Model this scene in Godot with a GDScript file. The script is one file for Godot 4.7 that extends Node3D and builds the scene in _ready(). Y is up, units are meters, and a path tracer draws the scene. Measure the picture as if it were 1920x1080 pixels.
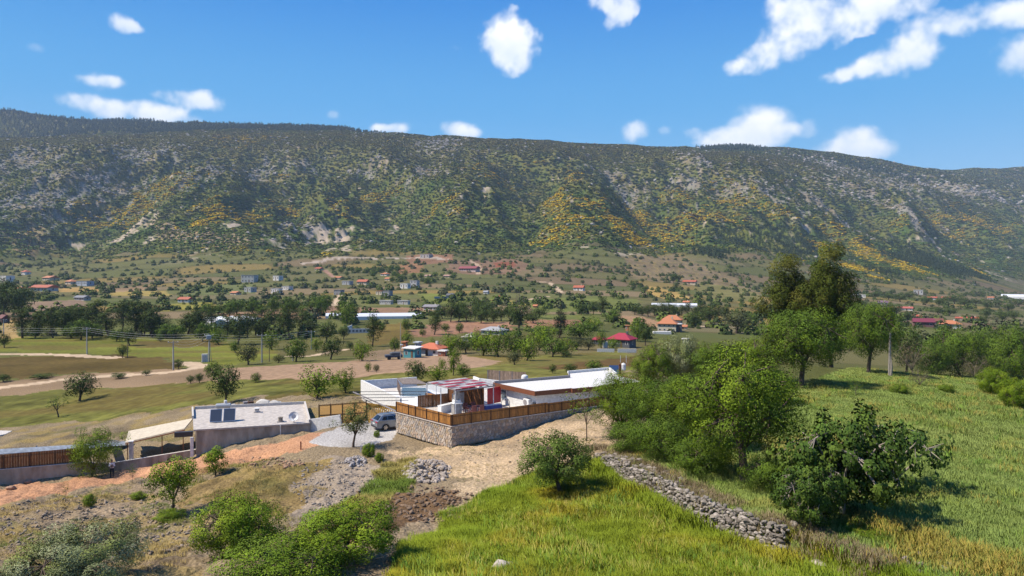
extends Node3D
# A valley seen from a drone: a walled villa and a flat roofed house on a slope, fields, a village, a long mountain.
# Units are metres, y is up, the camera looks along -z from the origin; heights are metres relative to the lens.

const FOCAL := 1280.0          # focal length of the lens in photograph pixels (1920 wide)
const PITCH_PX := 20.0         # the horizon lies 20 px above the middle row
const SUN_TO := Vector3(-0.74, 0.95, 0.10)

var rng := RandomNumberGenerator.new()
var used := {}

# ------------------------------------------------------------------ mesh helper
class MB:
	var v := PackedVector3Array()
	var n := PackedVector3Array()
	var c := PackedColorArray()
	var uv := PackedVector2Array()
	var ix := PackedInt32Array()
	var col := Color(1, 1, 1)

	func tri(a: Vector3, b: Vector3, d: Vector3) -> void:
		var m := (d - a).cross(b - a).normalized()
		var k := v.size()
		v.append(a); v.append(b); v.append(d)
		for i in 3:
			n.append(m); c.append(col); uv.append(Vector2.ZERO)
		ix.append(k); ix.append(k + 1); ix.append(k + 2)

	func quad(a: Vector3, b: Vector3, d: Vector3, e: Vector3, s := Vector2.ONE) -> void:
		var m := (d - a).cross(b - a).normalized()
		var k := v.size()
		v.append(a); v.append(b); v.append(d); v.append(e)
		for i in 4:
			n.append(m); c.append(col)
		uv.append(Vector2(0, 0)); uv.append(Vector2(0, s.y)); uv.append(s); uv.append(Vector2(s.x, 0))
		ix.append(k); ix.append(k + 1); ix.append(k + 2)
		ix.append(k); ix.append(k + 2); ix.append(k + 3)

	func face(a: Vector3, b: Vector3, d: Vector3, e: Vector3, away: Vector3) -> void:
		var m := (d - a).cross(b - a)
		if m.dot((a + b + d + e) / 4.0 - away) < 0.0:
			quad(a, e, d, b)
		else:
			quad(a, b, d, e)

	func face3(a: Vector3, b: Vector3, d: Vector3, away: Vector3) -> void:
		if (d - a).cross(b - a).dot((a + b + d) / 3.0 - away) < 0.0:
			tri(a, d, b)
		else:
			tri(a, b, d)

	# a box from eight corners: bottom ring then top ring
	func hexa(p: Array) -> void:
		var m := Vector3.ZERO
		for q in p:
			m += q
		m /= 8.0
		face(p[0], p[1], p[2], p[3], m); face(p[4], p[5], p[6], p[7], m)
		for i in 4:
			var j := (i + 1) % 4
			face(p[i], p[j], p[4 + j], p[4 + i], m)

	func box(at: Vector3, size: Vector3, b := Basis.IDENTITY) -> void:
		var p := []
		for y in [-0.5, 0.5]:
			for s in [[-0.5, -0.5], [0.5, -0.5], [0.5, 0.5], [-0.5, 0.5]]:
				p.append(at + b * Vector3(s[0] * size.x, y * size.y, s[1] * size.z))
		hexa(p)

	# a box with chamfered upright and top edges
	func soft_box(at: Vector3, size: Vector3, r: float, b := Basis.IDENTITY) -> void:
		var rings := []
		for lv in [[-0.5, r], [-0.5, 0.0], [0.5, 0.0], [0.5, r]]:
			var ring := []
			var y: float = lv[0] * size.y
			if lv[1] == 0.0:
				y += r if lv[0] < 0.0 else -r
			var inset: float = lv[1]
			var hx: float = size.x / 2 - inset
			var hz: float = size.z / 2 - inset
			for q in [[-hx + r, -hz], [hx - r, -hz], [hx, -hz + r], [hx, hz - r], [hx - r, hz], [-hx + r, hz], [-hx, hz - r], [-hx, -hz + r]]:
				ring.append(at + b * Vector3(q[0], y, q[1]))
			rings.append(ring)
		for k in 3:
			for i in 8:
				var j := (i + 1) % 8
				face(rings[k][i], rings[k][j], rings[k + 1][j], rings[k + 1][i], at)
		for k in [0, 3]:
			for i in range(1, 7):
				face3(rings[k][0], rings[k][i], rings[k][i + 1], at)

	# an upright prism over a plan polygon
	func prism(plan: PackedVector2Array, y0: float, y1: float) -> void:
		var mid := Vector2.ZERO
		for q in plan:
			mid += q / plan.size()
		var t := Geometry2D.triangulate_polygon(plan)
		for i in range(0, t.size(), 3):
			for y in [y0, y1]:
				var a := Vector3(plan[t[i]].x, y, plan[t[i]].y)
				var b := Vector3(plan[t[i + 1]].x, y, plan[t[i + 1]].y)
				var d := Vector3(plan[t[i + 2]].x, y, plan[t[i + 2]].y)
				face3(a, b, d, Vector3(a.x, (y0 + y1) / 2, a.z))
		var turn := 1.0 if Geometry2D.is_polygon_clockwise(plan) else -1.0
		for i in plan.size():
			var p := plan[i]
			var q := plan[(i + 1) % plan.size()]
			var o := Vector2(-(q - p).y, (q - p).x) * turn
			var away := Vector3((p.x + q.x) / 2 - o.x, (y0 + y1) / 2, (p.y + q.y) / 2 - o.y)
			var away2 := Vector3((p.x + q.x) / 2 + o.x, (y0 + y1) / 2, (p.y + q.y) / 2 + o.y)
			var test := (Vector2((p.x + q.x) / 2, (p.y + q.y) / 2) + o.normalized() * 0.01)
			var inward := Geometry2D.is_point_in_polygon(test, plan)
			face(Vector3(p.x, y0, p.y), Vector3(q.x, y0, q.y), Vector3(q.x, y1, q.y), Vector3(p.x, y1, p.y), away2 if inward else away)

	func tube(pts: Array, radii: Array, sides := 6, caps := true) -> void:
		var rings := []
		var up := Vector3(0.31, 0.17, 0.93)
		for i in pts.size():
			var p: Vector3 = pts[i]
			var t: Vector3 = (pts[mini(i + 1, pts.size() - 1)] - pts[maxi(i - 1, 0)]).normalized()
			if absf(t.dot(up)) > 0.95:
				up = Vector3(0.9, 0.1, -0.4)
			var x := t.cross(up).normalized()
			var y := t.cross(x).normalized()
			var k := v.size()
			rings.append(k)
			for s in sides:
				var a := TAU * s / sides
				var o := x * cos(a) + y * sin(a)
				v.append(p + o * radii[i]); n.append(o); c.append(col); uv.append(Vector2(float(s) / sides, i))
		for i in pts.size() - 1:
			for s in sides:
				var a: int = rings[i] + s
				var b: int = rings[i] + (s + 1) % sides
				var d: int = rings[i + 1] + s
				var e: int = rings[i + 1] + (s + 1) % sides
				ix.append_array(PackedInt32Array([a, d, b, b, d, e]))
		if caps:
			for w in [0, pts.size() - 1]:
				for s in range(1, sides - 1):
					face3(v[rings[w]], v[rings[w] + s], v[rings[w] + s + 1], pts[pts.size() - 1 - w])

	# a body turned about an upright axis: profile of (radius, height)
	func lathe(at: Vector3, prof: Array, sides := 12, b := Basis.IDENTITY) -> void:
		for i in prof.size() - 1:
			for s in sides:
				var a0 := TAU * s / sides
				var a1 := TAU * (s + 1) / sides
				var q := []
				for w in [[i, a0], [i, a1], [i + 1, a1], [i + 1, a0]]:
					var pr: Vector2 = prof[w[0]]
					q.append(at + b * Vector3(pr.x * cos(w[1]), pr.y, pr.x * sin(w[1])))
				var dr: Vector2 = prof[i + 1] - prof[i]
				var am := (a0 + a1) / 2
				var out := b * Vector3(cos(am) * dr.y, -dr.x, sin(am) * dr.y)
				var mid: Vector3 = (q[0] + q[1] + q[2] + q[3]) / 4.0
				face(q[0], q[1], q[2], q[3], mid - out)

	func mesh(m: Material) -> ArrayMesh:
		var a := []
		a.resize(Mesh.ARRAY_MAX)
		a[Mesh.ARRAY_VERTEX] = v; a[Mesh.ARRAY_NORMAL] = n; a[Mesh.ARRAY_COLOR] = c
		a[Mesh.ARRAY_TEX_UV] = uv; a[Mesh.ARRAY_INDEX] = ix
		var r := ArrayMesh.new()
		r.add_surface_from_arrays(Mesh.PRIMITIVE_TRIANGLES, a)
		r.surface_set_material(0, m)
		return r

# ------------------------------------------------------------------ naming
func numbered(called: String) -> String:
	var k: int = used.get(called, 0)
	used[called] = k + 1
	return called if k == 0 else "%s_%03d" % [called, k]

func tag(o: Node3D, label: String, category := "", group := "", kind := "") -> Node3D:
	if label: o.set_meta("label", label)
	if category: o.set_meta("category", category)
	if group: o.set_meta("group", group)
	if kind: o.set_meta("kind", kind)
	return o

func thing(called: String, label: String, category: String, at := Vector3.ZERO, turn := 0.0, group := "") -> Node3D:
	var o := Node3D.new()
	o.name = numbered(called)
	add_child(o, true)
	o.position = at
	o.rotation.y = turn
	tag(o, label, category, group)
	return o

func part(called: String, me: Mesh, parent: Node3D, at := Vector3.ZERO) -> MeshInstance3D:
	var o := MeshInstance3D.new()
	var k := 0
	for ch in parent.get_children():
		if String(ch.name) == called or String(ch.name).begins_with(called + "_0"):
			k += 1
	o.name = called if k == 0 else "%s_%03d" % [called, k]
	o.mesh = me
	o.position = at
	parent.add_child(o, true)
	return o

func quick_part(called: String, count: int, me: Mesh, parent: Node3D) -> MeshInstance3D:
	var o := MeshInstance3D.new()
	o.name = called if count == 0 else "%s_%03d" % [called, count]
	o.mesh = me
	parent.add_child(o, true)
	return o

func solo(called: String, me: Mesh, label: String, category: String, at := Vector3.ZERO, group := "", kind := "") -> MeshInstance3D:
	var o := MeshInstance3D.new()
	o.name = numbered(called)
	o.mesh = me
	o.position = at
	add_child(o, true)
	tag(o, label, category, group, kind)
	return o

# ------------------------------------------------------------------ materials
func mat(c: Color, rough := 0.8, metal := 0.0, vc := false) -> StandardMaterial3D:
	var m := StandardMaterial3D.new()
	m.albedo_color = c.linear_to_srgb()
	m.roughness = rough
	m.metallic = metal
	m.vertex_color_use_as_albedo = vc
	return m

func noise_tex(freq: float, lo: Color, hi: Color, size := 512, oct := 5, seed_ := 1, cell := false) -> NoiseTexture2D:
	var f := FastNoiseLite.new()
	f.seed = seed_
	f.frequency = freq
	f.fractal_octaves = oct
	if cell:
		f.noise_type = FastNoiseLite.TYPE_CELLULAR
	var t := NoiseTexture2D.new()
	t.width = size; t.height = size
	t.seamless = true
	t.noise = f
	var g := Gradient.new()
	g.set_color(0, lo); g.set_color(1, hi)
	t.color_ramp = g
	return t

func normal_tex(freq: float, strength: float, size := 512, seed_ := 3) -> NoiseTexture2D:
	var f := FastNoiseLite.new()
	f.seed = seed_
	f.frequency = freq
	f.fractal_octaves = 5
	var t := NoiseTexture2D.new()
	t.width = size; t.height = size
	t.seamless = true
	t.as_normal_map = true
	t.bump_strength = strength
	t.noise = f
	return t

# a mottled, world-mapped material: base colour with stains, and fine relief
var tex_mottle: Texture2D
var tex_stain: Texture2D
var tex_bump: Texture2D
func rough_mat(c: Color, rough := 0.85, scale := 0.4, stain := false, vc := false, relief := 0.6) -> StandardMaterial3D:
	var m := mat(c, rough, 0.0, vc)
	m.albedo_texture = tex_stain if stain else tex_mottle
	m.normal_enabled = true
	m.normal_texture = tex_bump
	m.normal_scale = relief
	m.uv1_triplanar = true
	m.uv1_world_triplanar = true
	m.uv1_scale = Vector3.ONE * scale if not stain else Vector3(scale, scale * 0.3, scale)
	return m

# ------------------------------------------------------------------ lens and ground
func ray(u: float, v: float) -> Vector3:
	var a := atan(PITCH_PX / FOCAL)
	var x := (u - 960.0) / FOCAL
	var y := (540.0 - v) / FOCAL
	var d := Vector3(x, y * cos(a) - sin(a), -(cos(a) + y * sin(a)))
	return d / -d.z

func at(u: float, v: float, d: float) -> Vector3:
	return ray(u, v) * d

func on_y(u: float, v: float, y: float) -> Vector3:
	var r := ray(u, v)
	return r * (y / r.y)

# control heights, in metres below or above the lens, per column of view and distance
const DIST := [8.0, 20.0, 28.0, 36.0, 45.0, 55.0, 65.0, 75.0, 88.0, 105.0, 130.0, 160.0, 200.0, 260.0, 350.0, 500.0, 700.0, 900.0, 1100.0, 1350.0, 1650.0, 2000.0, 2400.0, 2800.0, 3300.0, 4000.0, 6000.0]
const COLS := [0.0, 240.0, 480.0, 960.0, 1440.0, 1920.0]
const RISE := {
	0: [-11.0, -12.0, -13.1, -15.0, -16.9, -18.3, -20.0, -20.8, -22.0, -23.3, -24.0, -24.0, -24.0, -24.0, -22.0, -20.0, -15.0, -8.0, 15.0, 80.0, 190.0, 345.0, 483.0, 555.0, 800.0, 740.0, 300.0],
	1: [-10.8, -11.6, -12.5, -14.6, -16.6, -18.2, -19.4, -20.2, -20.4, -20.9, -21.7, -22.4, -23.4, -24.3, -22.0, -19.8, -14.0, -4.0, 24.0, 86.0, 188.0, 335.0, 488.0, 590.0, 735.0, 690.0, 300.0],
	2: [-10.5, -11.3, -12.0, -14.0, -15.2, -16.1, -16.9, -17.3, -16.6, -17.6, -19.0, -20.6, -22.6, -24.4, -21.9, -19.5, -13.0, 2.0, 34.0, 92.0, 185.0, 325.0, 490.0, 605.0, 718.0, 650.0, 300.0],
	3: [-10.5, -11.3, -11.9, -12.7, -13.3, -14.2, -14.7, -14.7, -14.6, -15.0, -16.9, -19.4, -21.4, -22.0, -20.6, -16.8, -10.0, 12.0, 48.0, 105.0, 195.0, 325.0, 465.0, 556.0, 590.0, 560.0, 300.0],
	4: [-10.0, -10.4, -11.3, -11.6, -11.4, -11.4, -11.6, -11.9, -11.9, -13.5, -17.0, -20.5, -23.5, -25.8, -27.0, -25.5, -20.0, -11.0, 18.0, 75.0, 160.0, 280.0, 405.0, 500.0, 612.0, 560.0, 300.0],
	5: [-10.0, -10.8, -11.4, -11.5, -11.6, -11.6, -11.7, -12.3, -14.0, -17.0, -21.0, -24.0, -27.0, -29.5, -32.0, -35.5, -38.0, -39.0, -39.0, -36.0, -20.0, 35.0, 150.0, 280.0, 430.0, 630.0, 300.0],
}
const ND := 420
const NU := 97
var dense := PackedFloat32Array()
var log_lo := log(8.0)
var log_span := log(6000.0 / 8.0)

func hermite(xs: Array, ys: Array, x: float) -> float:
	var k := xs.size() - 2
	for i in xs.size() - 1:
		if x < xs[i + 1]:
			k = i
			break
	x = clampf(x, xs[0], xs[-1])
	var h: float = xs[k + 1] - xs[k]
	var t: float = (x - xs[k]) / h
	var s: float = (ys[k + 1] - ys[k]) / h
	var m0 := s
	var m1 := s
	if k > 0:
		var s0: float = (ys[k] - ys[k - 1]) / (xs[k] - xs[k - 1])
		m0 = 2.0 * s * s0 / (s + s0) if s * s0 > 0.0 else 0.0
	if k < xs.size() - 2:
		var s1: float = (ys[k + 2] - ys[k + 1]) / (xs[k + 2] - xs[k + 1])
		m1 = 2.0 * s * s1 / (s + s1) if s * s1 > 0.0 else 0.0
	var t2: float = t * t
	var t3: float = t2 * t
	return (2 * t3 - 3 * t2 + 1) * ys[k] + (t3 - 2 * t2 + t) * h * m0 + (-2 * t3 + 3 * t2) * ys[k + 1] + (t3 - t2) * h * m1

func lay_heights() -> void:
	var logs := []
	for d in DIST:
		logs.append(log(d))
	dense.resize((ND + 1) * NU)
	for i in ND + 1:
		var ys := []
		for k in COLS.size():
			ys.append(hermite(logs, RISE[k], log_lo + log_span * i / ND))
		for j in NU:
			dense[i * NU + j] = hermite(COLS, ys, j * 20.0)

var n_ridge := FastNoiseLite.new()
var n_fine := FastNoiseLite.new()
var n_bump := FastNoiseLite.new()
var n_patch := FastNoiseLite.new()
var n_cell := FastNoiseLite.new()
var n_edge := FastNoiseLite.new()
var wall_line := PackedVector2Array()     # foot of the old dry stone wall
var gullies := []                         # [line, bounds, depth, width]; a negative depth is a spur
var yards := []                           # [plan, height]: ground dug out below buildings
func setup_noise() -> void:
	for q in [[n_ridge, 11, 0.0015, 3], [n_fine, 5, 0.012, 4], [n_bump, 7, 0.35, 3], [n_patch, 9, 0.05, 4]]:
		q[0].seed = q[1]; q[0].frequency = q[2]; q[0].fractal_octaves = q[3]
	n_ridge.fractal_type = FastNoiseLite.FRACTAL_RIDGED
	n_cell.noise_type = FastNoiseLite.TYPE_CELLULAR
	n_cell.cellular_return_type = FastNoiseLite.RETURN_CELL_VALUE
	n_cell.frequency = 0.014
	n_cell.fractal_type = FastNoiseLite.FRACTAL_NONE
	n_cell.seed = 21
	n_edge.noise_type = FastNoiseLite.TYPE_CELLULAR
	n_edge.cellular_return_type = FastNoiseLite.RETURN_DISTANCE2_SUB
	n_edge.frequency = 0.014
	n_edge.fractal_type = FastNoiseLite.FRACTAL_NONE
	n_edge.seed = 21

func wall_side(p: Vector2) -> float:      # signed distance to the dry stone wall, positive on the upper meadow
	var best := 1e9
	var s := 1.0
	for i in wall_line.size() - 1:
		var a := wall_line[i]
		var b := wall_line[i + 1]
		var q := Geometry2D.get_closest_point_to_segment(p, a, b)
		var l := p.distance_to(q)
		if l < best:
			best = l
			s = signf((b - a).cross(p - a))
	return -best * s

func height(x: float, z: float) -> float:
	var r := sqrt(x * x + z * z)
	var a := clampf(atan2(x, -z), -0.72, 0.72)
	var d := maxf(r * cos(a), 8.0)
	var fu := clampf((960.0 + FOCAL * tan(a)) / 20.0, 0.0, NU - 1.001)
	var fd := clampf((log(d) - log_lo) / log_span * ND, 0.0, ND - 0.001)
	var i := int(fd)
	var j := int(fu)
	fd -= i
	fu -= j
	var k := i * NU + j
	var h := lerpf(lerpf(dense[k], dense[k + 1], fu), lerpf(dense[k + NU], dense[k + NU + 1], fu), fd)
	if d < 130.0:
		h += n_bump.get_noise_2d(x, z) * (0.2 + 0.25 * smoothstep(2.0, -12.0, x)) * smoothstep(130.0, 60.0, d) + n_patch.get_noise_2d(x, z) * 0.35
		if d < 75.0 and x > -40.0:
			var s := wall_side(Vector2(x, z))
			var deep := lerpf(0.4, 1.0, smoothstep(50.0, 36.0, d))
			h -= deep * smoothstep(0.25, -0.25, s) * exp(minf(s, 0.0) / 9.0)
		var pad := Vector2(x + 15.0, z + 66.0).length()
		if pad < 9.0:
			h = lerpf(h, -15.5, smoothstep(9.0, 5.0, pad))
		for y in yards:
			if y[2].has_point(Vector2(x, z)) and Geometry2D.is_point_in_polygon(Vector2(x, z), y[0]):
				h = minf(h, y[1])
	elif h > -30.0 and d > 700.0:
		var up := smoothstep(-5.0, 140.0, h) * (1.0 - 0.8 * smoothstep(330.0, 470.0, h))
		var w := n_fine.get_noise_2d(x * 0.35, z * 0.35) * 60.0
		h += up * (n_ridge.get_noise_2d(x * 1.25 + w + h * 0.35, z * 0.5) * 52.0 - 14.0)
		h += up * n_fine.get_noise_2d(x, z) * 9.0
		for g in gullies:
			if not g[1].has_point(Vector2(x, z)): continue
			var near := 1e9
			for w2 in g[0].size() - 1:
				near = minf(near, Vector2(x, z).distance_to(Geometry2D.get_closest_point_to_segment(Vector2(x, z), g[0][w2], g[0][w2 + 1])))
			near += n_fine.get_noise_2d(x * 1.5 + 50.0, z * 1.5) * 45.0
			h -= g[2] * up * exp(-near * near / (g[3] * g[3]))
	elif d > 300.0:
		h += n_fine.get_noise_2d(x * 0.5, z * 0.5) * 1.5
	return h

func on_ground(p: Vector3) -> Vector3:
	return Vector3(p.x, height(p.x, p.z), p.z)

func ground(u: float, v: float) -> Vector3:
	var r := ray(u, v)
	var d := 15.0
	var last := d
	while d < 5200.0:
		if r.y * d < height(r.x * d, -d):
			break
		last = d
		d *= 1.012
	for k in 12:
		var m := (last + d) / 2
		if r.y * m < height(r.x * m, -m):
			d = m
		else:
			last = m
	return on_ground(r * d)

func plan(px: Array) -> PackedVector2Array:
	var a := PackedVector2Array()
	for q in px:
		var p := ground(q[0], q[1])
		a.append(Vector2(p.x, p.z))
	return a

func bounds(a: PackedVector2Array) -> Rect2:
	var r := Rect2(a[0], Vector2.ZERO)
	for q in a:
		r = r.expand(q)
	return r

# ------------------------------------------------------------------ what covers the ground
enum {EARTH, TRACK, PAD, LOWER, MEADOW, PLOUGH, CROP, ROAD, HILL}
var patches := []
var spots := {"rock": [], "broom": [], "pine": [], "bare": []}

func patch(px: Array, c: Color, zone: int, ragged := 0.5, vary := 0.18) -> void:
	var a := plan(px)
	patches.append([a, bounds(a).grow(ragged * 2.0), c, zone, ragged, vary])

func strip(px: Array, width: float, c: Color, zone: int, ragged := 0.4) -> void:
	var line := plan(px)
	for a in Geometry2D.offset_polyline(line, width / 2.0, Geometry2D.JOIN_ROUND, Geometry2D.END_ROUND):
		if not Geometry2D.is_polygon_clockwise(a):
			patches.append([a, bounds(a).grow(ragged * 2.0), c, zone, ragged, 0.12])

func spot(kind: String, u: float, v: float, ru: float, rv: float, w := 1.0) -> void:
	var p := ground(u, v)
	var f := ground(u, v - rv)
	var g := ground(u, v + rv)
	spots[kind].append([p.x, p.z, ru * -p.z / FOCAL, clampf((g.z - f.z) / 2.0, 15.0, 160.0), w])

func spot_at(kind: String, x: float, z: float) -> float:
	var s := 0.0
	for q in spots[kind]:
		var a: float = (x - q[0]) / q[2]
		if absf(a) > 1.8: continue
		var b: float = (z - q[1]) / q[3]
		if absf(b) > 1.8: continue
		s = maxf(s, q[4] * exp(-(a * a + b * b) * 1.1))
	return s

func lay_gullies() -> void:
	var all := [[[[300, 300], [245, 370], [185, 425], [100, 478]], 46.0, 120.0], [[[610, 300], [690, 345], [760, 400], [800, 462]], 34.0, 100.0], [[[1010, 320], [975, 400], [1000, 470]], 36.0, 90.0], [[[1180, 330], [1220, 400], [1236, 465]], 44.0, 100.0], [[[480, 300], [560, 380], [590, 450]], 26.0, 80.0], [[[1330, 330], [1400, 400], [1530, 470]], 30.0, 100.0], [[[1620, 390], [1600, 440], [1660, 500]], 30.0, 110.0], [[[1760, 380], [1790, 450], [1850, 520]], 30.0, 130.0],
		[[[330, 330], [300, 390], [230, 450]], -30.0, 110.0], [[[1090, 370], [1120, 420], [1150, 470]], -28.0, 110.0], [[[880, 330], [900, 400], [910, 460]], -24.0, 100.0], [[[1690, 372], [1706, 405]], -30.0, 45.0], [[[140, 300], [200, 310], [140, 345]], -26.0, 60.0]]
	var made := []
	for g in all:
		var line := plan(g[0])
		made.append([line, bounds(line).grow(g[2] * 2.2), g[1] * 1.45, g[2]])
	gullies = made

func lay_patches() -> void:
	# the hillside in front
	var ln := plan([[1085, 842], [1135, 856], [1190, 882], [1300, 934], [1400, 975], [1480, 1003], [1650, 1062], [1760, 1100], [1960, 1170]])
	wall_line = ln
	patch([[738, 842], [846, 836], [1000, 800], [1090, 780], [1160, 775], [1150, 850], [1060, 872], [960, 893], [880, 905], [760, 868]], Color(0.58, 0.435, 0.275), EARTH, 1.0)
	patch([[850, 905], [960, 893], [960, 930], [900, 950], [760, 1000], [730, 1030], [720, 1005], [800, 960]], Color(0.52, 0.40, 0.26), EARTH, 0.7)
	patch([[560, 950], [690, 920], [800, 925], [880, 925], [850, 955], [780, 985], [720, 1010], [600, 1020]], Color(0.23, 0.145, 0.08), EARTH, 0.8)
	patch([[520, 955], [600, 860], [670, 862], [720, 880], [660, 940], [580, 985]], Color(0.37, 0.305, 0.235), EARTH, 0.9)
	patch([[600, 975], [690, 915], [745, 862], [778, 860], [784, 905], [730, 935], [655, 968]], Color(0.24, 0.22, 0.085), EARTH, 1.0, 0.3)
	patch([[-300, 1500], [-60, 950], [80, 932], [230, 907], [340, 930], [430, 880], [560, 860], [600, 900], [500, 960], [420, 1000], [350, 1100], [300, 1500]], Color(0.325, 0.25, 0.165), EARTH, 1.0, 0.3)
	patch([[360, 900], [480, 880], [600, 862], [540, 960], [420, 985], [350, 960]], Color(0.31, 0.225, 0.10), EARTH, 1.0, 0.3)
	patch([[-120, 925], [0, 917], [60, 905], [160, 893], [215, 888], [290, 871], [367, 860], [440, 845], [530, 826], [590, 812], [640, 806], [660, 836], [600, 834], [560, 847], [510, 857], [430, 874], [370, 890], [280, 895], [230, 907], [150, 917], [80, 932], [0, 948], [-120, 965]], Color(0.58, 0.32, 0.185), TRACK, 0.35)
	patch([[578, 829], [606, 812], [640, 800], [700, 792], [748, 797], [742, 812], [735, 824], [690, 838], [640, 838], [600, 836]], Color(0.53, 0.515, 0.50), PAD, 0.15)
	patch([[735, 1500], [742, 1085], [752, 1020], [830, 968], [890, 935], [960, 905], [1010, 885], [1090, 858], [1135, 856], [1190, 882], [1300, 934], [1480, 1003], [1650, 1062], [1760, 1100], [1960, 1170], [1960, 1500]], Color(0.16, 0.21, 0.02), LOWER, 0.35)
	patch([[1140, 850], [1195, 878], [1300, 930], [1480, 999], [1650, 1058], [1760, 1095], [1960, 1165], [2500, 1300], [2500, 760], [2000, 715], [1720, 700], [1540, 712], [1490, 735], [1200, 800]], Color(0.185, 0.25, 0.065), MEADOW, 0.5)
	patch([[1500, 735], [1545, 706], [1640, 698], [1690, 700], [1650, 708], [1580, 716], [1530, 738]], Color(0.23, 0.16, 0.06), EARTH, 0.5)
	# the fields behind
	patch([[-300, 790], [0, 800], [150, 790], [330, 765], [420, 755], [600, 752], [680, 740], [700, 790], [590, 795], [240, 830], [0, 850], [-300, 870]], Color(0.29, 0.23, 0.145), EARTH, 1.0, 0.25)
	patch([[-300, 760], [0, 745], [120, 730], [420, 713], [690, 690], [700, 735], [690, 742], [400, 758], [330, 767], [150, 790], [0, 800], [-300, 820]], Color(0.135, 0.135, 0.032), CROP, 1.5, 0.3)
	patch([[-300, 735], [0, 715], [150, 701], [330, 691], [450, 690], [450, 713], [300, 722], [120, 730], [0, 744], [-300, 765]], Color(0.33, 0.235, 0.145), EARTH, 1.2)
	patch([[-300, 680], [0, 670], [215, 665], [310, 668], [345, 690], [150, 700], [0, 713], [-300, 730]], Color(0.105, 0.075, 0.022), CROP, 1.5, 0.3)
	patch([[-300, 640], [0, 633], [200, 631], [330, 638], [400, 640], [520, 655], [520, 672], [430, 686], [385, 681], [330, 672], [215, 665], [0, 660], [-300, 665]], Color(0.165, 0.175, 0.03), CROP, 1.5, 0.25)
	patch([[250, 640], [400, 636], [420, 650], [260, 652]], Color(0.13, 0.10, 0.03), CROP, 1.5, 0.2)
	patch([[440, 690], [650, 678], [800, 668], [870, 665], [945, 678], [905, 688], [700, 705], [590, 712], [445, 712]], Color(0.35, 0.235, 0.15), PLOUGH, 1.0, 0.1)
	patch([[690, 704], [905, 689], [960, 680], [1000, 668], [1180, 655], [1200, 690], [1170, 720], [900, 745], [690, 745]], Color(0.165, 0.16, 0.04), CROP, 1.2, 0.25)
	patch([[1010, 690], [1100, 678], [1190, 668], [1195, 685], [1100, 694]], Color(0.135, 0.085, 0.03), CROP, 1.2, 0.2)
	patch([[0, 600], [30, 600], [34, 634], [0, 636]], Color(0.36, 0.25, 0.10), CROP, 1.0)
	patch([[50, 566], [160, 562], [170, 580], [60, 584]], Color(0.25, 0.175, 0.115), PLOUGH, 2.0)
	patch([[110, 540], [190, 538], [190, 546], [110, 548]], Color(0.38, 0.25, 0.09), CROP, 3.0)
	patch([[200, 545], [310, 545], [320, 555], [205, 555]], Color(0.33, 0.25, 0.075), CROP, 3.0)
	patch([[200, 542], [275, 535], [300, 541], [220, 548]], Color(0.33, 0.23, 0.13), EARTH, 3.0)
	patch([[300, 570], [400, 566], [410, 580], [305, 584]], Color(0.26, 0.235, 0.05), CROP, 3.0)
	patch([[330, 538], [470, 530], [480, 550], [340, 556]], Color(0.14, 0.155, 0.055), CROP, 3.0)
	patch([[400, 590], [620, 574], [800, 578], [800, 588], [620, 588], [420, 604]], Color(0.27, 0.165, 0.10), PLOUGH, 3.0)
	patch([[640, 560], [760, 555], [770, 574], [640, 574]], Color(0.145, 0.15, 0.05), CROP, 3.0)
	patch([[690, 612], [760, 604], [775, 620], [745, 640], [690, 650]], Color(0.16, 0.12, 0.035), CROP, 1.5, 0.3)
	patch([[770, 622], [820, 602], [960, 604], [970, 618], [880, 624], [780, 634]], Color(0.31, 0.175, 0.11), PLOUGH, 2.0)
	patch([[980, 602], [1110, 598], [1115, 610], [990, 614]], Color(0.31, 0.17, 0.10), PLOUGH, 2.0)
	patch([[980, 592], [1160, 588], [1160, 597], [980, 600]], Color(0.14, 0.155, 0.04), CROP, 2.0)
	patch([[990, 562], [1120, 555], [1200, 562], [1200, 582], [1000, 588]], Color(0.15, 0.17, 0.045), CROP, 2.0)
	patch([[785, 550], [860, 552], [880, 566], [800, 572]], Color(0.17, 0.19, 0.045), CROP, 2.0)
	patch([[920, 562], [990, 566], [990, 574], [930, 572]], Color(0.36, 0.28, 0.08), CROP, 2.0)
	patch([[680, 660], [770, 652], [770, 668], [660, 678]], Color(0.31, 0.225, 0.14), EARTH, 1.0)
	patch([[1150, 592], [1200, 594], [1250, 604], [1240, 615], [1160, 606]], Color(0.36, 0.225, 0.125), PLOUGH, 1.5)
	patch([[1215, 535], [1260, 545], [1300, 560], [1240, 560], [1210, 548]], Color(0.40, 0.27, 0.085), CROP, 3.0)
	patch([[1170, 480], [1265, 472], [1300, 490], [1400, 530], [1440, 570], [1330, 540], [1240, 530], [1180, 520]], Color(0.25, 0.195, 0.12), EARTH, 5.0, 0.3)
	patch([[1300, 530], [1400, 540], [1440, 565], [1330, 565]], Color(0.185, 0.17, 0.06), CROP, 3.0)
	patch([[850, 490], [960, 484], [1000, 500], [960, 515], [880, 515], [830, 508]], Color(0.26, 0.17, 0.105), EARTH, 4.0)
	patch([[925, 492], [965, 490], [968, 500], [930, 502]], Color(0.30, 0.115, 0.065), EARTH, 2.0)
	patch([[760, 480], [850, 478], [850, 492], [770, 500]], Color(0.33, 0.19, 0.11), EARTH, 3.0)
	patch([[740, 500], [790, 492], [795, 510], [745, 515]], Color(0.34, 0.19, 0.10), EARTH, 2.0)
	patch([[270, 415], [380, 432], [500, 450], [510, 462], [420, 470], [300, 445]], Color(0.27, 0.205, 0.135), EARTH, 8.0, 0.3)
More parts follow.
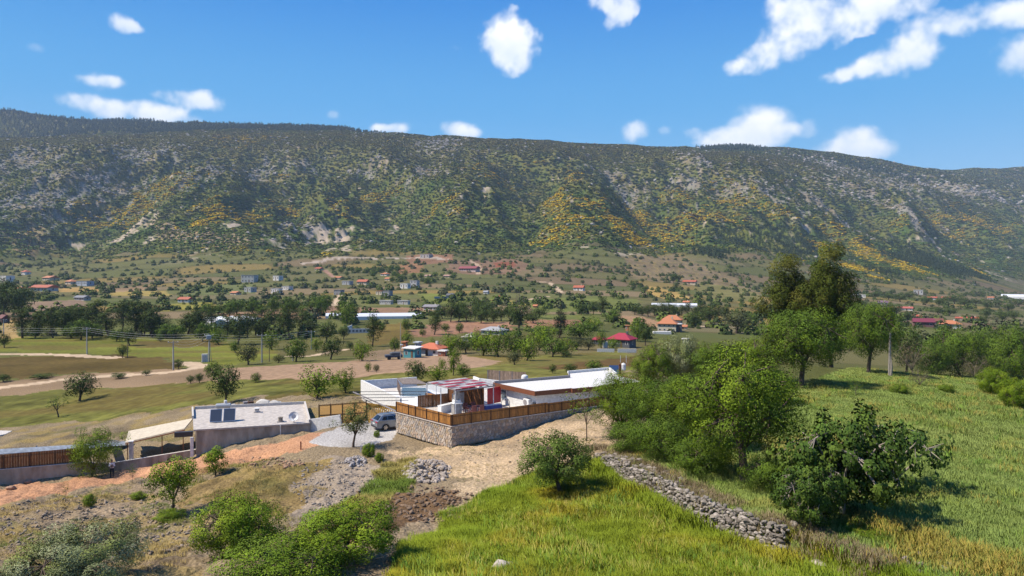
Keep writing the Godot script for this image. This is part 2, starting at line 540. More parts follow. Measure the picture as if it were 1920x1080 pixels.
	patch([[0, 425], [85, 418], [90, 440], [60, 455], [0, 460]], Color(0.21, 0.165, 0.095), EARTH, 6.0, 0.3)
	patch([[30, 450], [80, 445], [110, 470], [60, 485], [25, 470]], Color(0.185, 0.145, 0.08), EARTH, 6.0, 0.3)
	# tracks
	var dirt := Color(0.54, 0.41, 0.28)
	strip([[-80, 666], [0, 664], [110, 665], [160, 668], [218, 671]], 5.0, dirt, ROAD)
	strip([[-80, 740], [0, 727], [60, 720], [120, 712], [185, 706], [250, 703], [330, 697], [365, 691], [374, 686], [355, 681], [338, 680]], 4.5, dirt, ROAD)
	strip([[575, 494], [600, 490], [625, 484], [700, 484], [780, 484], [830, 486]], 14.0, Color(0.42, 0.35, 0.28), ROAD, 4.0)
	strip([[626, 574], [632, 562], [640, 552]], 5.0, dirt, ROAD)
	strip([[1000, 528], [1030, 530], [1045, 540], [1052, 549]], 5.0, dirt, ROAD)
	strip([[990, 562], [1010, 558], [1030, 556]], 4.0, dirt, ROAD)
	strip([[880, 488], [895, 498], [902, 508], [896, 514]], 7.0, Color(0.44, 0.32, 0.22), ROAD)
	strip([[608, 506], [618, 514], [626, 520]], 6.0, Color(0.33, 0.2, 0.14), ROAD)
	strip([[1320, 612], [1370, 612], [1400, 616]], 7.0, dirt, ROAD)
	strip([[650, 655], [620, 660], [580, 668], [540, 668]], 3.0, dirt, ROAD)
	# the mountain
	for q in [[30, 300, 90, 70], [120, 330, 110, 70], [200, 350, 80, 70], [60, 380, 90, 60], [270, 290, 70, 22], [390, 320, 50, 20], [490, 335, 40, 16], [700, 320, 60, 20], [800, 325, 40, 15], [830, 270, 50, 15], [560, 310, 40, 14], [1150, 330, 50, 14],
			[1180, 370, 40, 25], [1400, 345, 90, 25], [1450, 365, 60, 20], [1545, 388, 35, 22, 1.6], [1600, 350, 90, 25], [1700, 388, 12, 22, 2.2], [1680, 345, 70, 15], [1800, 350, 130, 30, 1.3], [1870, 375, 80, 30, 1.3], [1310, 292, 40, 8], [1560, 310, 60, 14], [1100, 480, 30, 12, 0.7], [560, 430, 40, 16], [1290, 345, 40, 25]]:
		spot("rock", q[0], q[1], q[2], q[3], q[4] if q.size() > 4 else 1.0)
	for q in [[240, 442, 45, 10], [280, 450, 20, 6], [350, 485, 40, 12], [320, 495, 25, 8], [150, 460, 20, 10], [570, 435, 30, 8], [600, 455, 20, 12], [640, 450, 20, 8], [440, 425, 25, 8], [740, 425, 8, 8], [520, 455, 30, 6], [650, 465, 40, 5], [1190, 480, 30, 8], [1510, 432, 28, 9, 1.0], [1855, 490, 22, 4], [1710, 452, 16, 4], [1745, 448, 8, 4], [1860, 512, 30, 6], [915, 357, 14, 7, 0.8], [1100, 462, 12, 6]]:
		spot("bare", q[0], q[1], q[2], q[3], q[4] if q.size() > 4 else 1.2)
	for q in [[270, 385, 80, 26], [330, 355, 60, 20, 0.8], [180, 420, 60, 16], [420, 395, 60, 14, 1.2], [480, 405, 30, 10, 1.2], [385, 412, 40, 8, 1.2], [470, 470, 30, 5, 1.3], [545, 395, 30, 12], [625, 394, 25, 8, 1.3], [700, 368, 32, 9, 1.3], [650, 405, 20, 8], [830, 382, 35, 10, 1.1], [865, 392, 20, 6, 1.2], [1042, 375, 24, 10, 1.4], [1108, 385, 30, 9, 1.4], [1085, 408, 16, 6, 1.4], [1020, 455, 40, 9, 1.3], [1060, 430, 60, 22, 0.75], [1160, 415, 28, 12, 1.2], [1180, 445, 45, 16, 1.4], [1200, 420, 40, 14], [1250, 450, 40, 12, 1.4], [1320, 412, 65, 12, 1.5], [1280, 435, 50, 10, 1.3], [1360, 350, 40, 12], [1380, 375, 60, 18, 0.9], [1260, 370, 40, 14, 0.9], [1075, 340, 16, 6, 1.1], [1000, 310, 30, 6, 0.8], [530, 330, 20, 6], [610, 478, 10, 5, 1.2],
			[812, 497, 16, 5, 1.5], [1455, 400, 40, 20, 0.75], [1560, 430, 50, 20, 0.85], [1640, 470, 50, 16, 1.1], [1620, 505, 45, 8, 1.4], [1700, 500, 40, 9], [1750, 405, 45, 10, 1.1], [1830, 415, 40, 9, 1.0], [1690, 410, 40, 10, 0.9], [1660, 520, 40, 6, 1.2], [1880, 430, 40, 10, 0.8], [1530, 460, 40, 10, 1.0], [1780, 440, 60, 10, 0.7], [1840, 512, 10, 4, 1.2], [760, 340, 40, 12, 0.6], [930, 330, 60, 14, 0.55], [460, 260, 60, 10, 0.5]]:
		spot("broom", q[0], q[1], q[2], q[3], q[4] if q.size() > 4 else 1.0)
	for q in [[1400, 440, 70, 22], [1440, 470, 60, 24], [1360, 480, 60, 16], [1480, 450, 50, 20], [1320, 480, 40, 12], [1440, 500, 60, 18], [1700, 485, 50, 10], [1770, 500, 80, 18], [1850, 525, 50, 10], [1700, 525, 60, 12], [1105, 490, 30, 8, 0.8], [590, 242, 120, 5], [20, 228, 150, 20, 1.6], [150, 238, 150, 14, 1.6], [380, 241, 120, 7, 1.5], [1370, 278, 60, 6], [1640, 320, 80, 6]]:
		spot("pine", q[0], q[1], q[2], q[3], q[4] if q.size() > 4 else 1.0)

var look_zone := 0
const FARM := [Color(0.165, 0.185, 0.055), Color(0.20, 0.185, 0.075), Color(0.32, 0.24, 0.14), Color(0.36, 0.26, 0.085), Color(0.27, 0.185, 0.12), Color(0.135, 0.155, 0.05), Color(0.19, 0.20, 0.07), Color(0.23, 0.20, 0.105)]

func hill_share(h: float, d: float, x: float, z: float) -> float:
	return smoothstep(24.0, 60.0, h + n_fine.get_noise_2d(x, z) * 30.0) * smoothstep(700.0, 950.0, d) if x < 500.0 else smoothstep(-20.0, 20.0, h + n_fine.get_noise_2d(x, z) * 25.0) * smoothstep(800.0, 1100.0, d)

func look(x: float, z: float, h: float) -> Color:
	var d := -z
	var p := Vector2(x, z)
	var c: Color
	look_zone = EARTH
	var nf := n_fine.get_noise_2d(x, z)
	var hill := hill_share(h, d, x, z) if d > 600.0 else 0.0
	if d < 130.0:
		c = Color(0.33, 0.26, 0.165)
		if x > 20.0 and d > 60.0:
			c = Color(0.12, 0.13, 0.04)
	elif hill < 1.0:
		var k := int((n_cell.get_noise_2d(x * 0.55, z * 1.1) * 0.5 + 0.5) * 7.99)
		c = FARM[clampi(k, 0, 7)]
		c = c.lerp(Color(0.15, 0.145, 0.055), 0.12 + 0.28 * smoothstep(500.0, 900.0, d))
		if n_edge.get_noise_2d(x * 0.55, z * 1.1) < -0.88:
			c = c.lerp(Color(0.07, 0.075, 0.025), 0.5)
		if d < 280.0:
			c = c.lerp(Color(0.145, 0.145, 0.04), 0.5)
	if hill > 0.0:
		var up := smoothstep(80.0, 420.0, h)
		var s := n_patch.get_noise_2d(x * 0.25, z * 0.25) * 0.5 + 0.5
		var m := Color(0.07, 0.11, 0.022).lerp(Color(0.185, 0.165, 0.042), clampf(s * 0.9 + up * 0.35 - 0.15 + nf * 0.5, 0, 1))
		var r := spot_at("rock", x, z)
		var g := n_patch.get_noise_2d(x * 0.9 + 70.0, z * 0.45) * 0.5 + 0.5
		var bare := smoothstep(0.58, 0.72, g + r * 0.30 - 0.12 + up * 0.03)
		m = m.lerp(Color(0.30, 0.275, 0.25).lerp(Color(0.24, 0.19, 0.13), clampf(nf * 2.0 + 0.4, 0, 1)), bare * 0.8)
		var b := spot_at("bare", x, z)
		m = m.lerp(Color(0.46, 0.38, 0.29), smoothstep(0.45, 0.8, b * 0.8 + (g - 0.5) * 1.8 + nf * 0.6))
		c = m if hill >= 1.0 else c.lerp(m, hill)
		if hill > 0.5: look_zone = HILL
	for q in patches:
		if not q[1].has_point(p): continue
		var e: float = q[4]
		var w := p
		if e < 1.0:
			w += Vector2(n_bump.get_noise_2d(x * 0.8, z * 0.8), n_bump.get_noise_2d(z * 0.8 + 90.0, x * 0.8)) * e * 2.0
		else:
			w += Vector2(n_patch.get_noise_2d(x * 2.0, z * 2.0), n_patch.get_noise_2d(z * 2.0 + 90.0, x * 2.0)) * e * 2.5
		if Geometry2D.is_point_in_polygon(w, q[0]):
			c = q[2]
			var y: float = q[5]
			if d < 130.0:
				c = c * (1.0 + y * 1.6 * n_bump.get_noise_2d(x * 0.5 + 11.0, z * 0.5) + y * 1.5 * n_patch.get_noise_2d(x * 1.6, z * 1.6))
			else:
				c = c * (1.0 + y * 1.5 * n_patch.get_noise_2d(x * 0.5, z * 0.9) + y * 1.2 * nf)
			if q[3] == EARTH and y > 0.24:
				var straw := n_patch.get_noise_2d(x * 3.0 + 40.0, z * 3.0)
				c = c.lerp(Color(0.36, 0.27, 0.10), clampf(straw * 2.4, 0.0, 0.75))
				c = c.lerp(Color(0.15, 0.15, 0.045), clampf(n_patch.get_noise_2d(x * 1.3 + 400.0, z * 1.3) * 2.0 - 0.25, 0.0, 0.6))
			if q[3] == CROP and y > 0.2:
				c = c.lerp(Color(0.15, 0.105, 0.035), clampf(n_patch.get_noise_2d(x * 0.4 + 9.0, z * 0.9) * 2.2, 0.0, 0.6))
			if q[3] != EARTH or d < 130.0: look_zone = q[3]
	return c

func build_ground() -> void:
	var ds := []
	var v := 1250.0
	while v > 562.0:                       # rows even in depth as the ground recedes
		var d := 24.0
		ds.append(12.5 * FOCAL / (v - 520.0) if v > 800.0 else 0.0)
		v -= 2.6
	ds = ds.filter(func(q): return q > 0.0)
	var d2: float = ds[-1]
	while d2 < 6000.0:
		d2 += d2 * d2 / (20.0 * FOCAL) * 1.3 if d2 < 420.0 else (7.0 if d2 < 900.0 else (10.0 if d2 < 3000.0 else (30.0 if d2 < 4200.0 else 150.0)))
		ds.append(d2)
	var ts := []                           # bearings: fine ahead, coarse behind
	var a := -PI
	while a < -0.70:
		ts.append(a); a += 0.09 if a < -1.2 else 0.012
	var t := -0.84
	while t < 0.84:
		ts.append(atan(t)); t += 0.0026
	a = 0.70
	while a < PI:
		ts.append(a); a += 0.09 if a > 1.15 else 0.012
	ts.append(PI)
	var nr := ds.size()
	var nc := ts.size()
	var pos := PackedVector3Array()
	var col := PackedColorArray()
	var zone := PackedByteArray()
	pos.resize(nr * nc); col.resize(nr * nc); zone.resize(nr * nc)
	for i in nr:
		for j in nc:
			var b: float = ts[j]
			var r: float = ds[i] / cos(clampf(b, -0.72, 0.72))
			var x := r * sin(b)
			var z := -r * cos(b)
			var h := height(x, z)
			var k := i * nc + j
			pos[k] = Vector3(x, h, z)
			col[k] = look(x, z, h) if absf(b) < 1.15 else (Color(0.14, 0.14, 0.05) if ds[i] < 900.0 else Color(0.06, 0.065, 0.025))
			zone[k] = look_zone if absf(b) < 1.15 else (EARTH if ds[i] < 900.0 else HILL)
	var nor := PackedVector3Array()
	nor.resize(nr * nc)
	for i in nr:
		for j in nc:
			var k := i * nc + j
			var e1 := pos[k - nc if i > 0 else k]
			var e2 := pos[k + nc if i < nr - 1 else k]
			var f1 := pos[k - 1 if j > 0 else k]
			var f2 := pos[k + 1 if j < nc - 1 else k]
			nor[k] = (f2 - f1).cross(e1 - e2).normalized()
			if nor[k].y < 0.0: nor[k] = -nor[k]
	var names := ["ground", "dirt_track", "concrete_pad", "grass_field", "meadow", "ploughed_field", "crop_field", "gravel_road", "mountain"]
	var labels := ["bare stony ground of the slope and the valley floor", "orange dirt track running along the grey retaining wall", "pale concrete parking pad beside the stone wall", "tall bright green grass field below the dry stone wall", "grey green meadow above the dry stone wall", "brown ploughed fields in the valley", "olive and green crop fields behind the houses", "pale dirt roads crossing the valley fields", "long scrub covered mountain with grey rock and yellow broom"]
	for w in 9:
		var map := PackedInt32Array()
		map.resize(nr * nc)
		map.fill(-1)
		var mb := MB.new()
		for i in nr - 1:
			for j in nc - 1:
				var k := i * nc + j
				if zone[k] != w: continue
				var q := [k, k + 1, k + nc, k + nc + 1]
				for m in 4:
					var id: int = q[m]
					if map[id] < 0:
						map[id] = mb.v.size()
						mb.v.append(pos[id]); mb.n.append(nor[id]); mb.c.append(col[id]); mb.uv.append(Vector2(pos[id].x, pos[id].z))
					q[m] = map[id]
				mb.ix.append(q[0]); mb.ix.append(q[2]); mb.ix.append(q[1])
				mb.ix.append(q[1]); mb.ix.append(q[2]); mb.ix.append(q[3])
		if w == 0:                         # the patch right below the lens
			mb.col = Color(0.2, 0.17, 0.08)
			for j in nc - 1:
				mb.tri(Vector3(0, -10.5, 0), pos[j + 1], pos[j])
		var m2 := mat(Color(1, 1, 1), 0.95, 0.0, true)
		m2.metallic_specular = 0.2
		m2.albedo_texture = tex_ground if w in [0, 1, 2] else tex_soft
		m2.uv1_scale = Vector3(0.16, 0.16, 1) if w < 5 else Vector3(0.05, 0.05, 1)
		if w < 5:
			m2.normal_enabled = true
			m2.normal_texture = tex_bump
			m2.normal_scale = 1.2 if w == 0 else 0.5
		solo(names[w], mb.mesh(m2), labels[w], ["ground", "track", "parking pad", "field", "meadow", "field", "field", "road", "mountain"][w], Vector3.ZERO, "", "structure")

var tex_ground: Texture2D
var tex_soft: Texture2D

# ------------------------------------------------------------------ plants
var leaf_mat: StandardMaterial3D
var bark_mat: StandardMaterial3D
var pale_bark: StandardMaterial3D
var plants := {}

func ball() -> Vector3:
	while true:
		var p := Vector3(rng.randf_range(-1, 1), rng.randf_range(-1, 1), rng.randf_range(-1, 1))
		if p.length_squared() <= 1.0 and p.length_squared() > 0.0001:
			return p
	return Vector3.UP

# one diamond leaf (or spray of leaves) with a shading normal of its own
func leaf(m: MB, p: Vector3, nor: Vector3, long: float, wide: float, tint: Color) -> void:
	var d := ball().normalized()
	var flat := (nor + ball() * 0.8).normalized()
	var x := d.cross(flat).normalized()
	var y := flat.cross(x).normalized()
	var k := m.v.size()
	m.v.append(p - y * long * 0.5)
	m.v.append(p - x * wide * 0.5 + flat * long * 0.06)
	m.v.append(p + y * long * 0.5 - flat * long * 0.1)
	m.v.append(p + x * wide * 0.5 + flat * long * 0.06)
	var s := (nor * 0.75 + flat * 0.6).normalized()
	for i in 4:
		m.n.append(s); m.c.append(tint); m.uv.append(Vector2.ZERO)
	var g := (m.v[k + 2] - m.v[k]).cross(m.v[k + 1] - m.v[k])
	if g.dot(s) > 0.0:
		m.ix.append_array(PackedInt32Array([k, k + 1, k + 2, k, k + 2, k + 3]))
	else:
		m.ix.append_array(PackedInt32Array([k, k + 2, k + 1, k, k + 3, k + 2]))

# q: h, w, low (crown's foot), trunk, clumps, size (of clumps), leaves, long, wide, tints, and optionally hollow, lean, limbs, cone, bark, squash
func grow(key: String, q: Dictionary) -> void:
	rng.seed = hash(key)
	var wood := MB.new()
	var crown := MB.new()
	wood.col = q.get("bark", Color(0.085, 0.062, 0.045))
	var h: float = q.h
	var low: float = q.low
	var w: float = q.w / 2.0
	var lean: Vector3 = q.get("lean", Vector3(0.05, 0, 0.03))
	var fork := Vector3(lean.x, low * 0.75 + 0.12 * (h - low), lean.z)
	fork.x *= h; fork.z *= h
	var tr: float = q.trunk
	var cone: float = q.get("cone", 0.0)
	var top := fork
	if cone > 0.0:
		top = Vector3(lean.x * h, h * 0.93, lean.z * h)
		wood.tube([Vector3(0, -0.4, 0), fork * 0.5, fork, fork.lerp(top, 0.5), top], [tr * 1.25, tr, tr * 0.85, tr * 0.5, tr * 0.12], 7)
	else:
		wood.tube([Vector3(0, -0.4, 0), Vector3(lean.x * h * 0.2, fork.y * 0.35, lean.z * h * 0.2), fork], [tr * 1.35, tr, tr * 0.8], 7)
	var mid := Vector3(lean.x * h, (low + h) / 2.0, lean.z * h)
	var ends := []
	var nl: int = q.get("limbs", 5)
	for i in nl:
		var a := TAU * (i + rng.randf() * 0.6) / nl
		var e := mid + Vector3(cos(a) * w * 0.55, (h - low) * rng.randf_range(-0.18, 0.3), sin(a) * w * 0.55)
		if cone == 0.0:
			var bend := fork.lerp(e, 0.5) + Vector3(0, (h - low) * 0.05, 0) + ball() * w * 0.1
			wood.tube([fork - Vector3(0, 0.1, 0), bend, e], [tr * 0.62, tr * 0.42, tr * 0.22], 5, false)
			ends.append(bend)
		ends.append(e)
	var clumps: int = q.clumps
	var tints: Array = q.tints
	var lump := FastNoiseLite.new()
	lump.seed = rng.randi() % 1000
	lump.frequency = 0.55
	for i in clumps:
		var y := float(i) + 0.5
		var dir := ball().normalized()
		if i < clumps * 3 / 4:             # spread most clumps evenly over the outside
			var cy := 1.0 - 2.0 * y / (clumps * 0.75)
			var sr := sqrt(maxf(0.0, 1.0 - cy * cy))
			var an := 2.39996 * i + rng.randf() * 0.8
			dir = (Vector3(cos(an) * sr, cy, sin(an) * sr) + ball() * 0.2).normalized()
		var reach: float = (0.80 if i < clumps * 3 / 4 else rng.randf_range(0.2, 0.7)) * (1.0 + lump.get_noise_3dv(dir * 2.2) * q.get("uneven", 0.55))
		var p := Vector3(dir.x * w, dir.y * (h - low) / 2.0, dir.z * w) * reach
		if cone > 0.0:
			var up := (p.y / ((h - low) / 2.0) + 1.0) / 2.0
			var f := lerpf(1.0, clampf(1.25 * (1.0 - up), 0.1, 1.0), cone)
			p.x *= f; p.z *= f
		p += mid
		var r: float = q.size * rng.randf_range(0.65, 1.25)
		if cone > 0.0:
			r *= lerpf(1.0, clampf(1.35 - (p.y - low) / (h - low), 0.4, 1.0), cone)
		# a twig to the clump
		var near := top
		var best := 1e9
		for e in ends:
			if e.distance_to(p) < best:
				best = e.distance_to(p); near = e
		if cone > 0.0:
			near = Vector3(lerpf(0, top.x, p.y / h), maxf(p.y - w * 0.15, low * 0.8), lerpf(0, top.z, p.y / h))
		if q.get("twigs", true):
			var tw: float = tr * 0.16
			wood.tube([near, near.lerp(p, 0.55) + ball() * r * 0.15, p], [tw * 1.4, tw, tw * 0.4], 4, false)
		var tint: Color = tints[rng.randi() % tints.size()]
		var bright := rng.randf_range(0.82, 1.18)
		var sq: float = q.get("squash", 0.95)
		var nlv := int(q.leaves * (r / q.size) * (r / q.size))
		for j in nlv:
			var o := ball()
			o *= pow(o.length(), -0.35)
			var pos := p + Vector3(o.x * r, o.y * r * sq, o.z * r)
			var out := (pos - mid) / Vector3(w, (h - low) / 2.0, w)
			var nor := (o * 0.75 + out.normalized() * 0.6 + Vector3(0, 0.15, 0)).normalized()
			var lt := tint * bright * rng.randf_range(0.75, 1.25) * 1.1
			leaf(crown, pos, nor, q.long * rng.randf_range(0.7, 1.25), q.wide * rng.randf_range(0.7, 1.25), lt)
	plants[key] = [wood.mesh(bark_mat), crown.mesh(leaf_mat), h, q.w]

func raise(key: String, called: String, at_: Vector3, high: float, wide: float, label: String, category: String, group := "", turn := 0.0) -> Node3D:
	var k: Array = plants[key]
	var o := thing(called, label, category, at_, turn, group)
	var sx: float = wide / k[3]
	o.scale = Vector3(sx, high / k[2], sx)
	part("trunk", k[0], o)
	part("crown", k[1], o)
	return o

# a plant whose foot shows at a pixel, as tall and wide as it shows there; d fixes how far off it stands where its foot is hidden
func plant_px(key: String, called: String, u: float, v: float, hp: float, wp: float, label: String, category := "tree", group := "", d := 0.0) -> Node3D:
	var p := ground(u, v)
	if d > 0.0:
		p = on_ground(at(u, 600, d))
		hp = hp + (520.0 - p.y * FOCAL / d) - v
	var s := -p.z / FOCAL
	return raise(key, called, p - Vector3(0, 0.08, 0), hp * s, wp * s, label, category, group, fposmod(u * 1.7 + v * 0.61, TAU))

func grow_all() -> void:
	leaf_mat = mat(Color(1, 1, 1), 0.75, 0.0, true)
	leaf_mat.backlight = Color(0.42, 0.50, 0.16)
	leaf_mat.metallic_specular = 0.2
	bark_mat = mat(Color(1, 1, 1), 0.95, 0.0, true)
	var g1 := [Color(0.10, 0.155, 0.014), Color(0.08, 0.13, 0.012), Color(0.13, 0.185, 0.016), Color(0.095, 0.145, 0.018)]
	var g2 := [Color(0.075, 0.125, 0.018), Color(0.062, 0.106, 0.016), Color(0.092, 0.142, 0.02)]
	var g3 := [Color(0.13, 0.195, 0.014), Color(0.165, 0.22, 0.018), Color(0.10, 0.16, 0.012)]
	var dk := [Color(0.046, 0.074, 0.018), Color(0.06, 0.093, 0.022), Color(0.053, 0.078, 0.022), Color(0.075, 0.103, 0.025)]
	var ol := [Color(0.19, 0.22, 0.105), Color(0.23, 0.255, 0.14), Color(0.15, 0.18, 0.08), Color(0.17, 0.205, 0.06)]
	var pn := [Color(0.075, 0.098, 0.016), Color(0.095, 0.108, 0.02), Color(0.055, 0.076, 0.015), Color(0.115, 0.118, 0.024)]
	# near trees
	grow("almond", {"h": 8.0, "w": 7.0, "low": 0.5, "trunk": 0.26, "clumps": 140, "size": 0.8, "leaves": 250, "long": 0.145, "wide": 0.068, "tints": g1, "uneven": 0.7, "limbs": 6})
	grow("almond_wide", {"h": 7.0, "w": 9.0, "low": 1.0, "trunk": 0.3, "clumps": 150, "size": 0.9, "leaves": 240, "long": 0.155, "wide": 0.072, "tints": g1, "uneven": 0.6, "limbs": 7})
	grow("oak", {"h": 8.0, "w": 8.0, "low": 2.0, "trunk": 0.24, "clumps": 120, "size": 0.9, "leaves": 230, "long": 0.165, "wide": 0.08, "tints": g2 + [g1[0]], "uneven": 0.5, "limbs": 5, "lean": Vector3(-0.03, 0, 0.02)})
	grow("thicket", {"h": 5.0, "w": 6.0, "low": 0.1, "trunk": 0.14, "clumps": 110, "size": 0.72, "leaves": 240, "long": 0.13, "wide": 0.065, "tints": g1 + [g3[0]], "uneven": 0.6, "limbs": 7, "twigs": true})
	grow("bright_bush", {"h": 3.6, "w": 4.4, "low": 0.15, "trunk": 0.1, "clumps": 110, "size": 0.44, "leaves": 260, "long": 0.09, "wide": 0.05, "tints": g3 + [g1[0]], "uneven": 0.45, "limbs": 7})
	grow("olive", {"h": 3.4, "w": 5.2, "low": 0.3, "trunk": 0.14, "clumps": 130, "size": 0.46, "leaves": 280, "long": 0.12, "wide": 0.03, "tints": ol, "uneven": 0.55, "limbs": 7})
	grow("small_tree", {"h": 4.0, "w": 3.4, "low": 1.1, "trunk": 0.09, "clumps": 46, "size": 0.46, "leaves": 130, "long": 0.13, "wide": 0.07, "tints": g3, "uneven": 0.8, "limbs": 5, "lean": Vector3(-0.12, 0, 0.0)})
	grow("thin_tree", {"h": 4.0, "w": 3.0, "low": 1.2, "trunk": 0.1, "clumps": 44, "size": 0.4, "leaves": 75, "long": 0.14, "wide": 0.06, "tints": [Color(0.085, 0.11, 0.035), Color(0.12, 0.13, 0.035), Color(0.07, 0.095, 0.025)], "uneven": 0.9, "limbs": 5, "lean": Vector3(-0.04, 0, 0.02)})
	grow("round_tree", {"h": 3.9, "w": 4.4, "low": 0.7, "trunk": 0.13, "clumps": 90, "size": 0.5, "leaves": 190, "long": 0.12, "wide": 0.065, "tints": [Color(0.085, 0.13, 0.025), Color(0.12, 0.155, 0.04), Color(0.07, 0.11, 0.02)], "uneven": 0.65, "limbs": 6})
	grow("sapling", {"h": 3.0, "w": 1.4, "low": 0.25, "trunk": 0.035, "clumps": 34, "size": 0.3, "leaves": 95, "long": 0.12, "wide": 0.06, "tints": g3, "uneven": 0.5, "limbs": 3})
	grow("wisp", {"h": 4.5, "w": 2.2, "low": 1.4, "trunk": 0.035, "clumps": 26, "size": 0.36, "leaves": 34, "long": 0.12, "wide": 0.05, "tints": g1, "uneven": 0.9, "limbs": 5, "bark": Color(0.16, 0.12, 0.09)})
	grow("fig", {"h": 6.0, "w": 8.4, "low": 0.5, "trunk": 0.2, "clumps": 150, "size": 0.62, "leaves": 80, "long": 0.25, "wide": 0.22, "tints": [Color(0.052, 0.09, 0.016), Color(0.04, 0.072, 0.014), Color(0.068, 0.105, 0.018)], "uneven": 0.95, "limbs": 9, "bark": Color(0.24, 0.21, 0.18)})
	grow("fig_sparse", {"h": 4.4, "w": 7.4, "low": 0.6, "trunk": 0.16, "clumps": 64, "size": 0.5, "leaves": 30, "long": 0.27, "wide": 0.22, "tints": [Color(0.065, 0.11, 0.022), Color(0.05, 0.09, 0.02)], "uneven": 0.9, "limbs": 9, "bark": Color(0.27, 0.24, 0.2)})
	grow("tall_pine", {"h": 17.0, "w": 8.0, "low": 2.5, "trunk": 0.28, "clumps": 120, "size": 1.15, "leaves": 300, "long": 0.42, "wide": 0.085, "tints": pn, "uneven": 1.25, "limbs": 3, "cone": 0.12, "squash": 1.15})
	grow("lobed", {"h": 4.6, "w": 4.6, "low": 0.3, "trunk": 0.1, "clumps": 46, "size": 0.62, "leaves": 260, "long": 0.13, "wide": 0.055, "tints": g3 + g1, "uneven": 1.1, "limbs": 6})
	grow("tall_almond", {"h": 8.0, "w": 7.0, "low": 1.7, "trunk": 0.26, "clumps": 130, "size": 0.78, "leaves": 230, "long": 0.145, "wide": 0.068, "tints": g1, "uneven": 0.8, "limbs": 8})
	grow("hedge", {"h": 5.0, "w": 6.5, "low": 0.1, "trunk": 0.16, "clumps": 110, "size": 0.8, "leaves": 230, "long": 0.15, "wide": 0.075, "tints": g2 + [g1[1]], "uneven": 0.75, "limbs": 7})
	grow("grey_shrub", {"h": 3.5, "w": 4.5, "low": 0.2, "trunk": 0.08, "clumps": 60, "size": 0.5, "leaves": 45, "long": 0.13, "wide": 0.04, "tints": [Color(0.12, 0.105, 0.06), Color(0.1, 0.1, 0.05), Color(0.15, 0.125, 0.08)], "uneven": 0.7, "limbs": 9, "bark": Color(0.16, 0.13, 0.1)})
	# trees of the valley, seen from 90 m and more
	grow("far_round", {"h": 8.0, "w": 8.0, "low": 0.6, "trunk": 0.28, "clumps": 44, "size": 1.25, "leaves": 46, "long": 0.5, "wide": 0.28, "tints": g2 + [Color(0.055, 0.085, 0.02)], "uneven": 0.55, "limbs": 5, "twigs": false})
	grow("far_bright", {"h": 8.0, "w": 8.0, "low": 0.4, "trunk": 0.28, "clumps": 44, "size": 1.25, "leaves": 46, "long": 0.48, "wide": 0.26, "tints": g1 + [g3[0]], "uneven": 0.6, "limbs": 5, "twigs": false})
	grow("far_dark", {"h": 9.0, "w": 8.0, "low": 1.4, "trunk": 0.3, "clumps": 46, "size": 1.25, "leaves": 48, "long": 0.5, "wide": 0.25, "tints": dk, "uneven": 0.6, "limbs": 5, "twigs": false})
	grow("far_olive", {"h": 5.0, "w": 6.0, "low": 0.8, "trunk": 0.25, "clumps": 40, "size": 0.95, "leaves": 48, "long": 0.4, "wide": 0.16, "tints": [Color(0.085, 0.095, 0.04), Color(0.1, 0.11, 0.05), Color(0.07, 0.08, 0.032)], "uneven": 0.5, "limbs": 5, "twigs": false})
	grow("far_pine", {"h": 14.0, "w": 8.0, "low": 2.2, "trunk": 0.3, "clumps": 56, "size": 1.4, "leaves": 46, "long": 0.7, "wide": 0.2, "tints": dk + [pn[2]], "uneven": 0.75, "limbs": 3, "cone": 0.45, "squash": 1.0})
	grow("far_spruce", {"h": 14.0, "w": 7.5, "low": 0.6, "trunk": 0.3, "clumps": 70, "size": 1.2, "leaves": 44, "long": 0.6, "wide": 0.2, "tints": [Color(0.022, 0.036, 0.016), Color(0.03, 0.045, 0.018)], "uneven": 0.4, "limbs": 3, "cone": 0.9, "squash": 0.7})
	grow("far_bare", {"h": 14.0, "w": 3.0, "low": 3.0, "trunk": 0.16, "clumps": 26, "size": 0.7, "leaves": 8, "long": 0.4, "wide": 0.1, "tints": [Color(0.15, 0.12, 0.07)], "uneven": 0.8, "limbs": 3, "cone": 0.3, "bark": Color(0.16, 0.14, 0.12)})
	grow("half_bare", {"h": 4.0, "w": 3.2, "low": 1.4, "trunk": 0.11, "clumps": 26, "size": 0.36, "leaves": 26, "long": 0.17, "wide": 0.08, "tints": g2, "uneven": 0.8, "limbs": 6})

# ---- stuff: masses of small plants, each an instance of one small mesh
func clump_mesh(leaves: int, long: float, wide: float, flat := 0.7, lift := 0.3) -> ArrayMesh:
	var m := MB.new()
	for i in leaves:
		var o := ball()
		o *= pow(o.length(), -0.4)
		o.y = absf(o.y) * 1.3 - 0.25
		var tint := Color(1, 1, 1) * rng.randf_range(0.82, 1.18)
		leaf(m, Vector3(o.x, o.y * flat, o.z), (o + Vector3(0, lift, 0)).normalized(), long * rng.randf_range(0.7, 1.3), wide * rng.randf_range(0.7, 1.3), tint)
	return m.mesh(leaf_mat)

func many(called: String, me: Mesh, spots_: Array, tints: Array, label: String, category: String) -> void:
	if spots_.is_empty(): return
	var mm := MultiMesh.new()
	mm.transform_format = MultiMesh.TRANSFORM_3D
	mm.use_colors = true
	mm.mesh = me
	mm.instance_count = spots_.size()
	for i in spots_.size():
		mm.set_instance_transform(i, spots_[i])
		mm.set_instance_color(i, tints[i])
	var o := MultiMeshInstance3D.new()
	o.name = numbered(called)
	o.multimesh = mm
	add_child(o, true)
	tag(o, label, category, "", "stuff")

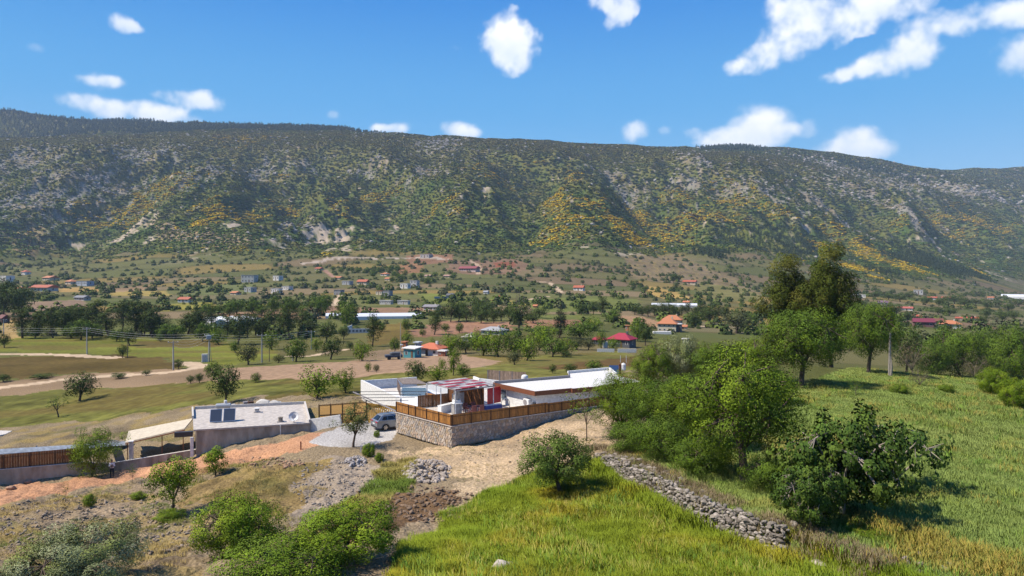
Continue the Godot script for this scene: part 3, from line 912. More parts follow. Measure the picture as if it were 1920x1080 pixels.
func spin(p: Vector3, s: Vector3, tilt := 0.0) -> Transform3D:
	var b := Basis(Vector3.UP, rng.randf() * TAU)
	if tilt > 0.0:
		b = Basis(Vector3(rng.randf_range(-1, 1), 0, rng.randf_range(-1, 1)).normalized(), rng.randf() * tilt) * b
	return Transform3D(b * Basis.from_scale(s), p)

func blob_rock(seed_: int, lumps := 0.35) -> MB:
	rng.seed = seed_
	var m := MB.new()
	var f := FastNoiseLite.new()
	f.seed = seed_
	f.frequency = 0.9
	var pts := []
	var nl := 5
	var ns := 7
	for i in nl + 1:
		var th := PI * i / nl
		for j in ns:
			var ph := TAU * (j + 0.5 * (i % 2)) / ns
			var dir := Vector3(sin(th) * cos(ph), cos(th), sin(th) * sin(ph))
			pts.append(dir * (1.0 + f.get_noise_3dv(dir * 1.6) * lumps * 2.0) * Vector3(1, 0.72, 0.9))
	for i in nl:
		for j in ns:
			var a: Vector3 = pts[i * ns + j]
			var b: Vector3 = pts[i * ns + (j + 1) % ns]
			var c: Vector3 = pts[(i + 1) * ns + j]
			var d: Vector3 = pts[(i + 1) * ns + (j + 1) % ns]
			if i > 0: m.face3(a, b, d, Vector3.ZERO)
			if i < nl - 1: m.face3(a, d, c, Vector3.ZERO)
	return m

func mountain_cover() -> void:
	rng.seed = 77
	var bush := clump_mesh(40, 0.7, 0.6, 0.42, 1.6)
	var spire := clump_mesh(46, 0.7, 0.4, 1.6)
	var rock := blob_rock(5).mesh(rough_mat(Color(1, 1, 1), 0.95, 0.1, false, true))
	var b_t := []; var b_c := []; var y_t := []; var y_c := []; var p_t := []; var p_c := []; var r_t := []; var r_c := []
	var d := 820.0
	while d < 4300.0:
		var step := 5.8 if d < 2000.0 else (7.6 if d < 2800.0 else 12.0)
		var x := -1.05 * d
		while x < 1.05 * d:
			var px := x + rng.randf_range(-0.5, 0.5) * step
			var pz := -d + rng.randf_range(-0.5, 0.5) * step
			x += step
			var h := height(px, pz)
			var hill := hill_share(h, -pz, px, pz)
			if hill < 0.3 + rng.randf() * 0.5: continue
			var nf := n_fine.get_noise_2d(px, pz)
			var s := n_patch.get_noise_2d(px * 0.25, pz * 0.25) * 0.5 + 0.5
			var g := n_patch.get_noise_2d(px * 0.9 + 70.0, pz * 0.45) * 0.5 + 0.5
			var up := smoothstep(80.0, 420.0, h)
			var rw := spot_at("rock", px, pz)
			var bw := spot_at("bare", px, pz)
			var bare := smoothstep(0.58, 0.72, g + rw * 0.30 - 0.12 + up * 0.03)
			if bw + (g - 0.5) * 0.8 > 0.42:
				if rng.randf() < 0.75: continue
			if rng.randf() < bare * 0.82:
				if rng.randf() < 0.6:
					var k := rng.randf_range(0.5, 1.2) * step * 0.5
					r_t.append(spin(Vector3(px, h + k * 0.2, pz), Vector3(k * 1.3, k * rng.randf_range(0.5, 1.1), k), 0.5))
					r_c.append(Color(0.42, 0.40, 0.38).lerp(Color(0.29, 0.245, 0.19), rng.randf()) * rng.randf_range(0.8, 1.15))
				continue
			var pw := spot_at("pine", px, pz)
			var y := spot_at("broom", px, pz)
			if pw > 0.25 and rng.randf() < pw * 1.5 - 0.2:
				var k := rng.randf_range(0.35, 0.6) * step
				p_t.append(spin(Vector3(px, h + k * 0.5, pz), Vector3(k * 0.8, k * rng.randf_range(1.0, 1.5), k * 0.8)))
				p_c.append(Color(0.028, 0.048, 0.02).lerp(Color(0.045, 0.068, 0.024), rng.randf()))
				continue
			var yes := y + n_patch.get_noise_2d(px * 0.5 + 200.0, pz * 0.7) * 1.1 - 0.05
			var k2 := step * rng.randf_range(0.5, 0.9)
			if y > 0.08 and yes > rng.randf_range(0.45, 0.75) or rng.randf() < 0.003:
				y_t.append(spin(Vector3(px, h, pz), Vector3(k2, k2 * 0.7, k2)))
				y_c.append(Color(0.62, 0.42, 0.014).lerp(Color(0.42, 0.33, 0.02), rng.randf()))
			else:
				b_t.append(spin(Vector3(px, h - 0.2, pz), Vector3(k2, k2 * rng.randf_range(0.45, 0.7), k2)))
				var q := Color(0.078, 0.135, 0.020).lerp(Color(0.23, 0.205, 0.038), clampf(s * 0.8 + up * 0.35 - 0.32 + nf * 0.7 + y * 0.2 + rng.randf_range(-0.12, 0.12), 0, 1))
				q = q.lerp(Color(0.21, 0.19, 0.045), smoothstep(300.0, 430.0, h) * smoothstep(2750.0, 2500.0, -pz) * 0.6)
				if rng.randf() < 0.03: q = q.lerp(Color(0.16, 0.11, 0.05), 0.7)
				b_c.append(q * rng.randf_range(0.9, 1.1))
		d += step * 1.15
	many("mountain_scrub", bush, b_t, b_c, "dark green scrub covering the long mountain", "scrub")
	many("broom_thickets", bush, y_t, y_c, "yellow flowering broom in drifts on the mountainside", "broom")
	many("mountain_forest", spire, p_t, p_c, "dark pine wood on the lower mountainside and the far ridges", "forest")
	many("mountain_rocks", rock, r_t, r_c, "pale grey limestone outcrops scattered over the mountain", "rocks")

var no_grow := []                          # plans that stay free of scattered bushes
func open_land(p: Vector2) -> bool:
	for q in no_grow:
		if q.distance_squared_to(p) < 80.0: return false
	for q in patches:
		if (q[3] == ROAD or q[3] == PLOUGH or (q[3] == CROP and q[4] < 2.0)) and q[1].has_point(p) and Geometry2D.is_point_in_polygon(p, q[0]): return false
	return true

func valley_cover() -> void:
	rng.seed = 78
	var bush := clump_mesh(60, 0.55, 0.42, 0.95)
	var t := []; var c := []
	var d := 265.0
	while d < 1350.0:
		var step := 7.5 if d < 500.0 else 10.0
		var x := -1.05 * d
		while x < 1.05 * d:
			var px := x + rng.randf_range(-0.5, 0.5) * step
			var pz := -d + rng.randf_range(-0.5, 0.5) * step
			x += step
			var h := height(px, pz)
			if hill_share(h, -pz, px, pz) > 0.6: continue
			var edge := n_edge.get_noise_2d(px * 0.55, pz * 1.1)
			var dens := 0.07 + 0.85 * smoothstep(-0.80, -0.95, edge) + 0.7 * smoothstep(0.18, 0.45, n_fine.get_noise_2d(px * 0.6 + 300.0, pz * 0.9))
			if rng.randf() > dens * 0.7: continue
			if not open_land(Vector2(px, pz)): continue
			var k := rng.randf_range(1.1, 2.6) if rng.randf() < 0.6 else rng.randf_range(2.4, 4.6)
			t.append(spin(Vector3(px, h + k * 0.2, pz), Vector3(k, k * rng.randf_range(0.8, 1.3), k)))
			var q := Color(0.045, 0.07, 0.02).lerp(Color(0.105, 0.14, 0.03), pow(rng.randf(), 1.5))
			if rng.randf() < 0.2: q = Color(0.085, 0.095, 0.045)
			c.append(q)
		d += step
	many("valley_scrub", bush, t, c, "hedges and small bushes scattered between the far fields", "hedges")

func tuft_mesh(blades: int, high: float, wide: float, spread: float) -> ArrayMesh:
	var m := MB.new()
	for i in blades:
		var b := Vector3(rng.randf_range(-1, 1), 0, rng.randf_range(-1, 1)) * spread
		var dir := Vector3(rng.randf_range(-1, 1) + 0.35, 0, rng.randf_range(-1, 1) + 0.15).normalized()
		var h := high * rng.randf_range(0.6, 1.15)
		var side := Vector3(-dir.z, 0, dir.x) * wide
		var p1 := b + Vector3(0, h * 0.6, 0) + dir * h * 0.14
		var p2 := b + Vector3(0, h * 0.95, 0) + dir * h * rng.randf_range(0.3, 0.6)
		var nor := (Vector3(0, 1.5, 0) + dir * 0.3 + ball() * 0.3).normalized()
		var k := m.v.size()
		m.v.append_array(PackedVector3Array([b - side, b + side, p1 - side * 0.8, p1 + side * 0.8, p2]))
		var s := rng.randf_range(0.85, 1.15)
		for j in 5:
			m.n.append(nor); m.uv.append(Vector2.ZERO); m.c.append(Color(s, s, s))
		m.ix.append_array(PackedInt32Array([k, k + 2, k + 1, k + 1, k + 2, k + 3, k + 2, k + 4, k + 3]))
	return m.mesh(leaf_mat)

func sow(called: String, zone: PackedVector2Array, step: float, me: Mesh, size: float, tint_of: Callable, label: String, category := "grass", keep := 1.0) -> void:
	var r := bounds(zone)
	var t := []; var c := []
	var z := r.position.y
	while z < r.end.y:
		var x := r.position.x
		while x < r.end.x:
			var p := Vector2(x + rng.randf_range(-0.6, 0.6) * step, z + rng.randf_range(-0.6, 0.6) * step)
			x += step
			if -p.y < 20.0 or absf(p.x) > -p.y * 0.85: continue
			if keep < 1.0 and n_patch.get_noise_2d(p.x * 2.2 + 50.0, p.y * 2.2) * 0.5 + 0.5 > keep * rng.randf_range(0.8, 1.2): continue
			if not Geometry2D.is_point_in_polygon(p + Vector2(n_bump.get_noise_2d(p.x, p.y), n_bump.get_noise_2d(p.y, p.x)) * 0.7, zone): continue
			var k := size * rng.randf_range(0.7, 1.3) * (1.0 + 0.35 * n_patch.get_noise_2d(p.x * 3.0, p.y * 3.0))
			t.append(spin(Vector3(p.x, height(p.x, p.y) - 0.03, p.y), Vector3(k, k, k), 0.25))
			c.append(tint_of.call(p))
		z += step
	many(called, me, t, c, label, category)

func grass_cover() -> void:
	rng.seed = 79
	var tuft := tuft_mesh(40, 0.23, 0.006, 0.24)
	var weed := tuft_mesh(36, 0.28, 0.009, 0.36)
	var blade := tuft_mesh(46, 0.19, 0.0075, 0.34)
	var lower := func(p: Vector2) -> Color:
		var a := n_patch.get_noise_2d(p.x * 1.4, p.y * 1.4) * 0.5 + 0.5
		var b := n_patch.get_noise_2d(p.x * 1.1 + p.y * 0.8 + 70.0, p.y * 1.6 - p.x * 1.2 + 20.0) * 0.5 + 0.5
		var c := Color(0.128, 0.215, 0.016).lerp(Color(0.235, 0.262, 0.022), a)
		return c.lerp(Color(0.42, 0.29, 0.03), smoothstep(0.55, 0.8, b) * 0.6) * rng.randf_range(0.9, 1.1)
	var upper := func(p: Vector2) -> Color:
		var a := n_patch.get_noise_2d(p.x * 0.8, p.y * 0.8) * 0.5 + 0.5
		var b := n_patch.get_noise_2d(p.x * 0.7 + 30.0, p.y * 2.0 + 20.0) * 0.5 + 0.5
		var c := Color(0.19, 0.285, 0.065).lerp(Color(0.29, 0.34, 0.10), a)
		return c.lerp(Color(0.38, 0.30, 0.08), smoothstep(0.6, 0.8, b) * 0.7) * rng.randf_range(0.9, 1.1)
	var dry := func(p: Vector2) -> Color:
		var a := n_patch.get_noise_2d(p.x, p.y) * 0.5 + 0.5
		return Color(0.11, 0.15, 0.03).lerp(Color(0.34, 0.26, 0.10), smoothstep(0.3, 0.6, a)) * rng.randf_range(0.8, 1.2)
	var stray := func(p: Vector2) -> Color:
		return [Color(0.34, 0.32, 0.08), Color(0.10, 0.19, 0.03), Color(0.24, 0.30, 0.05), Color(0.30, 0.24, 0.05), Color(0.14, 0.25, 0.03)][rng.randi() % 5] * rng.randf_range(0.85, 1.15)
	for q in patches:
		if q[3] == LOWER:
			sow("field_weeds", q[0], 0.55, weed, 1.35, stray, "taller weeds and dry seed heads standing in the lower grass field", "weeds", 0.5)
			sow("tall_grass", q[0], 0.15, tuft, 1.1, lower, "tall bright green and yellow grass below the dry stone wall")
		elif q[3] == MEADOW:
			sow("meadow_weeds", q[0], 0.8, weed, 1.3, stray, "taller weeds and yellow stems scattered over the right meadow", "weeds", 0.5)
			sow("meadow_grass", q[0], 0.24, blade, 1.0, upper, "long grey green grass of the meadow above the dry stone wall")
	sow("green_weeds", plan([[600, 975], [690, 915], [745, 862], [778, 860], [784, 905], [730, 935], [655, 968]]), 0.17, weed, 0.95, func(p): return Color(0.12, 0.18, 0.03).lerp(Color(0.30, 0.26, 0.08), smoothstep(0.4, 0.7, n_patch.get_noise_2d(p.x * 2.0, p.y * 2.0) * 0.5 + 0.5)) * rng.randf_range(0.8, 1.2), "strip of green weeds beside the heap of pale rubble", "grass", 0.68)
	sow("dry_weeds", plan([[-120, 1300], [-60, 960], [80, 935], [230, 912], [340, 930], [430, 880], [560, 865], [600, 900], [640, 960], [560, 1010], [420, 1300]]), 0.34, weed, 0.62, dry, "dry straw and low weeds on the bare slope", "weeds", 0.46)
	sow("roadside_weeds", plan([[330, 900], [440, 872], [520, 858], [530, 868], [450, 890], [360, 925]]), 0.3, weed, 0.8, dry, "low weeds along the near side of the orange track", "weeds", 0.5)
	var brush := func(p: Vector2) -> Color:
		return Color(0.19, 0.145, 0.10).lerp(Color(0.27, 0.225, 0.12), rng.randf()) * rng.randf_range(0.8, 1.2)
	var top := PackedVector2Array()
	var under := PackedVector2Array()
	for i in range(0, 7):
		var t := (wall_line[i + 1] - wall_line[i]).normalized()
		var nrm := Vector2(-t.y, t.x)
		if wall_side(wall_line[i] + nrm) < 0: nrm = -nrm
		top.append(wall_line[i] + nrm * 1.3)
		under.insert(0, wall_line[i] - nrm * 0.3)
	top.append_array(under)
	sow("dry_brush", top, 0.15, weed, 1.05, brush, "brown dry brush growing along the top of the dry stone wall", "brush", 0.58)
	var foot := PackedVector2Array()
	var foot2 := PackedVector2Array()
	for i in range(1, 7):
		var t := (wall_line[i + 1] - wall_line[i]).normalized()
		var nrm := Vector2(-t.y, t.x)
		if wall_side(wall_line[i] + nrm) < 0: nrm = -nrm
		foot.append(wall_line[i] - nrm * 0.75)
		foot2.insert(0, wall_line[i] - nrm * 1.5)
	foot.append_array(foot2)
	sow("wall_grass", foot, 0.2, tuft, 2.3, lower, "taller grass growing against the foot of the dry stone wall", "grass", 0.6)
	sow("ochre_grass", plan([[1600, 985], [1700, 965], [1850, 1000], [1920, 1040], [1920, 1090], [1760, 1090], [1640, 1050]]), 0.2, weed, 1.25, func(_p): return Color(0.40, 0.29, 0.07).lerp(Color(0.27, 0.27, 0.05), rng.randf()) * rng.randf_range(0.85, 1.15), "ochre dry grass between the fig tree and the bottom right corner", "grass", 0.4)
	sow("sand_weeds", plan([[740, 842], [846, 838], [1000, 800], [1120, 785], [1135, 840], [1000, 880], [960, 930], [860, 905], [770, 860]]), 0.5, weed, 0.4, dry, "sparse weeds on the sandy ground below the stone wall", "weeds", 0.45)

# ------------------------------------------------------------------ the walled villa and its neighbours
func bar(m: MB, a: Vector3, b: Vector3, wide: float, high: float) -> void:
	var t := (b - a).normalized()
	var up := Vector3.UP if absf(t.y) < 0.95 else Vector3.RIGHT
	var s := t.cross(up).normalized()
	var w := s.cross(t).normalized()
	m.box((a + b) / 2, Vector3(a.distance_to(b), high, wide), Basis(t, w, s))

func one_bar(a: Vector3, b: Vector3, wide: float, high: float, mt: Material) -> ArrayMesh:
	var m := MB.new()
	bar(m, a, b, wide, high)
	return m.mesh(mt)

func one_box(at_: Vector3, size: Vector3, mt: Material, turn := 0.0, soft := 0.0) -> ArrayMesh:
	var m := MB.new()
	if soft > 0.0: m.soft_box(at_, size, soft, Basis(Vector3.UP, turn))
	else: m.box(at_, size, Basis(Vector3.UP, turn))
	return m.mesh(mt)

func xz(a: Vector2, y: float) -> Vector3:
	return Vector3(a.x, y, a.y)

func along(u: float, a: Vector2, b: Vector2) -> float:   # where the bearing of pixel column u meets the line a-b
	var t := (u - 960.0) / FOCAL
	var d := (b - a).normalized()
	return (-t * a.y - a.x) / (d.x + t * d.y)

func bisect(poly: PackedVector2Array, a: Vector2, b: Vector2, gap: float) -> PackedVector2Array:
	var n := (b - a).normalized()
	var k := n.dot((a + b) / 2) - gap
	var out := PackedVector2Array()
	for i in poly.size():
		var p := poly[i]
		var q := poly[(i + 1) % poly.size()]
		var dp := n.dot(p) - k
		var dq := n.dot(q) - k
		if dp <= 0.0: out.append(p)
		if dp * dq < 0.0: out.append(p.lerp(q, dp / (dp - dq)))
	return out

# a rubble masonry wall: a mortar core, a coping, and every stone of the outer face a piece of its own
func stone_wall(label: String, a: Vector2, b: Vector2, top: float, foot: float, out: Vector2, cell: float, seed_: int) -> void:
	rng.seed = seed_
	var o := thing("stone_wall", label, "wall", xz(a, top))
	var long := a.distance_to(b)
	var d := (b - a) / long
	var w3 := Vector3(d.x, 0, d.y)
	var o3 := Vector3(out.x, 0, out.y)
	var core := MB.new()
	var c := w3 * long / 2 - o3 * 0.24 + Vector3(0, (foot - top) / 2 - 0.04, 0)
	core.box(c, Vector3(long, top - foot, 0.44), Basis(w3, Vector3.UP, w3.cross(Vector3.UP)))
	part("mortar_core", core.mesh(m_mortar), o)
	var cop := MB.new()
	cop.soft_box(w3 * long / 2 - o3 * 0.2 + Vector3(0, 0.0, 0), Vector3(long + 0.16, 0.09, 0.62), 0.02, Basis(w3, Vector3.UP, w3.cross(Vector3.UP)))
	part("coping", cop.mesh(m_coping), o)
	var nu := int(long / cell)
	var high := top - foot - 0.06
	var nv := int(ceil(high / (cell * 0.86)))
	var cw := long / nu
	var ch := high / nv
	var sites := []
	for j in range(-1, nv + 1):
		for i in range(-1, nu + 1):
			sites.append(Vector2((i + 0.5 + 0.5 * (j & 1) + rng.randf_range(-0.38, 0.38)) * cw, -(j + 0.5 + rng.randf_range(-0.36, 0.36)) * ch - 0.06))
	var tones := [Color(0.54, 0.46, 0.385), Color(0.44, 0.37, 0.315), Color(0.62, 0.54, 0.465), Color(0.50, 0.39, 0.275), Color(0.39, 0.36, 0.34), Color(0.57, 0.43, 0.33)]
	var count := 0
	for j in nv:
		for i in nu:
			var s: Vector2 = sites[(j + 1) * (nu + 2) + i + 1]
			if s.x < 0.02 or s.x > long - 0.02: continue
			var world := a + d * s.x
			if height(world.x + out.x * 0.7, world.y + out.y * 0.7) > top + s.y + ch * 0.9: continue
			var poly := PackedVector2Array([Vector2(0.012, -0.06), Vector2(long - 0.012, -0.06), Vector2(long - 0.012, -high - 0.06), Vector2(0.012, -high - 0.06)])
			for dj in range(-2, 3):
				for di in range(-2, 3):
					var jj := j + 1 + dj
					var ii := i + 1 + di
					if (di == 0 and dj == 0) or jj < 0 or ii < 0 or jj >= nv + 2 or ii >= nu + 2: continue
					poly = bisect(poly, s, sites[jj * (nu + 2) + ii], 0.014)
			if poly.size() < 3: continue
			var m := MB.new()
			m.col = tones[rng.randi() % tones.size()] * rng.randf_range(0.85, 1.15)
			var mid := Vector2.ZERO
			for q in poly: mid += q / poly.size()
			var deep := rng.randf_range(0.025, 0.06)
			var back := []
			var front := []
			for q in poly:
				var f := mid + (q - mid) * 0.84
				back.append(w3 * q.x + Vector3(0, q.y, 0) - o3 * 0.03)
				front.append(w3 * f.x + Vector3(0, f.y, 0) + o3 * deep)
			var inner := w3 * mid.x + Vector3(0, mid.y, 0) - o3 * 0.3
			for k in poly.size():
				var k2 := (k + 1) % poly.size()
				m.face(back[k], back[k2], front[k2], front[k], inner)
				if k > 0 and k2 > 0: m.face3(front[0], front[k], front[k2], inner)
			quick_part("stone", count, m.mesh(m_stone), o)
			count += 1

# upright boards between posts; each board is its own piece
func board_fence(called: String, label: String, a: Vector3, b: Vector3, high: float, posts: Array, board: float, wood: Material, dark: Material, cap := true, gap := 0.012) -> Node3D:
	var o := thing(called, label, "fence", a)
	var d := b - a
	var flat := Vector3(d.x, 0, d.z)
	var long := flat.length()
	var t := flat / long
	var s := t.cross(Vector3.UP)
	if s.dot(a) > 0.0: s = -s              # posts and rails stand on the outer side
	var n := int(long / board)
	var w := long / n
	var me := []
	for k in 3:
		var m := MB.new()
		m.col = Color(1, 1, 1) * [0.72, 1.0, 1.22][k]
		m.box(Vector3(0, high / 2, 0), Vector3(w - gap, high - 0.02, 0.02), Basis(t, Vector3.UP, s))
		me.append(m.mesh(wood))
	for i in n:
		var x := (i + 0.5) * w
		var p := quick_part("board", i, me[rng.randi() % 3], o)
		p.position = t * x + Vector3(0, d.y * x / long, 0) + s * rng.randf_range(-0.003, 0.003)
	var pm := one_box(Vector3(0, high / 2, 0), Vector3(0.1, high - 0.02, 0.06), dark)
	var k := 0
	for x in posts:
		var p := quick_part("post", k, pm, o)
		p.position = t * x + Vector3(0, d.y * x / long, 0) + s * 0.045
		k += 1
	if cap:
		part("rail", one_bar(Vector3(0, high * 0.8, 0) + s * 0.03, t * long + Vector3(0, d.y + high * 0.8, 0) + s * 0.03, 0.03, 0.05, dark), o)
		part("rail", one_bar(Vector3(0, 0.05, 0) + s * 0.03, t * long + Vector3(0, d.y + 0.05, 0) + s * 0.03, 0.03, 0.06, dark), o)
	return o

var m_mortar: Material; var m_coping: Material; var m_stone: Material; var m_wood: Material; var m_wood_dark: Material; var m_wood_shade: Material
var m_white: Material; var m_concrete: Material; var m_pale: Material; var m_roofwhite: Material; var m_brown: Material; var m_metal: Material
var m_glass: Material; var m_dark: Material; var m_red: Material; var m_grey: Material; var m_blue: Material; var m_reed: Material; var m_yellow: Material
const FLOOR_Y := -14.2

func villa_materials() -> void:
	m_mortar = rough_mat(Color(0.46, 0.415, 0.37), 0.95, 0.8)
	m_coping = rough_mat(Color(0.52, 0.46, 0.42), 0.85, 0.6)
	m_stone = rough_mat(Color(1, 1, 1), 0.9, 1.1, false, true, 0.9)
	m_wood = rough_mat(Color(0.54, 0.25, 0.06), 0.55, 0.9, true, true, 0.3)
	m_wood_dark = rough_mat(Color(0.11, 0.045, 0.016), 0.6, 0.9)
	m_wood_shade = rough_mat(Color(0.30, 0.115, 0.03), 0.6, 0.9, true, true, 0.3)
	m_white = rough_mat(Color(0.78, 0.79, 0.80), 0.8, 0.3, false, false, 0.2)
	m_concrete = rough_mat(Color(0.50, 0.445, 0.385), 0.95, 0.16, true)
	m_pale = rough_mat(Color(0.62, 0.58, 0.54), 0.9, 0.3)
	m_roofwhite = rough_mat(Color(0.74, 0.73, 0.71), 0.7, 0.5, false, false, 0.3)
	m_brown = rough_mat(Color(0.21, 0.075, 0.035), 0.5, 0.5, false, false, 0.2)
	m_metal = mat(Color(0.45, 0.46, 0.48), 0.35, 0.8)
	m_dark = mat(Color(0.03, 0.03, 0.035), 0.5)
	m_red = rough_mat(Color(0.38, 0.022, 0.035), 0.5, 0.5, false, false, 0.2)
	m_grey = rough_mat(Color(0.30, 0.28, 0.29), 0.6, 0.5, false, false, 0.2)
	m_blue = mat(Color(0.02, 0.045, 0.22), 0.6)
	m_reed = rough_mat(Color(0.66, 0.39, 0.13), 0.9, 1.2)
	m_yellow = rough_mat(Color(0.66, 0.38, 0.06), 0.6, 0.9, true, true, 0.3)
	var g := StandardMaterial3D.new()
	g.albedo_color = Color(0.72, 0.84, 0.9, 0.25)
	g.transparency = BaseMaterial3D.TRANSPARENCY_ALPHA
	g.roughness = 0.05
	m_glass = g

const C0 := Vector2(-5.43, -61.0)
const CL := Vector2(-11.5, -67.5)
const CR := Vector2(14.2, -74.15)

func villa() -> void:
	rng.seed = 31
	var top := -13.37
	stone_wall("sunlit rubble stone wall left of the corner, beside the parked grey car", C0, CL, top, -15.35, Vector2(-0.73, 0.683), 0.30, 41)
	stone_wall("shaded rubble stone wall right of the corner, above the sandy ground", C0 + Vector2(0.02, 0.02), CR, top, -15.1, Vector2(0.557, 0.83), 0.33, 42)
	var posts := []
	for u in [846, 823, 800, 779, 766, 743]: posts.append(along(u, C0, CL))
	board_fence("board_fence", "sunlit orange board fence on the stone wall above the parked car", xz(C0, top + 0.05), xz(CL, top + 0.05), 1.03, posts, 0.2, m_wood, m_wood_dark)
	posts = []
	for u in [848, 883, 920, 955, 990, 1022]: posts.append(along(u, C0, CR))
	var k := along(1027, C0, CR)
	var mid := C0 + (CR - C0).normalized() * k
	board_fence("board_fence", "orange brown board fence on the stone wall facing the sandy slope", xz(C0, top + 0.05), xz(mid, top + 0.05), 1.03, posts, 0.2, m_wood, m_wood_dark)
	posts = []
	for u in [1029, 1053, 1080, 1105, 1130]: posts.append(along(u, C0, CR) - k)
	board_fence("board_fence", "slightly lower end of the board fence, beside the green trees", xz(mid, top + 0.05), xz(CR, top + 0.05), 0.95, posts, 0.2, m_wood, m_wood_dark)
	# the terrace
	var yard := PackedVector2Array([C0 + Vector2(0, -0.5), CL + Vector2(0.4, -0.2), Vector2(-12.3, -74), Vector2(-19, -86), Vector2(-9, -91), Vector2(16, -91), Vector2(18, -78), CR + Vector2(-0.2, -0.3)])
	var m := MB.new()
	m.prism(yard, FLOOR_Y - 1.5, FLOOR_Y)
	solo("terrace", m.mesh(m_pale), "pale paved terrace inside the walls of the villa", "terrace", Vector3.ZERO, "", "structure")
	# white tiles of the pool deck, joints open
	m = MB.new()
	var deck := thing("pool_deck", "white tiled deck between the white wall and the glass pool screen", "deck")
	tag(deck, "", "", "", "structure")
	var tile := one_box(Vector3.ZERO, Vector3(1.36, 0.05, 1.36), m_white, 0.0, 0.012)
	var e1 := Vector2(-0.5, -0.866)
	var e2 := Vector2(0.866, -0.5)
	var cnt := 0
	for i in 8:
		for j in 6:
			var p := Vector2(-11.3, -73.9) + e1 * (i + 0.5) * 1.4 + e2 * (j - 0.6) * 1.4
			if not Geometry2D.is_point_in_polygon(p, yard): continue
			var t := quick_part("tile", cnt, tile, deck)
			t.position = xz(p, FLOOR_Y + 0.03)
			t.rotation.y = atan2(-e2.y, e2.x)
			cnt += 1
	# white boundary wall of the pool garden
	m = MB.new()
	bar(m, Vector3(-11.9, -14.0, -72.9), Vector3(-19.0, -14.0, -86.0), 0.2, 2.1)
	solo("garden_wall", m.mesh(m_white), "bright white garden wall running back from the yellow gate", "wall")
	m = MB.new()
	bar(m, Vector3(-19.0, -14.0, -86.1), Vector3(-12.5, -14.0, -89.2), 0.2, 1.9)
	solo("garden_wall", m.mesh(m_white), "short white garden wall behind the brown pool screen", "wall")
	# beams over the drive, from the white wall to the fence
	var bm := thing("beam_frame", "thin dark beams crossing above the yellow slatted gate", "pergola", Vector3(-12.5, -12.6, -72.0))
	for i in 4:
		part("beam", one_bar(Vector3(-4.8 + i * 0.4, 0.1 - i * 0.16, -2.4 + i * 1.0), Vector3(3.4 - i * 0.5, 0.38 - i * 0.12, -1.0 + i * 1.1), 0.06, 0.05, m_dark), bm)
	part("rail", one_bar(Vector3(-4.9, 0.05, -2.6), Vector3(1.0, -0.75, 4.2), 0.12, 0.1, m_grey), bm)
	# swimming pool behind glass
	pool()
	pergola()
	house()
	# screens on the terrace
	var a := on_y(784, 765, FLOOR_Y)
	var b := on_y(841, 760, FLOOR_Y)
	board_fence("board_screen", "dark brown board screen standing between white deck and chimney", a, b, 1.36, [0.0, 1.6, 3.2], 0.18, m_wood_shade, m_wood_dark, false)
	a = on_y(799, 748, FLOOR_Y)
	b = on_y(841, 756, FLOOR_Y)
	board_fence("board_screen", "light orange board screen at the foot of the glass panels", a, b, 0.75, [0.0, 1.8], 0.18, m_wood, m_wood_dark, false)
	a = on_y(841, 753, FLOOR_Y)
	b = on_y(914, 765, FLOOR_Y)
	a = xz(Vector2(-7.2, -77.2), FLOOR_Y)
	b = xz(Vector2(-3.05, -74.4), FLOOR_Y)
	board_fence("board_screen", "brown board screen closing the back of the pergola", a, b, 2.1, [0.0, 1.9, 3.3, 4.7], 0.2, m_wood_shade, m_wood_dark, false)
	# red panel and blue bench cover
	var p0 := on_y(914, 764, FLOOR_Y)
	var p1 := on_y(939, 759, FLOOR_Y)
	solo("red_panel", one_bar(p0 + Vector3(0, 1.2, 0), p1 + Vector3(0, 1.2, 0), 0.06, 1.75, rough_mat(Color(0.62, 0.03, 0.045), 0.5, 0.5, false, false, 0.2)), "bright red upright panel between the pergola and the white house", "panel")
	var q0 := on_y(908, 770, FLOOR_Y)
	var q1 := on_y(939, 766, FLOOR_Y)
	var bench := thing("bench", "low bench with blue cover and white edge below the red panel", "bench", q0)
	part("cover", one_bar(Vector3(0, 0.32, 0), q1 - q0 + Vector3(0, 0.32, 0), 0.5, 0.36, m_blue), bench)
	part("edge", one_bar(Vector3(0, 0.53, -0.05), q1 - q0 + Vector3(0, 0.53, -0.05), 0.42, 0.06, m_white), bench)
	part("foot", one_bar(Vector3(0.05, 0.07, 0), q1 - q0 + Vector3(-0.05, 0.07, 0), 0.4, 0.14, m_grey), bench)
	barbecue()
	dining()

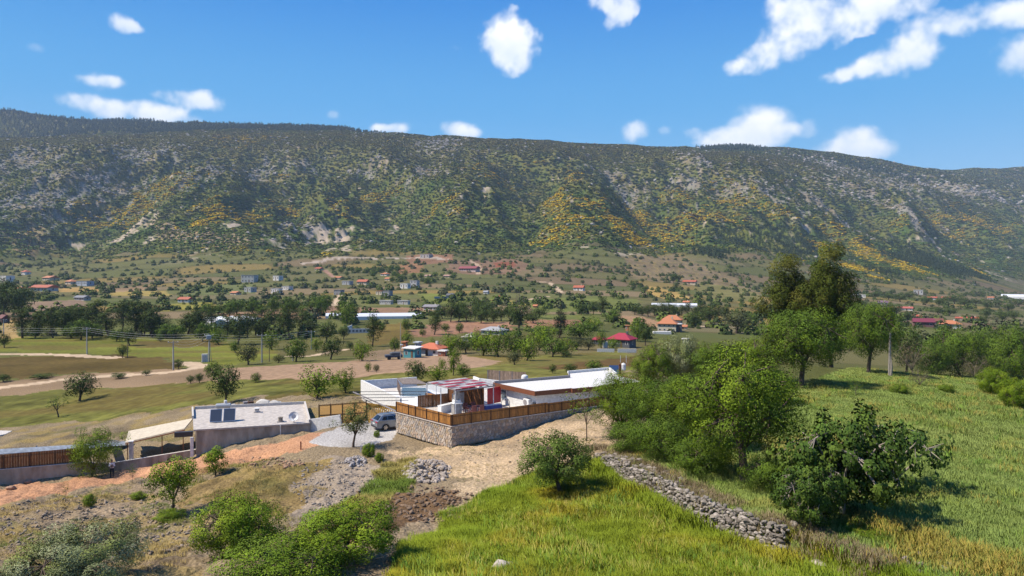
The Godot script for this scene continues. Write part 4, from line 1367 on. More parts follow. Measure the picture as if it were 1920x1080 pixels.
func pool() -> void:
	var f0 := on_y(752, 744, FLOOR_Y)
	var f1 := on_y(800, 745, FLOOR_Y)
	var o := thing("pool_shelter", "glass fronted pool shelter with brown slatted side and grey roof", "shelter", f0)
	var w := f1 - f0
	w.y = 0
	var back := Vector3(-w.normalized().z, 0, w.normalized().x) * -1.0
	if back.z > 0: back = -back
	back *= 6.5
	back += Vector3(-1.3, 0, 0)
	var hi := Vector3(0, 1.35, 0)
	var m := MB.new()
	m.quad(Vector3(0, 0.02, 0), hi, w + hi, w + Vector3(0, 0.02, 0))
	part("glass_front", m.mesh(m_glass), o)
	part("rail", one_bar(hi, w + hi, 0.05, 0.05, m_metal), o)
	m = MB.new()
	m.col = Color(1, 1, 1)
	# water and rim
	var rim := [Vector3(0.2, 0.3, -0.25), w + Vector3(-0.2, 0.3, -0.25), w + back * 0.6 + Vector3(-0.2, 0.3, 0), back * 0.6 + Vector3(0.2, 0.3, 0)]
	m.face(rim[0], rim[1], rim[2], rim[3], Vector3(0, -9, 0))
	var wm := mat(Color(0.05, 0.14, 0.22), 0.08)
	part("pool_water", m.mesh(wm), o)
	part("pool_wall", one_bar(Vector3(0.1, 0.55, -0.22) , w + Vector3(-0.1, 0.55, -0.22), 0.1, 1.05, mat(Color(0.085, 0.17, 0.235), 0.4)), o)
	# side screen of slats
	var n := 22
	var s0 := Vector3(-0.1, 0, 0)
	var s1 := back * 0.85 + Vector3(-0.9, 0, 0)
	var sl := one_box(Vector3(0, 0.66, 0), Vector3(0.16, 1.25, 0.03), rough_mat(Color(0.20, 0.135, 0.11), 0.8, 0.8))
	for i in n:
		var t := quick_part("slat", i, sl, o)
		t.position = s0.lerp(s1, (i + 0.5) / n)
		t.rotation.y = atan2(-(s1 - s0).z, (s1 - s0).x)
	m = MB.new()
	m.hexa([s1 + hi * 0.98, s1 + hi * 0.98 + w * 0.75, Vector3(w.x * 0.98, 1.33, w.z - 1.2), s0 + Vector3(0.1, 1.26, -1.4), s1 + hi * 1.06, s1 + hi * 1.06 + w * 0.75, Vector3(w.x * 0.98, 1.42, w.z - 1.2), s0 + Vector3(0.1, 1.34, -1.4)])
	part("roof", m.mesh(rough_mat(Color(0.27, 0.22, 0.19), 0.8, 0.5, true)), o)
	# glass panels on to the pergola
	var g0 := f1
	for i in 3:
		var g1 := on_y([818.0, 839.5, 852.0][i], [746.0, 748.5, 750.0][i], FLOOR_Y)
		var r := g1 - f0
		var l := g0 - f0
		var gm := MB.new()
		gm.quad(l + Vector3(0, 0.7, 0), l + Vector3(0, 1.6, 0), r + Vector3(0, 1.6, 0), r + Vector3(0, 0.7, 0))
		part("glass_panel", gm.mesh(m_glass), o)
		part("post", one_bar(l, l + Vector3(0, 1.66, 0), 0.07, 0.07, m_white), o)
		g0 = g1

func pergola() -> void:
	var y := -11.5
	var fl := xz(Vector2(-5.8, -69.8), y)
	var fr := xz(Vector2(-1.85, -73.2), y)
	var bl := xz(Vector2(-9.3, -74.6), y)
	var o := thing("pergola", "pergola roofed with rows of red and grey panels", "pergola", xz(Vector2(-5.8, -69.8), FLOOR_Y))
	var e := fr - fl
	var f := bl - fl
	var base := Vector3(0, y - FLOOR_Y, 0)
	var bas := Basis(e.normalized(), Vector3.UP, e.normalized().cross(Vector3.UP))
	var ne := 6
	var nf := 8
	var pm := [m_red, rough_mat(Color(0.40, 0.38, 0.39), 0.6, 0.6), rough_mat(Color(0.16, 0.15, 0.17), 0.6, 0.6), rough_mat(Color(0.56, 0.52, 0.52), 0.6, 0.6)]
	var meshes := []
	for q in pm:
		var b := MB.new()
		var x := e / ne * 0.92
		var z := f / nf * 0.86
		b.hexa([-x / 2 - z / 2, x / 2 - z / 2, x / 2 + z / 2, -x / 2 + z / 2, -x / 2 - z / 2 + Vector3(0, 0.03, 0), x / 2 - z / 2 + Vector3(0, 0.03, 0), x / 2 + z / 2 + Vector3(0, 0.03, 0), -x / 2 + z / 2 + Vector3(0, 0.03, 0)])
		meshes.append(b.mesh(q))
	var cnt := 0
	for i in ne:
		for j in nf:
			var which: int = (0 if (i * 7 + j * 3) % 5 != 0 else 1) if j % 2 == 0 else [1, 2, 1, 3][(i * 3 + j * 5) % 4]
			var p := quick_part("panel", cnt, meshes[which], o)
			p.position = base + e * (i + 0.5) / ne + f * (j + 0.5) / nf
			cnt += 1
	for i in ne + 1:
		part("rafter", one_bar(base + e * i / ne + Vector3(0, -0.06, 0), base + e * i / ne + f + Vector3(0, -0.06, 0), 0.05, 0.09, m_grey), o)
	for s in [[0.0, "beam"], [1.0, "beam"]]:
		part("beam", one_bar(base + f * s[0] + Vector3(0, -0.16, 0), base + e + f * s[0] + Vector3(0, -0.16, 0), 0.08, 0.12, m_grey), o)
	for s in [[0.0, 0.0], [0.98, 0.02], [0.0, 1.0], [1.0, 1.0], [0.0, 0.5]]:
		var q: Vector3 = e * s[0] + f * s[1]
		part("post", one_bar(q, q + base + Vector3(0, -0.2, 0), 0.09, 0.09, m_white), o)

func house() -> void:
	var y := -11.88
	var P := [Vector2(-2.08, -76.8), Vector2(2.38, -70.85), Vector2(6.31, -72.9), Vector2(6.45, -72.62), Vector2(9.64, -74.28), Vector2(9.5, -74.56), Vector2(15.6, -77.7), Vector2(12.9, -83.2), Vector2(12.8, -88.6), Vector2(7.1, -85.1), Vector2(6.8, -81.5)]
	var o := thing("villa", "white single storey villa with flat white roof and brown fascia", "house", Vector3.ZERO)
	var poly := PackedVector2Array(P)
	var inner := Geometry2D.offset_polygon(poly, -0.55)[0]
	var m := MB.new()
	m.prism(inner, -14.35, y - 0.3)
	part("wall", m.mesh(m_white), o)
	m = MB.new()
	m.prism(Geometry2D.offset_polygon(poly, -0.09)[0], y - 0.34, y - 0.1)
	part("roof", m.mesh(m_roofwhite), o)
	for i in P.size():
		var a: Vector2 = P[i]
		var b: Vector2 = P[(i + 1) % P.size()]
		var d := (b - a).normalized() * 0.06
		var c := MB.new()
		bar(c, xz(a - d, y - 0.22), xz(b + d, y - 0.22), 0.12, 0.48)
		part("fascia", c.mesh(m_brown if i < 7 else m_grey), o)
	# upstands of the roof edge at the back, grey
	for s in [[P[10], P[0]], [P[8], P[9]], [P[7], P[8]]]:
		var c := MB.new()
		var off: Vector2 = (Vector2(3, -78) - (s[0] + s[1]) / 2).normalized() * 0.22
		bar(c, xz(s[0] + off, y + 0.06), xz(s[1] + off, y + 0.06), 0.2, 0.3)
		part("parapet", c.mesh(m_grey if s[0] == P[10] else m_white), o)
	# windows and a door in the wall by the pergola
	var wa := inner[0]
	for q in inner:
		if q.distance_to(Vector2(-2.08, -76.8)) < wa.distance_to(Vector2(-2.08, -76.8)): wa = q
	var wb := inner[0]
	for q in inner:
		if q.distance_to(Vector2(2.38, -70.85)) < wb.distance_to(Vector2(2.38, -70.85)): wb = q
	var d := (wb - wa).normalized()
	var out := Vector2(-d.y, d.x)
	if out.x > 0: out = -out
	for s in [0.1]:
		var c := wa.lerp(wb, s) + out * 0.03
		var f := part("window", one_bar(xz(c - d * 0.5, -13.1), xz(c + d * 0.5, -13.1), 0.08, 1.1, m_white), o)
		part("pane", one_bar(xz(c - d * 0.43 + out * 0.03, -13.1), xz(c + d * 0.43 + out * 0.03, -13.1), 0.05, 0.96, mat(Color(0.06, 0.09, 0.12), 0.1)), f)
	# air conditioner hung on that wall
	var ac := wa.lerp(wb, 0.80) + out * 0.22
	var h := thing("air_conditioner", "white air conditioner unit on the villa wall near its front corner", "air conditioner", xz(ac, -13.3), atan2(-d.y, d.x))
	part("casing", one_box(Vector3.ZERO, Vector3(0.95, 0.75, 0.36), m_white, 0.0, 0.03), h)
	m = MB.new()
	m.lathe(Vector3.ZERO, [Vector2(0.0, 0.0), Vector2(0.27, 0.0), Vector2(0.29, 0.015), Vector2(0.31, 0.0)], 14, Basis(Vector3.RIGHT, PI / 2))
	var fan := part("fan_grille", m.mesh(m_grey), h)
	fan.position = Vector3(-0.12, 0, 0.19)
	var gl := wa.lerp(wb, 0.97) + out * 0.12
	solo("junction_box", one_box(xz(gl, -13.35), Vector3(0.4, 0.36, 0.2), m_dark, atan2(-d.y, d.x)), "small black box low on the villa wall beside the front corner", "box")
	# curved handrail
	m = MB.new()
	var r0 := on_y(940, 766, FLOOR_Y)
	var pts := []
	for i in 13:
		var a2 := PI * i / 12.0
		pts.append(r0 + Vector3(0.45 - cos(a2) * 0.45, 0.55 + sin(a2) * 0.55, -0.1 * i / 12.0))
	pts.insert(0, r0)
	pts.append(r0 + Vector3(0.9, 0.0, -0.1))
	var rr := []
	rr.resize(pts.size()); rr.fill(0.045)
	m.tube(pts, rr, 8)
	solo("handrail", m.mesh(m_metal), "curved silver handrail in front of the white villa wall", "handrail")
	# things on and behind the roof
	m = MB.new()
	m.lathe(Vector3(at(984, 712, 79).x, -12.0, -79.5), [Vector2(0.4, 0.0), Vector2(0.4, 0.4), Vector2(0.34, 0.55), Vector2(0.2, 0.63), Vector2(0.0, 0.66)], 16)
	solo("roof_vent", m.mesh(m_white), "round topped white vent behind the villa's roof edge", "vent")
	var gw := thing("garden_wall", "white garden wall with a lamp behind the pergola's right end", "wall", at(900, 716, 86))
	part("wall_face", one_bar(Vector3(0, -0.5, 0), Vector3(4.6, -0.85, 1.4), 0.2, 1.9, m_white), gw)
	part("wall_return", one_bar(Vector3(0, -0.5, 0.1), Vector3(-0.9, -0.5, -2.0), 0.2, 1.85, m_white), gw)
	part("lamp", one_box(Vector3(2.6, -0.25, 0.95), Vector3(0.16, 0.3, 0.16), m_dark), gw)
	board_fence("slatted_fence", "grey brown slatted fence behind the white villa", at(914, 712, 92), at(986, 718, 86), 1.35, [0.1, 2.6, 5.2], 0.19, rough_mat(Color(0.27, 0.20, 0.165), 0.85, 0.8, true, true, 0.3), m_grey, false, 0.03)
	# water tank on its dark post at the far end
	var tk := thing("water_tank", "white water tank on a dark post at the villa's far end", "water tank", xz(Vector2(14.2, -88.0), -13.0))
	part("post", one_bar(Vector3(-0.25, 0, 0), Vector3(-0.25, 1.8, 0), 0.3, 0.3, m_brown), tk)
	m = MB.new()
	m.lathe(Vector3(0.2, 1.0, 0), [Vector2(0.0, 0.0), Vector2(0.28, 0.0), Vector2(0.31, 0.08), Vector2(0.31, 0.75), Vector2(0.22, 0.88), Vector2(0.08, 0.92), Vector2(0.08, 0.98), Vector2(0, 0.98)], 14)
	part("tank", m.mesh(m_white), tk)
	for s in [-0.2, 0.55]:
		part("pipe", one_bar(Vector3(s, 2.0, 0), Vector3(s, 2.9, 0), 0.05, 0.05, m_white), tk)
	m = MB.new()
	m.hexa([Vector3(-0.7, 0, 0.35), Vector3(0.7, 0, 0.35), Vector3(0.7, 0.95, -0.5), Vector3(-0.7, 0.95, -0.5), Vector3(-0.7, 0.06, 0.4), Vector3(0.7, 0.06, 0.4), Vector3(0.7, 1.01, -0.45), Vector3(-0.7, 1.01, -0.45)])
	solo("solar_collector", m.mesh(mat(Color(0.03, 0.06, 0.14), 0.2)), "dark blue tilted solar panel beside the white water tank", "solar panel", xz(Vector2(13.4, -88.6), -12.5))

func barbecue() -> void:
	var b := on_y(856, 776, FLOOR_Y)
	var o := thing("barbecue", "grey stone barbecue with tall white chimney and red cap", "barbecue", b)
	part("hearth", one_box(Vector3(0, 0.55, 0), Vector3(0.85, 1.1, 0.8), rough_mat(Color(0.42, 0.42, 0.43), 0.9, 0.8, true), 0.5, 0.03), o)
	part("shelf", one_box(Vector3(0, 1.14, 0), Vector3(1.05, 0.08, 1.0), m_white, 0.5, 0.02), o)
	part("hood", one_box(Vector3(0, 1.32, 0), Vector3(0.72, 0.3, 0.66), m_white, 0.5, 0.03), o)
	part("chimney", one_box(Vector3(0, 1.95, 0), Vector3(0.5, 1.0, 0.46), rough_mat(Color(0.52, 0.51, 0.50), 0.9, 0.8, true), 0.5, 0.02), o)
	part("cap", one_box(Vector3(0, 2.58, 0), Vector3(0.46, 0.22, 0.42), m_red, 0.5, 0.04), o)
	var c := on_y(824, 775, FLOOR_Y)
	var n := on_y(849, 769, FLOOR_Y)
	var k := thing("counter", "low stone counter with white top left of the barbecue", "counter", c)
	part("counter_front", one_bar(Vector3(0, 0.36, 0), n - c + Vector3(0, 0.36, 0), 0.5, 0.72, m_stone), k)
	part("worktop", one_bar(Vector3(0, 0.76, 0), n - c + Vector3(0, 0.76, 0), 0.62, 0.08, m_white), k)
	solo("privacy_board", one_bar(on_y(847, 764, FLOOR_Y) + Vector3(0, 0.75, -0.6), on_y(886, 758, FLOOR_Y) + Vector3(0, 0.75, -0.6), 0.06, 1.3, m_white), "white low partition behind the barbecue chimney", "partition")

func dining() -> void:
	var wick := rough_mat(Color(0.24, 0.075, 0.06), 0.8, 1.5)
	var t0 := on_y(888, 775, FLOOR_Y)
	var o := thing("table", "long dark red garden table behind the board fence", "table", t0, 0.55)
	part("tabletop", one_box(Vector3(0, 0.74, 0), Vector3(1.7, 0.05, 0.85), wick, 0.0, 0.015), o)
	for s in [[-0.75, -0.35], [0.75, -0.35], [0.75, 0.35], [-0.75, 0.35]]:
		part("leg", one_box(Vector3(s[0], 0.36, s[1]), Vector3(0.07, 0.72, 0.07), wick), o)
	var c: Node3D = null
	var names := ["nearest the barbecue on the fence side", "nearest the red panel on the fence side", "at the far long side by the partition", "at the far long side by the bench"]
	var k := 0
	for s in [[-0.45, 0.75, 0.0], [0.45, 0.75, 0.0], [-0.45, -0.75, PI], [0.45, -0.75, PI]]:
		if c == null:
			c = thing("chair", "x", "chair", t0)
			part("seat", one_box(Vector3(0, 0.42, 0), Vector3(0.52, 0.08, 0.5), wick, 0.0, 0.02), c)
			part("backrest", one_box(Vector3(0, 0.72, 0.24), Vector3(0.52, 0.58, 0.05), wick, 0.0, 0.015), c)
			for q in [[-0.22, -0.2], [0.22, -0.2], [0.22, 0.22], [-0.22, 0.22]]:
				part("leg", one_box(Vector3(q[0], 0.19, q[1]), Vector3(0.05, 0.38, 0.05), wick), c)
			for q in [-0.25, 0.25]:
				part("armrest", one_box(Vector3(q, 0.62, 0.02), Vector3(0.05, 0.05, 0.46), wick), c)
		var r: Node3D = c if k == 0 else c.duplicate()
		if k > 0:
			r.name = numbered("chair")
			add_child(r, true)
		r.position = t0 + Basis(Vector3.UP, 0.55) * Vector3(s[0], 0, s[1])
		r.rotation.y = 0.55 + s[2]
		tag(r, "dark red wicker chair " + names[k], "chair", "chairs round the garden table")
		k += 1

# ------------------------------------------------------------------ gate, screen, car, flat roofed house, walls of the track
func gate_and_screen() -> void:
	rng.seed = 32
	var a := at(598, 792, 76.0)
	var b := at(687, 791, 73.6)
	a.y = -16.5; b.y = -15.7
	var o := thing("reed_screen", "tan reed screen on a wire frame left of the yellow gate", "screen", a)
	var d := b - a
	var ylow: float = 0.0
	for i in 4:
		for j in 2:
			var p0 := d * (i / 4.0) + Vector3(0, j * 1.12 + 0.03, 0)
			var p1 := d * ((i + 1) / 4.0) + Vector3(0, j * 1.12 + 0.03, 0)
			var m := MB.new()
			m.hexa([p0, p1, p1 + Vector3(0, 0, -0.03), p0 + Vector3(0, 0, -0.03), p0 + Vector3(0, 1.06, 0), p1 + Vector3(0, 1.06, 0), p1 + Vector3(0, 1.06, -0.03), p0 + Vector3(0, 1.06, -0.03)])
			part("reed_mat", m.mesh(m_reed), o)
	for i in 5:
		part("post", one_bar(d * (i / 4.0) + Vector3(0, -0.6, 0.04), d * (i / 4.0) + Vector3(0, 2.35, 0.04), 0.06, 0.06, m_wood_dark), o)
	for j in 3:
		part("rail", one_bar(Vector3(0, j * 1.12, 0.03), d + Vector3(0, j * 1.12, 0.03), 0.035, 0.04, m_wood_dark), o)
	var w0 := at(578, 815, 73.4)
	var w1 := at(640, 800, 72.2)
	solo("low_wall", one_bar(w0 + Vector3(0, 0.25, -0.4), w1 + Vector3(0, -0.1, -0.4), 0.22, 2.6, m_white), "low white wall under the reed screen beside the parking pad", "wall")
	solo("kerb", one_bar(w1 + Vector3(-0.2, 0.1, 0.1), at(690, 794, 71.5) + Vector3(0, 0.1, 0), 0.25, 0.3, m_pale), "blue white painted kerb at the back of the parking pad", "kerb")
	var g1 := at(748, 790, 72.6)
	g1.y = -15.6
	var g := thing("slatted_gate", "yellow slatted gate of upright boards behind the grey car", "gate", b)
	var e := g1 - b
	var n := 17
	for i in n:
		var hi := 2.15 - 1.0 * i / n * 0.35
		var p := quick_part("slat", i, one_box(Vector3(0, hi / 2, 0), Vector3(0.14, hi, 0.025), m_yellow, atan2(-e.z, e.x)), g)
		p.position = e * (i + 0.5) / n
	part("rail", one_bar(Vector3(0, 1.9, -0.04), e + Vector3(0, 1.6, -0.04), 0.04, 0.4, m_yellow), g)
	part("rail", one_bar(Vector3(0, 0.3, -0.04), e + Vector3(0, 0.3, -0.04), 0.04, 0.1, m_wood_dark), g)
	part("post", one_bar(Vector3(0, -0.3, 0.02), Vector3(0, 2.45, 0.02), 0.09, 0.09, m_dark), g)

func wheel(parent: Node3D, p: Vector3, out: float, tyre: Material, rim: Material) -> void:
	var b := Basis(Vector3.RIGHT, PI / 2 * out)
	var m := MB.new()
	m.lathe(p, [Vector2(0.21, -0.11), Vector2(0.33, -0.11), Vector2(0.355, -0.08), Vector2(0.355, 0.08), Vector2(0.33, 0.11), Vector2(0.22, 0.11)], 20, b)
	var w := part("wheel", m.mesh(tyre), parent)
	m = MB.new()
	m.lathe(p, [Vector2(0.0, 0.02), Vector2(0.2, 0.02), Vector2(0.235, 0.1)], 20, b)
	for i in 5:
		var a := TAU * i / 5
		var dir := b * Vector3(cos(a), 0, sin(a))
		bar(m, p + b * Vector3(0, 0.085, 0), p + dir * 0.22 + b * Vector3(0, 0.09, 0), 0.06, 0.06)
	part("rim", m.mesh(rim), w)

func car() -> void:
	var paint := mat(Color(0.20, 0.225, 0.265), 0.3, 0.55)
	paint.clearcoat_enabled = true
	var glass := mat(Color(0.012, 0.014, 0.018), 0.06)
	var black := mat(Color(0.025, 0.025, 0.028), 0.7)
	var tyre := mat(Color(0.02, 0.02, 0.02), 0.9)
	var rim := mat(Color(0.55, 0.5, 0.45), 0.3, 0.7)
	var c := Vector3(-12.05, 0, -70.15)
	var f := Vector3(0.85, 0, -0.53)
	var y0 := height(c.x - f.x * 1.5, c.z - f.z * 1.5)
	c.y = y0
	var o := thing("parked_car", "grey estate car parked half behind the sunlit stone wall", "car", c, atan2(0.53, 0.85))
	# body: a side outline with wheel arches, swept across with a tucked edge
	var side := PackedVector2Array()
	for q in [[-2.26, 0.34], [-2.3, 0.5], [-2.3, 0.78], [-2.24, 0.98], [-2.14, 1.06]]: side.append(Vector2(q[0], q[1]))
	for q in [[-1.0, 1.04], [0.0, 1.02], [0.95, 1.0], [1.6, 0.95], [2.05, 0.86], [2.25, 0.7], [2.3, 0.5], [2.24, 0.3], [1.8, 0.26]]: side.append(Vector2(q[0], q[1]))
	for i in 9:
		var a := PI * i / 8.0
		side.append(Vector2(1.38 + cos(a) * 0.4, 0.32 + sin(a) * 0.38))
	side.append(Vector2(0.95, 0.24)); side.append(Vector2(-0.95, 0.24))
	for i in 9:
		var a := PI * i / 8.0
		side.append(Vector2(-1.36 + cos(a) * 0.4, 0.32 + sin(a) * 0.38))
	side.append(Vector2(-1.8, 0.28))
	var m := MB.new()
	var tris := Geometry2D.triangulate_polygon(side)
	var rings := []
	for s in [[-0.84, 0.0], [-0.91, 0.07], [0.91, 0.07], [0.84, 0.0]]:
		var ring := []
		for q in side:
			var tuck: float = 1.0 if s[1] == 0.07 else 0.985
			var inset: float = 0.0 if s[1] > 0.0 else 0.03
			ring.append(Vector3(q.x * tuck, (q.y - 0.65) * (1.0 - inset) + 0.65, s[0]))
		rings.append(ring)
	for w in [0, 3]:
		for i in range(0, tris.size(), 3):
			m.face3(rings[w][tris[i]], rings[w][tris[i + 1]], rings[w][tris[i + 2]], Vector3(0, 0.6, 0))
	for w in 3:
		for i in side.size():
			var j := (i + 1) % side.size()
			var n2 := (side[j] - side[i]).orthogonal()
			var mid := (side[i] + side[j]) / 2
			var inside := Geometry2D.is_point_in_polygon(mid + n2.normalized() * 0.01, side)
			var away := Vector3(mid.x, mid.y, (rings[w][i].z + rings[w + 1][i].z) * 0.4) + Vector3(n2.x, n2.y, 0) * (1.0 if inside else -1.0)
			m.face(rings[w][i], rings[w][j], rings[w + 1][j], rings[w + 1][i], away)
	part("body", m.mesh(paint), o)
	# cabin
	var lo := [Vector3(-2.16, 1.03, -0.84), Vector3(1.0, 0.99, -0.84), Vector3(1.0, 0.99, 0.84), Vector3(-2.16, 1.03, 0.84)]
	var hi := [Vector3(-1.66, 1.5, -0.62), Vector3(0.05, 1.52, -0.64), Vector3(0.05, 1.52, 0.64), Vector3(-1.66, 1.5, 0.62)]
	m = MB.new()
	m.hexa(lo + hi)
	var rt := []
	for q in hi: rt.append(q * Vector3(0.9, 1, 0.84) + Vector3(-0.05, 0.06, 0))
	m.hexa(hi + rt)
	part("cabin", m.mesh(paint), o)
	for s in [0, 2]:
		var p: Array = [lo[s], lo[s + 1], hi[s + 1], hi[s]] if s == 0 else [lo[2], lo[3], hi[3], hi[2]]
		var away := Vector3(-0.5, 1.3, 0)
		for w in [[0.10, 0.36], [0.38, 0.66], [0.68, 0.88]]:
			var g := MB.new()
			var q := []
			for r in [[w[0], 0.14], [w[1], 0.14], [w[1], 0.84], [w[0], 0.84]]:
				var lp: Vector3 = p[0].lerp(p[1], r[0])
				var hp: Vector3 = p[3].lerp(p[2], r[0])
				q.append(lp.lerp(hp, r[1]) + Vector3(0, 0, 0.006 * signf(p[0].z)))
			g.face(q[0], q[1], q[2], q[3], away)
			part("side_window", g.mesh(glass), o)
	for w in [[0, 3, -1.0, "rear_window"], [1, 2, 1.0, "windscreen"]]:
		var g := MB.new()
		var q := []
		for r in [[0.08, 0.1], [0.92, 0.1], [0.9, 0.9], [0.1, 0.9]]:
			q.append(lo[w[0]].lerp(lo[w[1]], r[0]).lerp(hi[w[0]].lerp(hi[w[1]], r[0]), r[1]) + Vector3(0.006 * w[2], 0.004, 0))
		g.face(q[0], q[1], q[2], q[3], Vector3(-0.5, 1.2, 0))
		part(w[3], g.mesh(glass), o)
	for s in [-1.0, 1.0]:
		part("roof_rail", one_bar(Vector3(-1.5, 1.6, s * 0.54), Vector3(-0.1, 1.61, s * 0.55), 0.03, 0.04, m_metal), o)
		part("tail_light", one_box(Vector3(-2.25, 0.92, s * 0.66), Vector3(0.1, 0.14, 0.44), mat(Color(0.30, 0.01, 0.03), 0.2), 0.0, 0.02), o)
		part("wheel_arch", one_box(Vector3(-0.0, 0.27, s * 0.885), Vector3(1.85, 0.1, 0.05), black), o)
		for x in [-1.36, 1.38]:
			wheel(o, Vector3(x, 0.34, s * 0.8), s, tyre, rim)
	part("rear_bumper", one_box(Vector3(-2.24, 0.42, 0), Vector3(0.16, 0.24, 1.62), black, 0.0, 0.04), o)
	part("number_plate", one_box(Vector3(-2.312, 0.72, 0), Vector3(0.02, 0.12, 0.52), m_white), o)
	part("mirror", one_box(Vector3(0.75, 1.08, 0.98), Vector3(0.14, 0.13, 0.2), paint, 0.0, 0.03), o)

func flat_house() -> void:
	var y := -15.64
	var fl := Vector2(-32.5, -70.0)
	var fr := Vector2(-21.8, -73.3)
	var br := Vector2(-25.6, -84.1)
	var bl := Vector2(-37.6, -80.7)
	var o := thing("flat_house", "low concrete house with flat grey roof below the orange track", "house", Vector3.ZERO)
	var m := MB.new()
	m.prism(PackedVector2Array([fl, fr, br, bl]), -20.6, y - 0.16)
	part("wall", m.mesh(m_concrete), o)
	m = MB.new()
	var d := (fr - fl).normalized() * 0.25
	var back := (bl - fl).normalized() * 0.1
	m.prism(PackedVector2Array([fl - d - back, fr - back, br + back, bl - d + back]), y - 0.16, y)
	part("roof", m.mesh(rough_mat(Color(0.52, 0.475, 0.435), 0.9, 0.13)), o)
	for s in [[bl, br], [br, fr], [bl - d, bl.lerp(fl, 0.5) - d]]:
		var c := MB.new()
		bar(c, xz(s[0], y + 0.16), xz(s[1], y + 0.16), 0.18, 0.34)
		part("parapet", c.mesh(m_pale), o)
	part("plinth", one_bar(xz(fl + Vector2(0.02, 0.09), -18.7), xz(fl + (fr - fl) * 0.2 + Vector2(0.02, 0.09), -18.45), 0.1, 0.5, rough_mat(Color(0.42, 0.42, 0.44), 0.9, 0.4, true)), o)
	var pp := on_y(529, 800, y)
	part("downpipe", one_bar(Vector3(-24.6, y - 0.1, -72.28), Vector3(-24.6, -17.4, -72.28), 0.08, 0.08, m_white), o)
	var ft := rough_mat(Color(0.55, 0.50, 0.44), 0.9, 0.4)
	part("corner_beam", one_box(xz(fl + Vector2(-1.2, 0.15), y - 0.45), Vector3(1.7, 0.5, 0.5), m_dark, 0.3), o)
	# solar water heater
	var s0 := on_y(418, 792, y)
	var h := thing("solar_heater", "solar water heater with two dark panels on the flat roof", "water heater", s0, 0.28)
	var pm := mat(Color(0.05, 0.06, 0.085), 0.18)
	for s in [-0.72, 0.62]:
		m = MB.new()
		var a := Vector3(s - 0.6, 0.06, 0.0)
		var b := Vector3(s + 0.6, 0.06, 0.0)
		var up := Vector3(0, 1.25, -0.75)
		var th := Vector3(0, 0.05, 0.08)
		m.hexa([a, b, b + up, a + up, a + th, b + th, b + up + th, a + up + th])
		var pn := part("panel", m.mesh(m_metal), h)
		m = MB.new()
		var e := th * 1.06
		m.quad(a + e + Vector3(0.05, 0, 0) + up * 0.04, a + e + up * 0.96 + Vector3(0.05, 0, 0), b + e + up * 0.96 - Vector3(0.05, 0, 0), b + e + up * 0.04 - Vector3(0.05, 0, 0))
		part("glazing", m.mesh(pm), pn)
	m = MB.new()
	m.lathe(Vector3(-0.05, 1.62, -0.95), [Vector2(0.0, -0.78), Vector2(0.2, -0.78), Vector2(0.29, -0.7), Vector2(0.29, 0.7), Vector2(0.2, 0.78), Vector2(0, 0.78)], 14, Basis(Vector3.FORWARD, PI / 2))
	part("tank", m.mesh(mat(Color(0.40, 0.42, 0.43), 0.45, 0.5)), h)
	for s in [-0.6, 0.5]:
		part("leg", one_bar(Vector3(s, 0, -1.0), Vector3(s, 1.4, -1.0), 0.05, 0.05, m_metal), h)
		part("brace", one_bar(Vector3(s, 0.1, -1.0), Vector3(s, 1.3, -0.75), 0.04, 0.04, m_metal), h)
	m = MB.new()
	m.lathe(Vector3(0.15, 1.9, -1.0), [Vector2(0.0, 0.0), Vector2(0.16, 0.0), Vector2(0.16, 0.3), Vector2(0.0, 0.34)], 10)
	part("header_tank", m.mesh(m_white), h)
	# dish, chimney stubs
	var dp := on_y(551, 792, y)
	var dish := thing("satellite_dish", "round pale satellite dish standing on the flat roof", "satellite dish", dp, 0.1)
	m = MB.new()
	var tb := Basis(Vector3.RIGHT, 1.05)
	m.lathe(Vector3(0, 0.62, 0), [Vector2(0.0, 0.0), Vector2(0.25, 0.03), Vector2(0.42, 0.09), Vector2(0.52, 0.15), Vector2(0.53, 0.14), Vector2(0.42, 0.07), Vector2(0.0, -0.03)], 20, tb)
	part("reflector", m.mesh(mat(Color(0.55, 0.56, 0.58), 0.5)), dish)
	part("mast", one_bar(Vector3(0, 0, -0.05), Vector3(0, 0.62, -0.05), 0.06, 0.06, m_grey), dish)
	part("feed_arm", one_bar(Vector3(0, 0.2, 0.1), Vector3(0, 0.75, 0.62), 0.03, 0.03, m_grey), dish)
	for q in [[526, 791, "small round chimney stub near the front edge of the flat roof"], [482, 773, "small square chimney stub near the back of the flat roof"]]:
		var cp := on_y(q[0], q[1], y)
		var ch := thing("chimney_stub", q[2], "chimney", cp)
		if q[0] > 500:
			m = MB.new()
			m.lathe(Vector3.ZERO, [Vector2(0.26, 0.0), Vector2(0.24, 0.42), Vector2(0.28, 0.45), Vector2(0.28, 0.52), Vector2(0.14, 0.52), Vector2(0.14, 0.3), Vector2(0, 0.3)], 10)
			part("stack", m.mesh(rough_mat(Color(0.3, 0.26, 0.22), 0.9, 1.0)), ch)
		else:
			part("stack", one_box(Vector3(0, 0.2, 0), Vector3(0.46, 0.4, 0.46), m_pale, 0.3, 0.03), ch)
			part("cap", one_box(Vector3(0, 0.46, 0), Vector3(0.58, 0.08, 0.58), m_white, 0.3, 0.02), ch)
		part("rim", one_box(Vector3(0, 0.03, 0), Vector3(0.7, 0.05, 0.7), m_grey, 0.3, 0.01), ch)
	# sloping slab roof on posts
	var p := [at(235, 829, 74.0), at(346, 803, 71.3), at(362, 784, 77.0), at(241, 808, 80.5)]
	var sl := thing("slab_roof", "beige sloping slab roof on posts left of the flat house", "roof", p[0])
	m = MB.new()
	var z := []
	for q in p: z.append(q - p[0] - Vector3(0, 0.14, 0))
	for q in p: z.append(q - p[0])
	m.hexa(z)
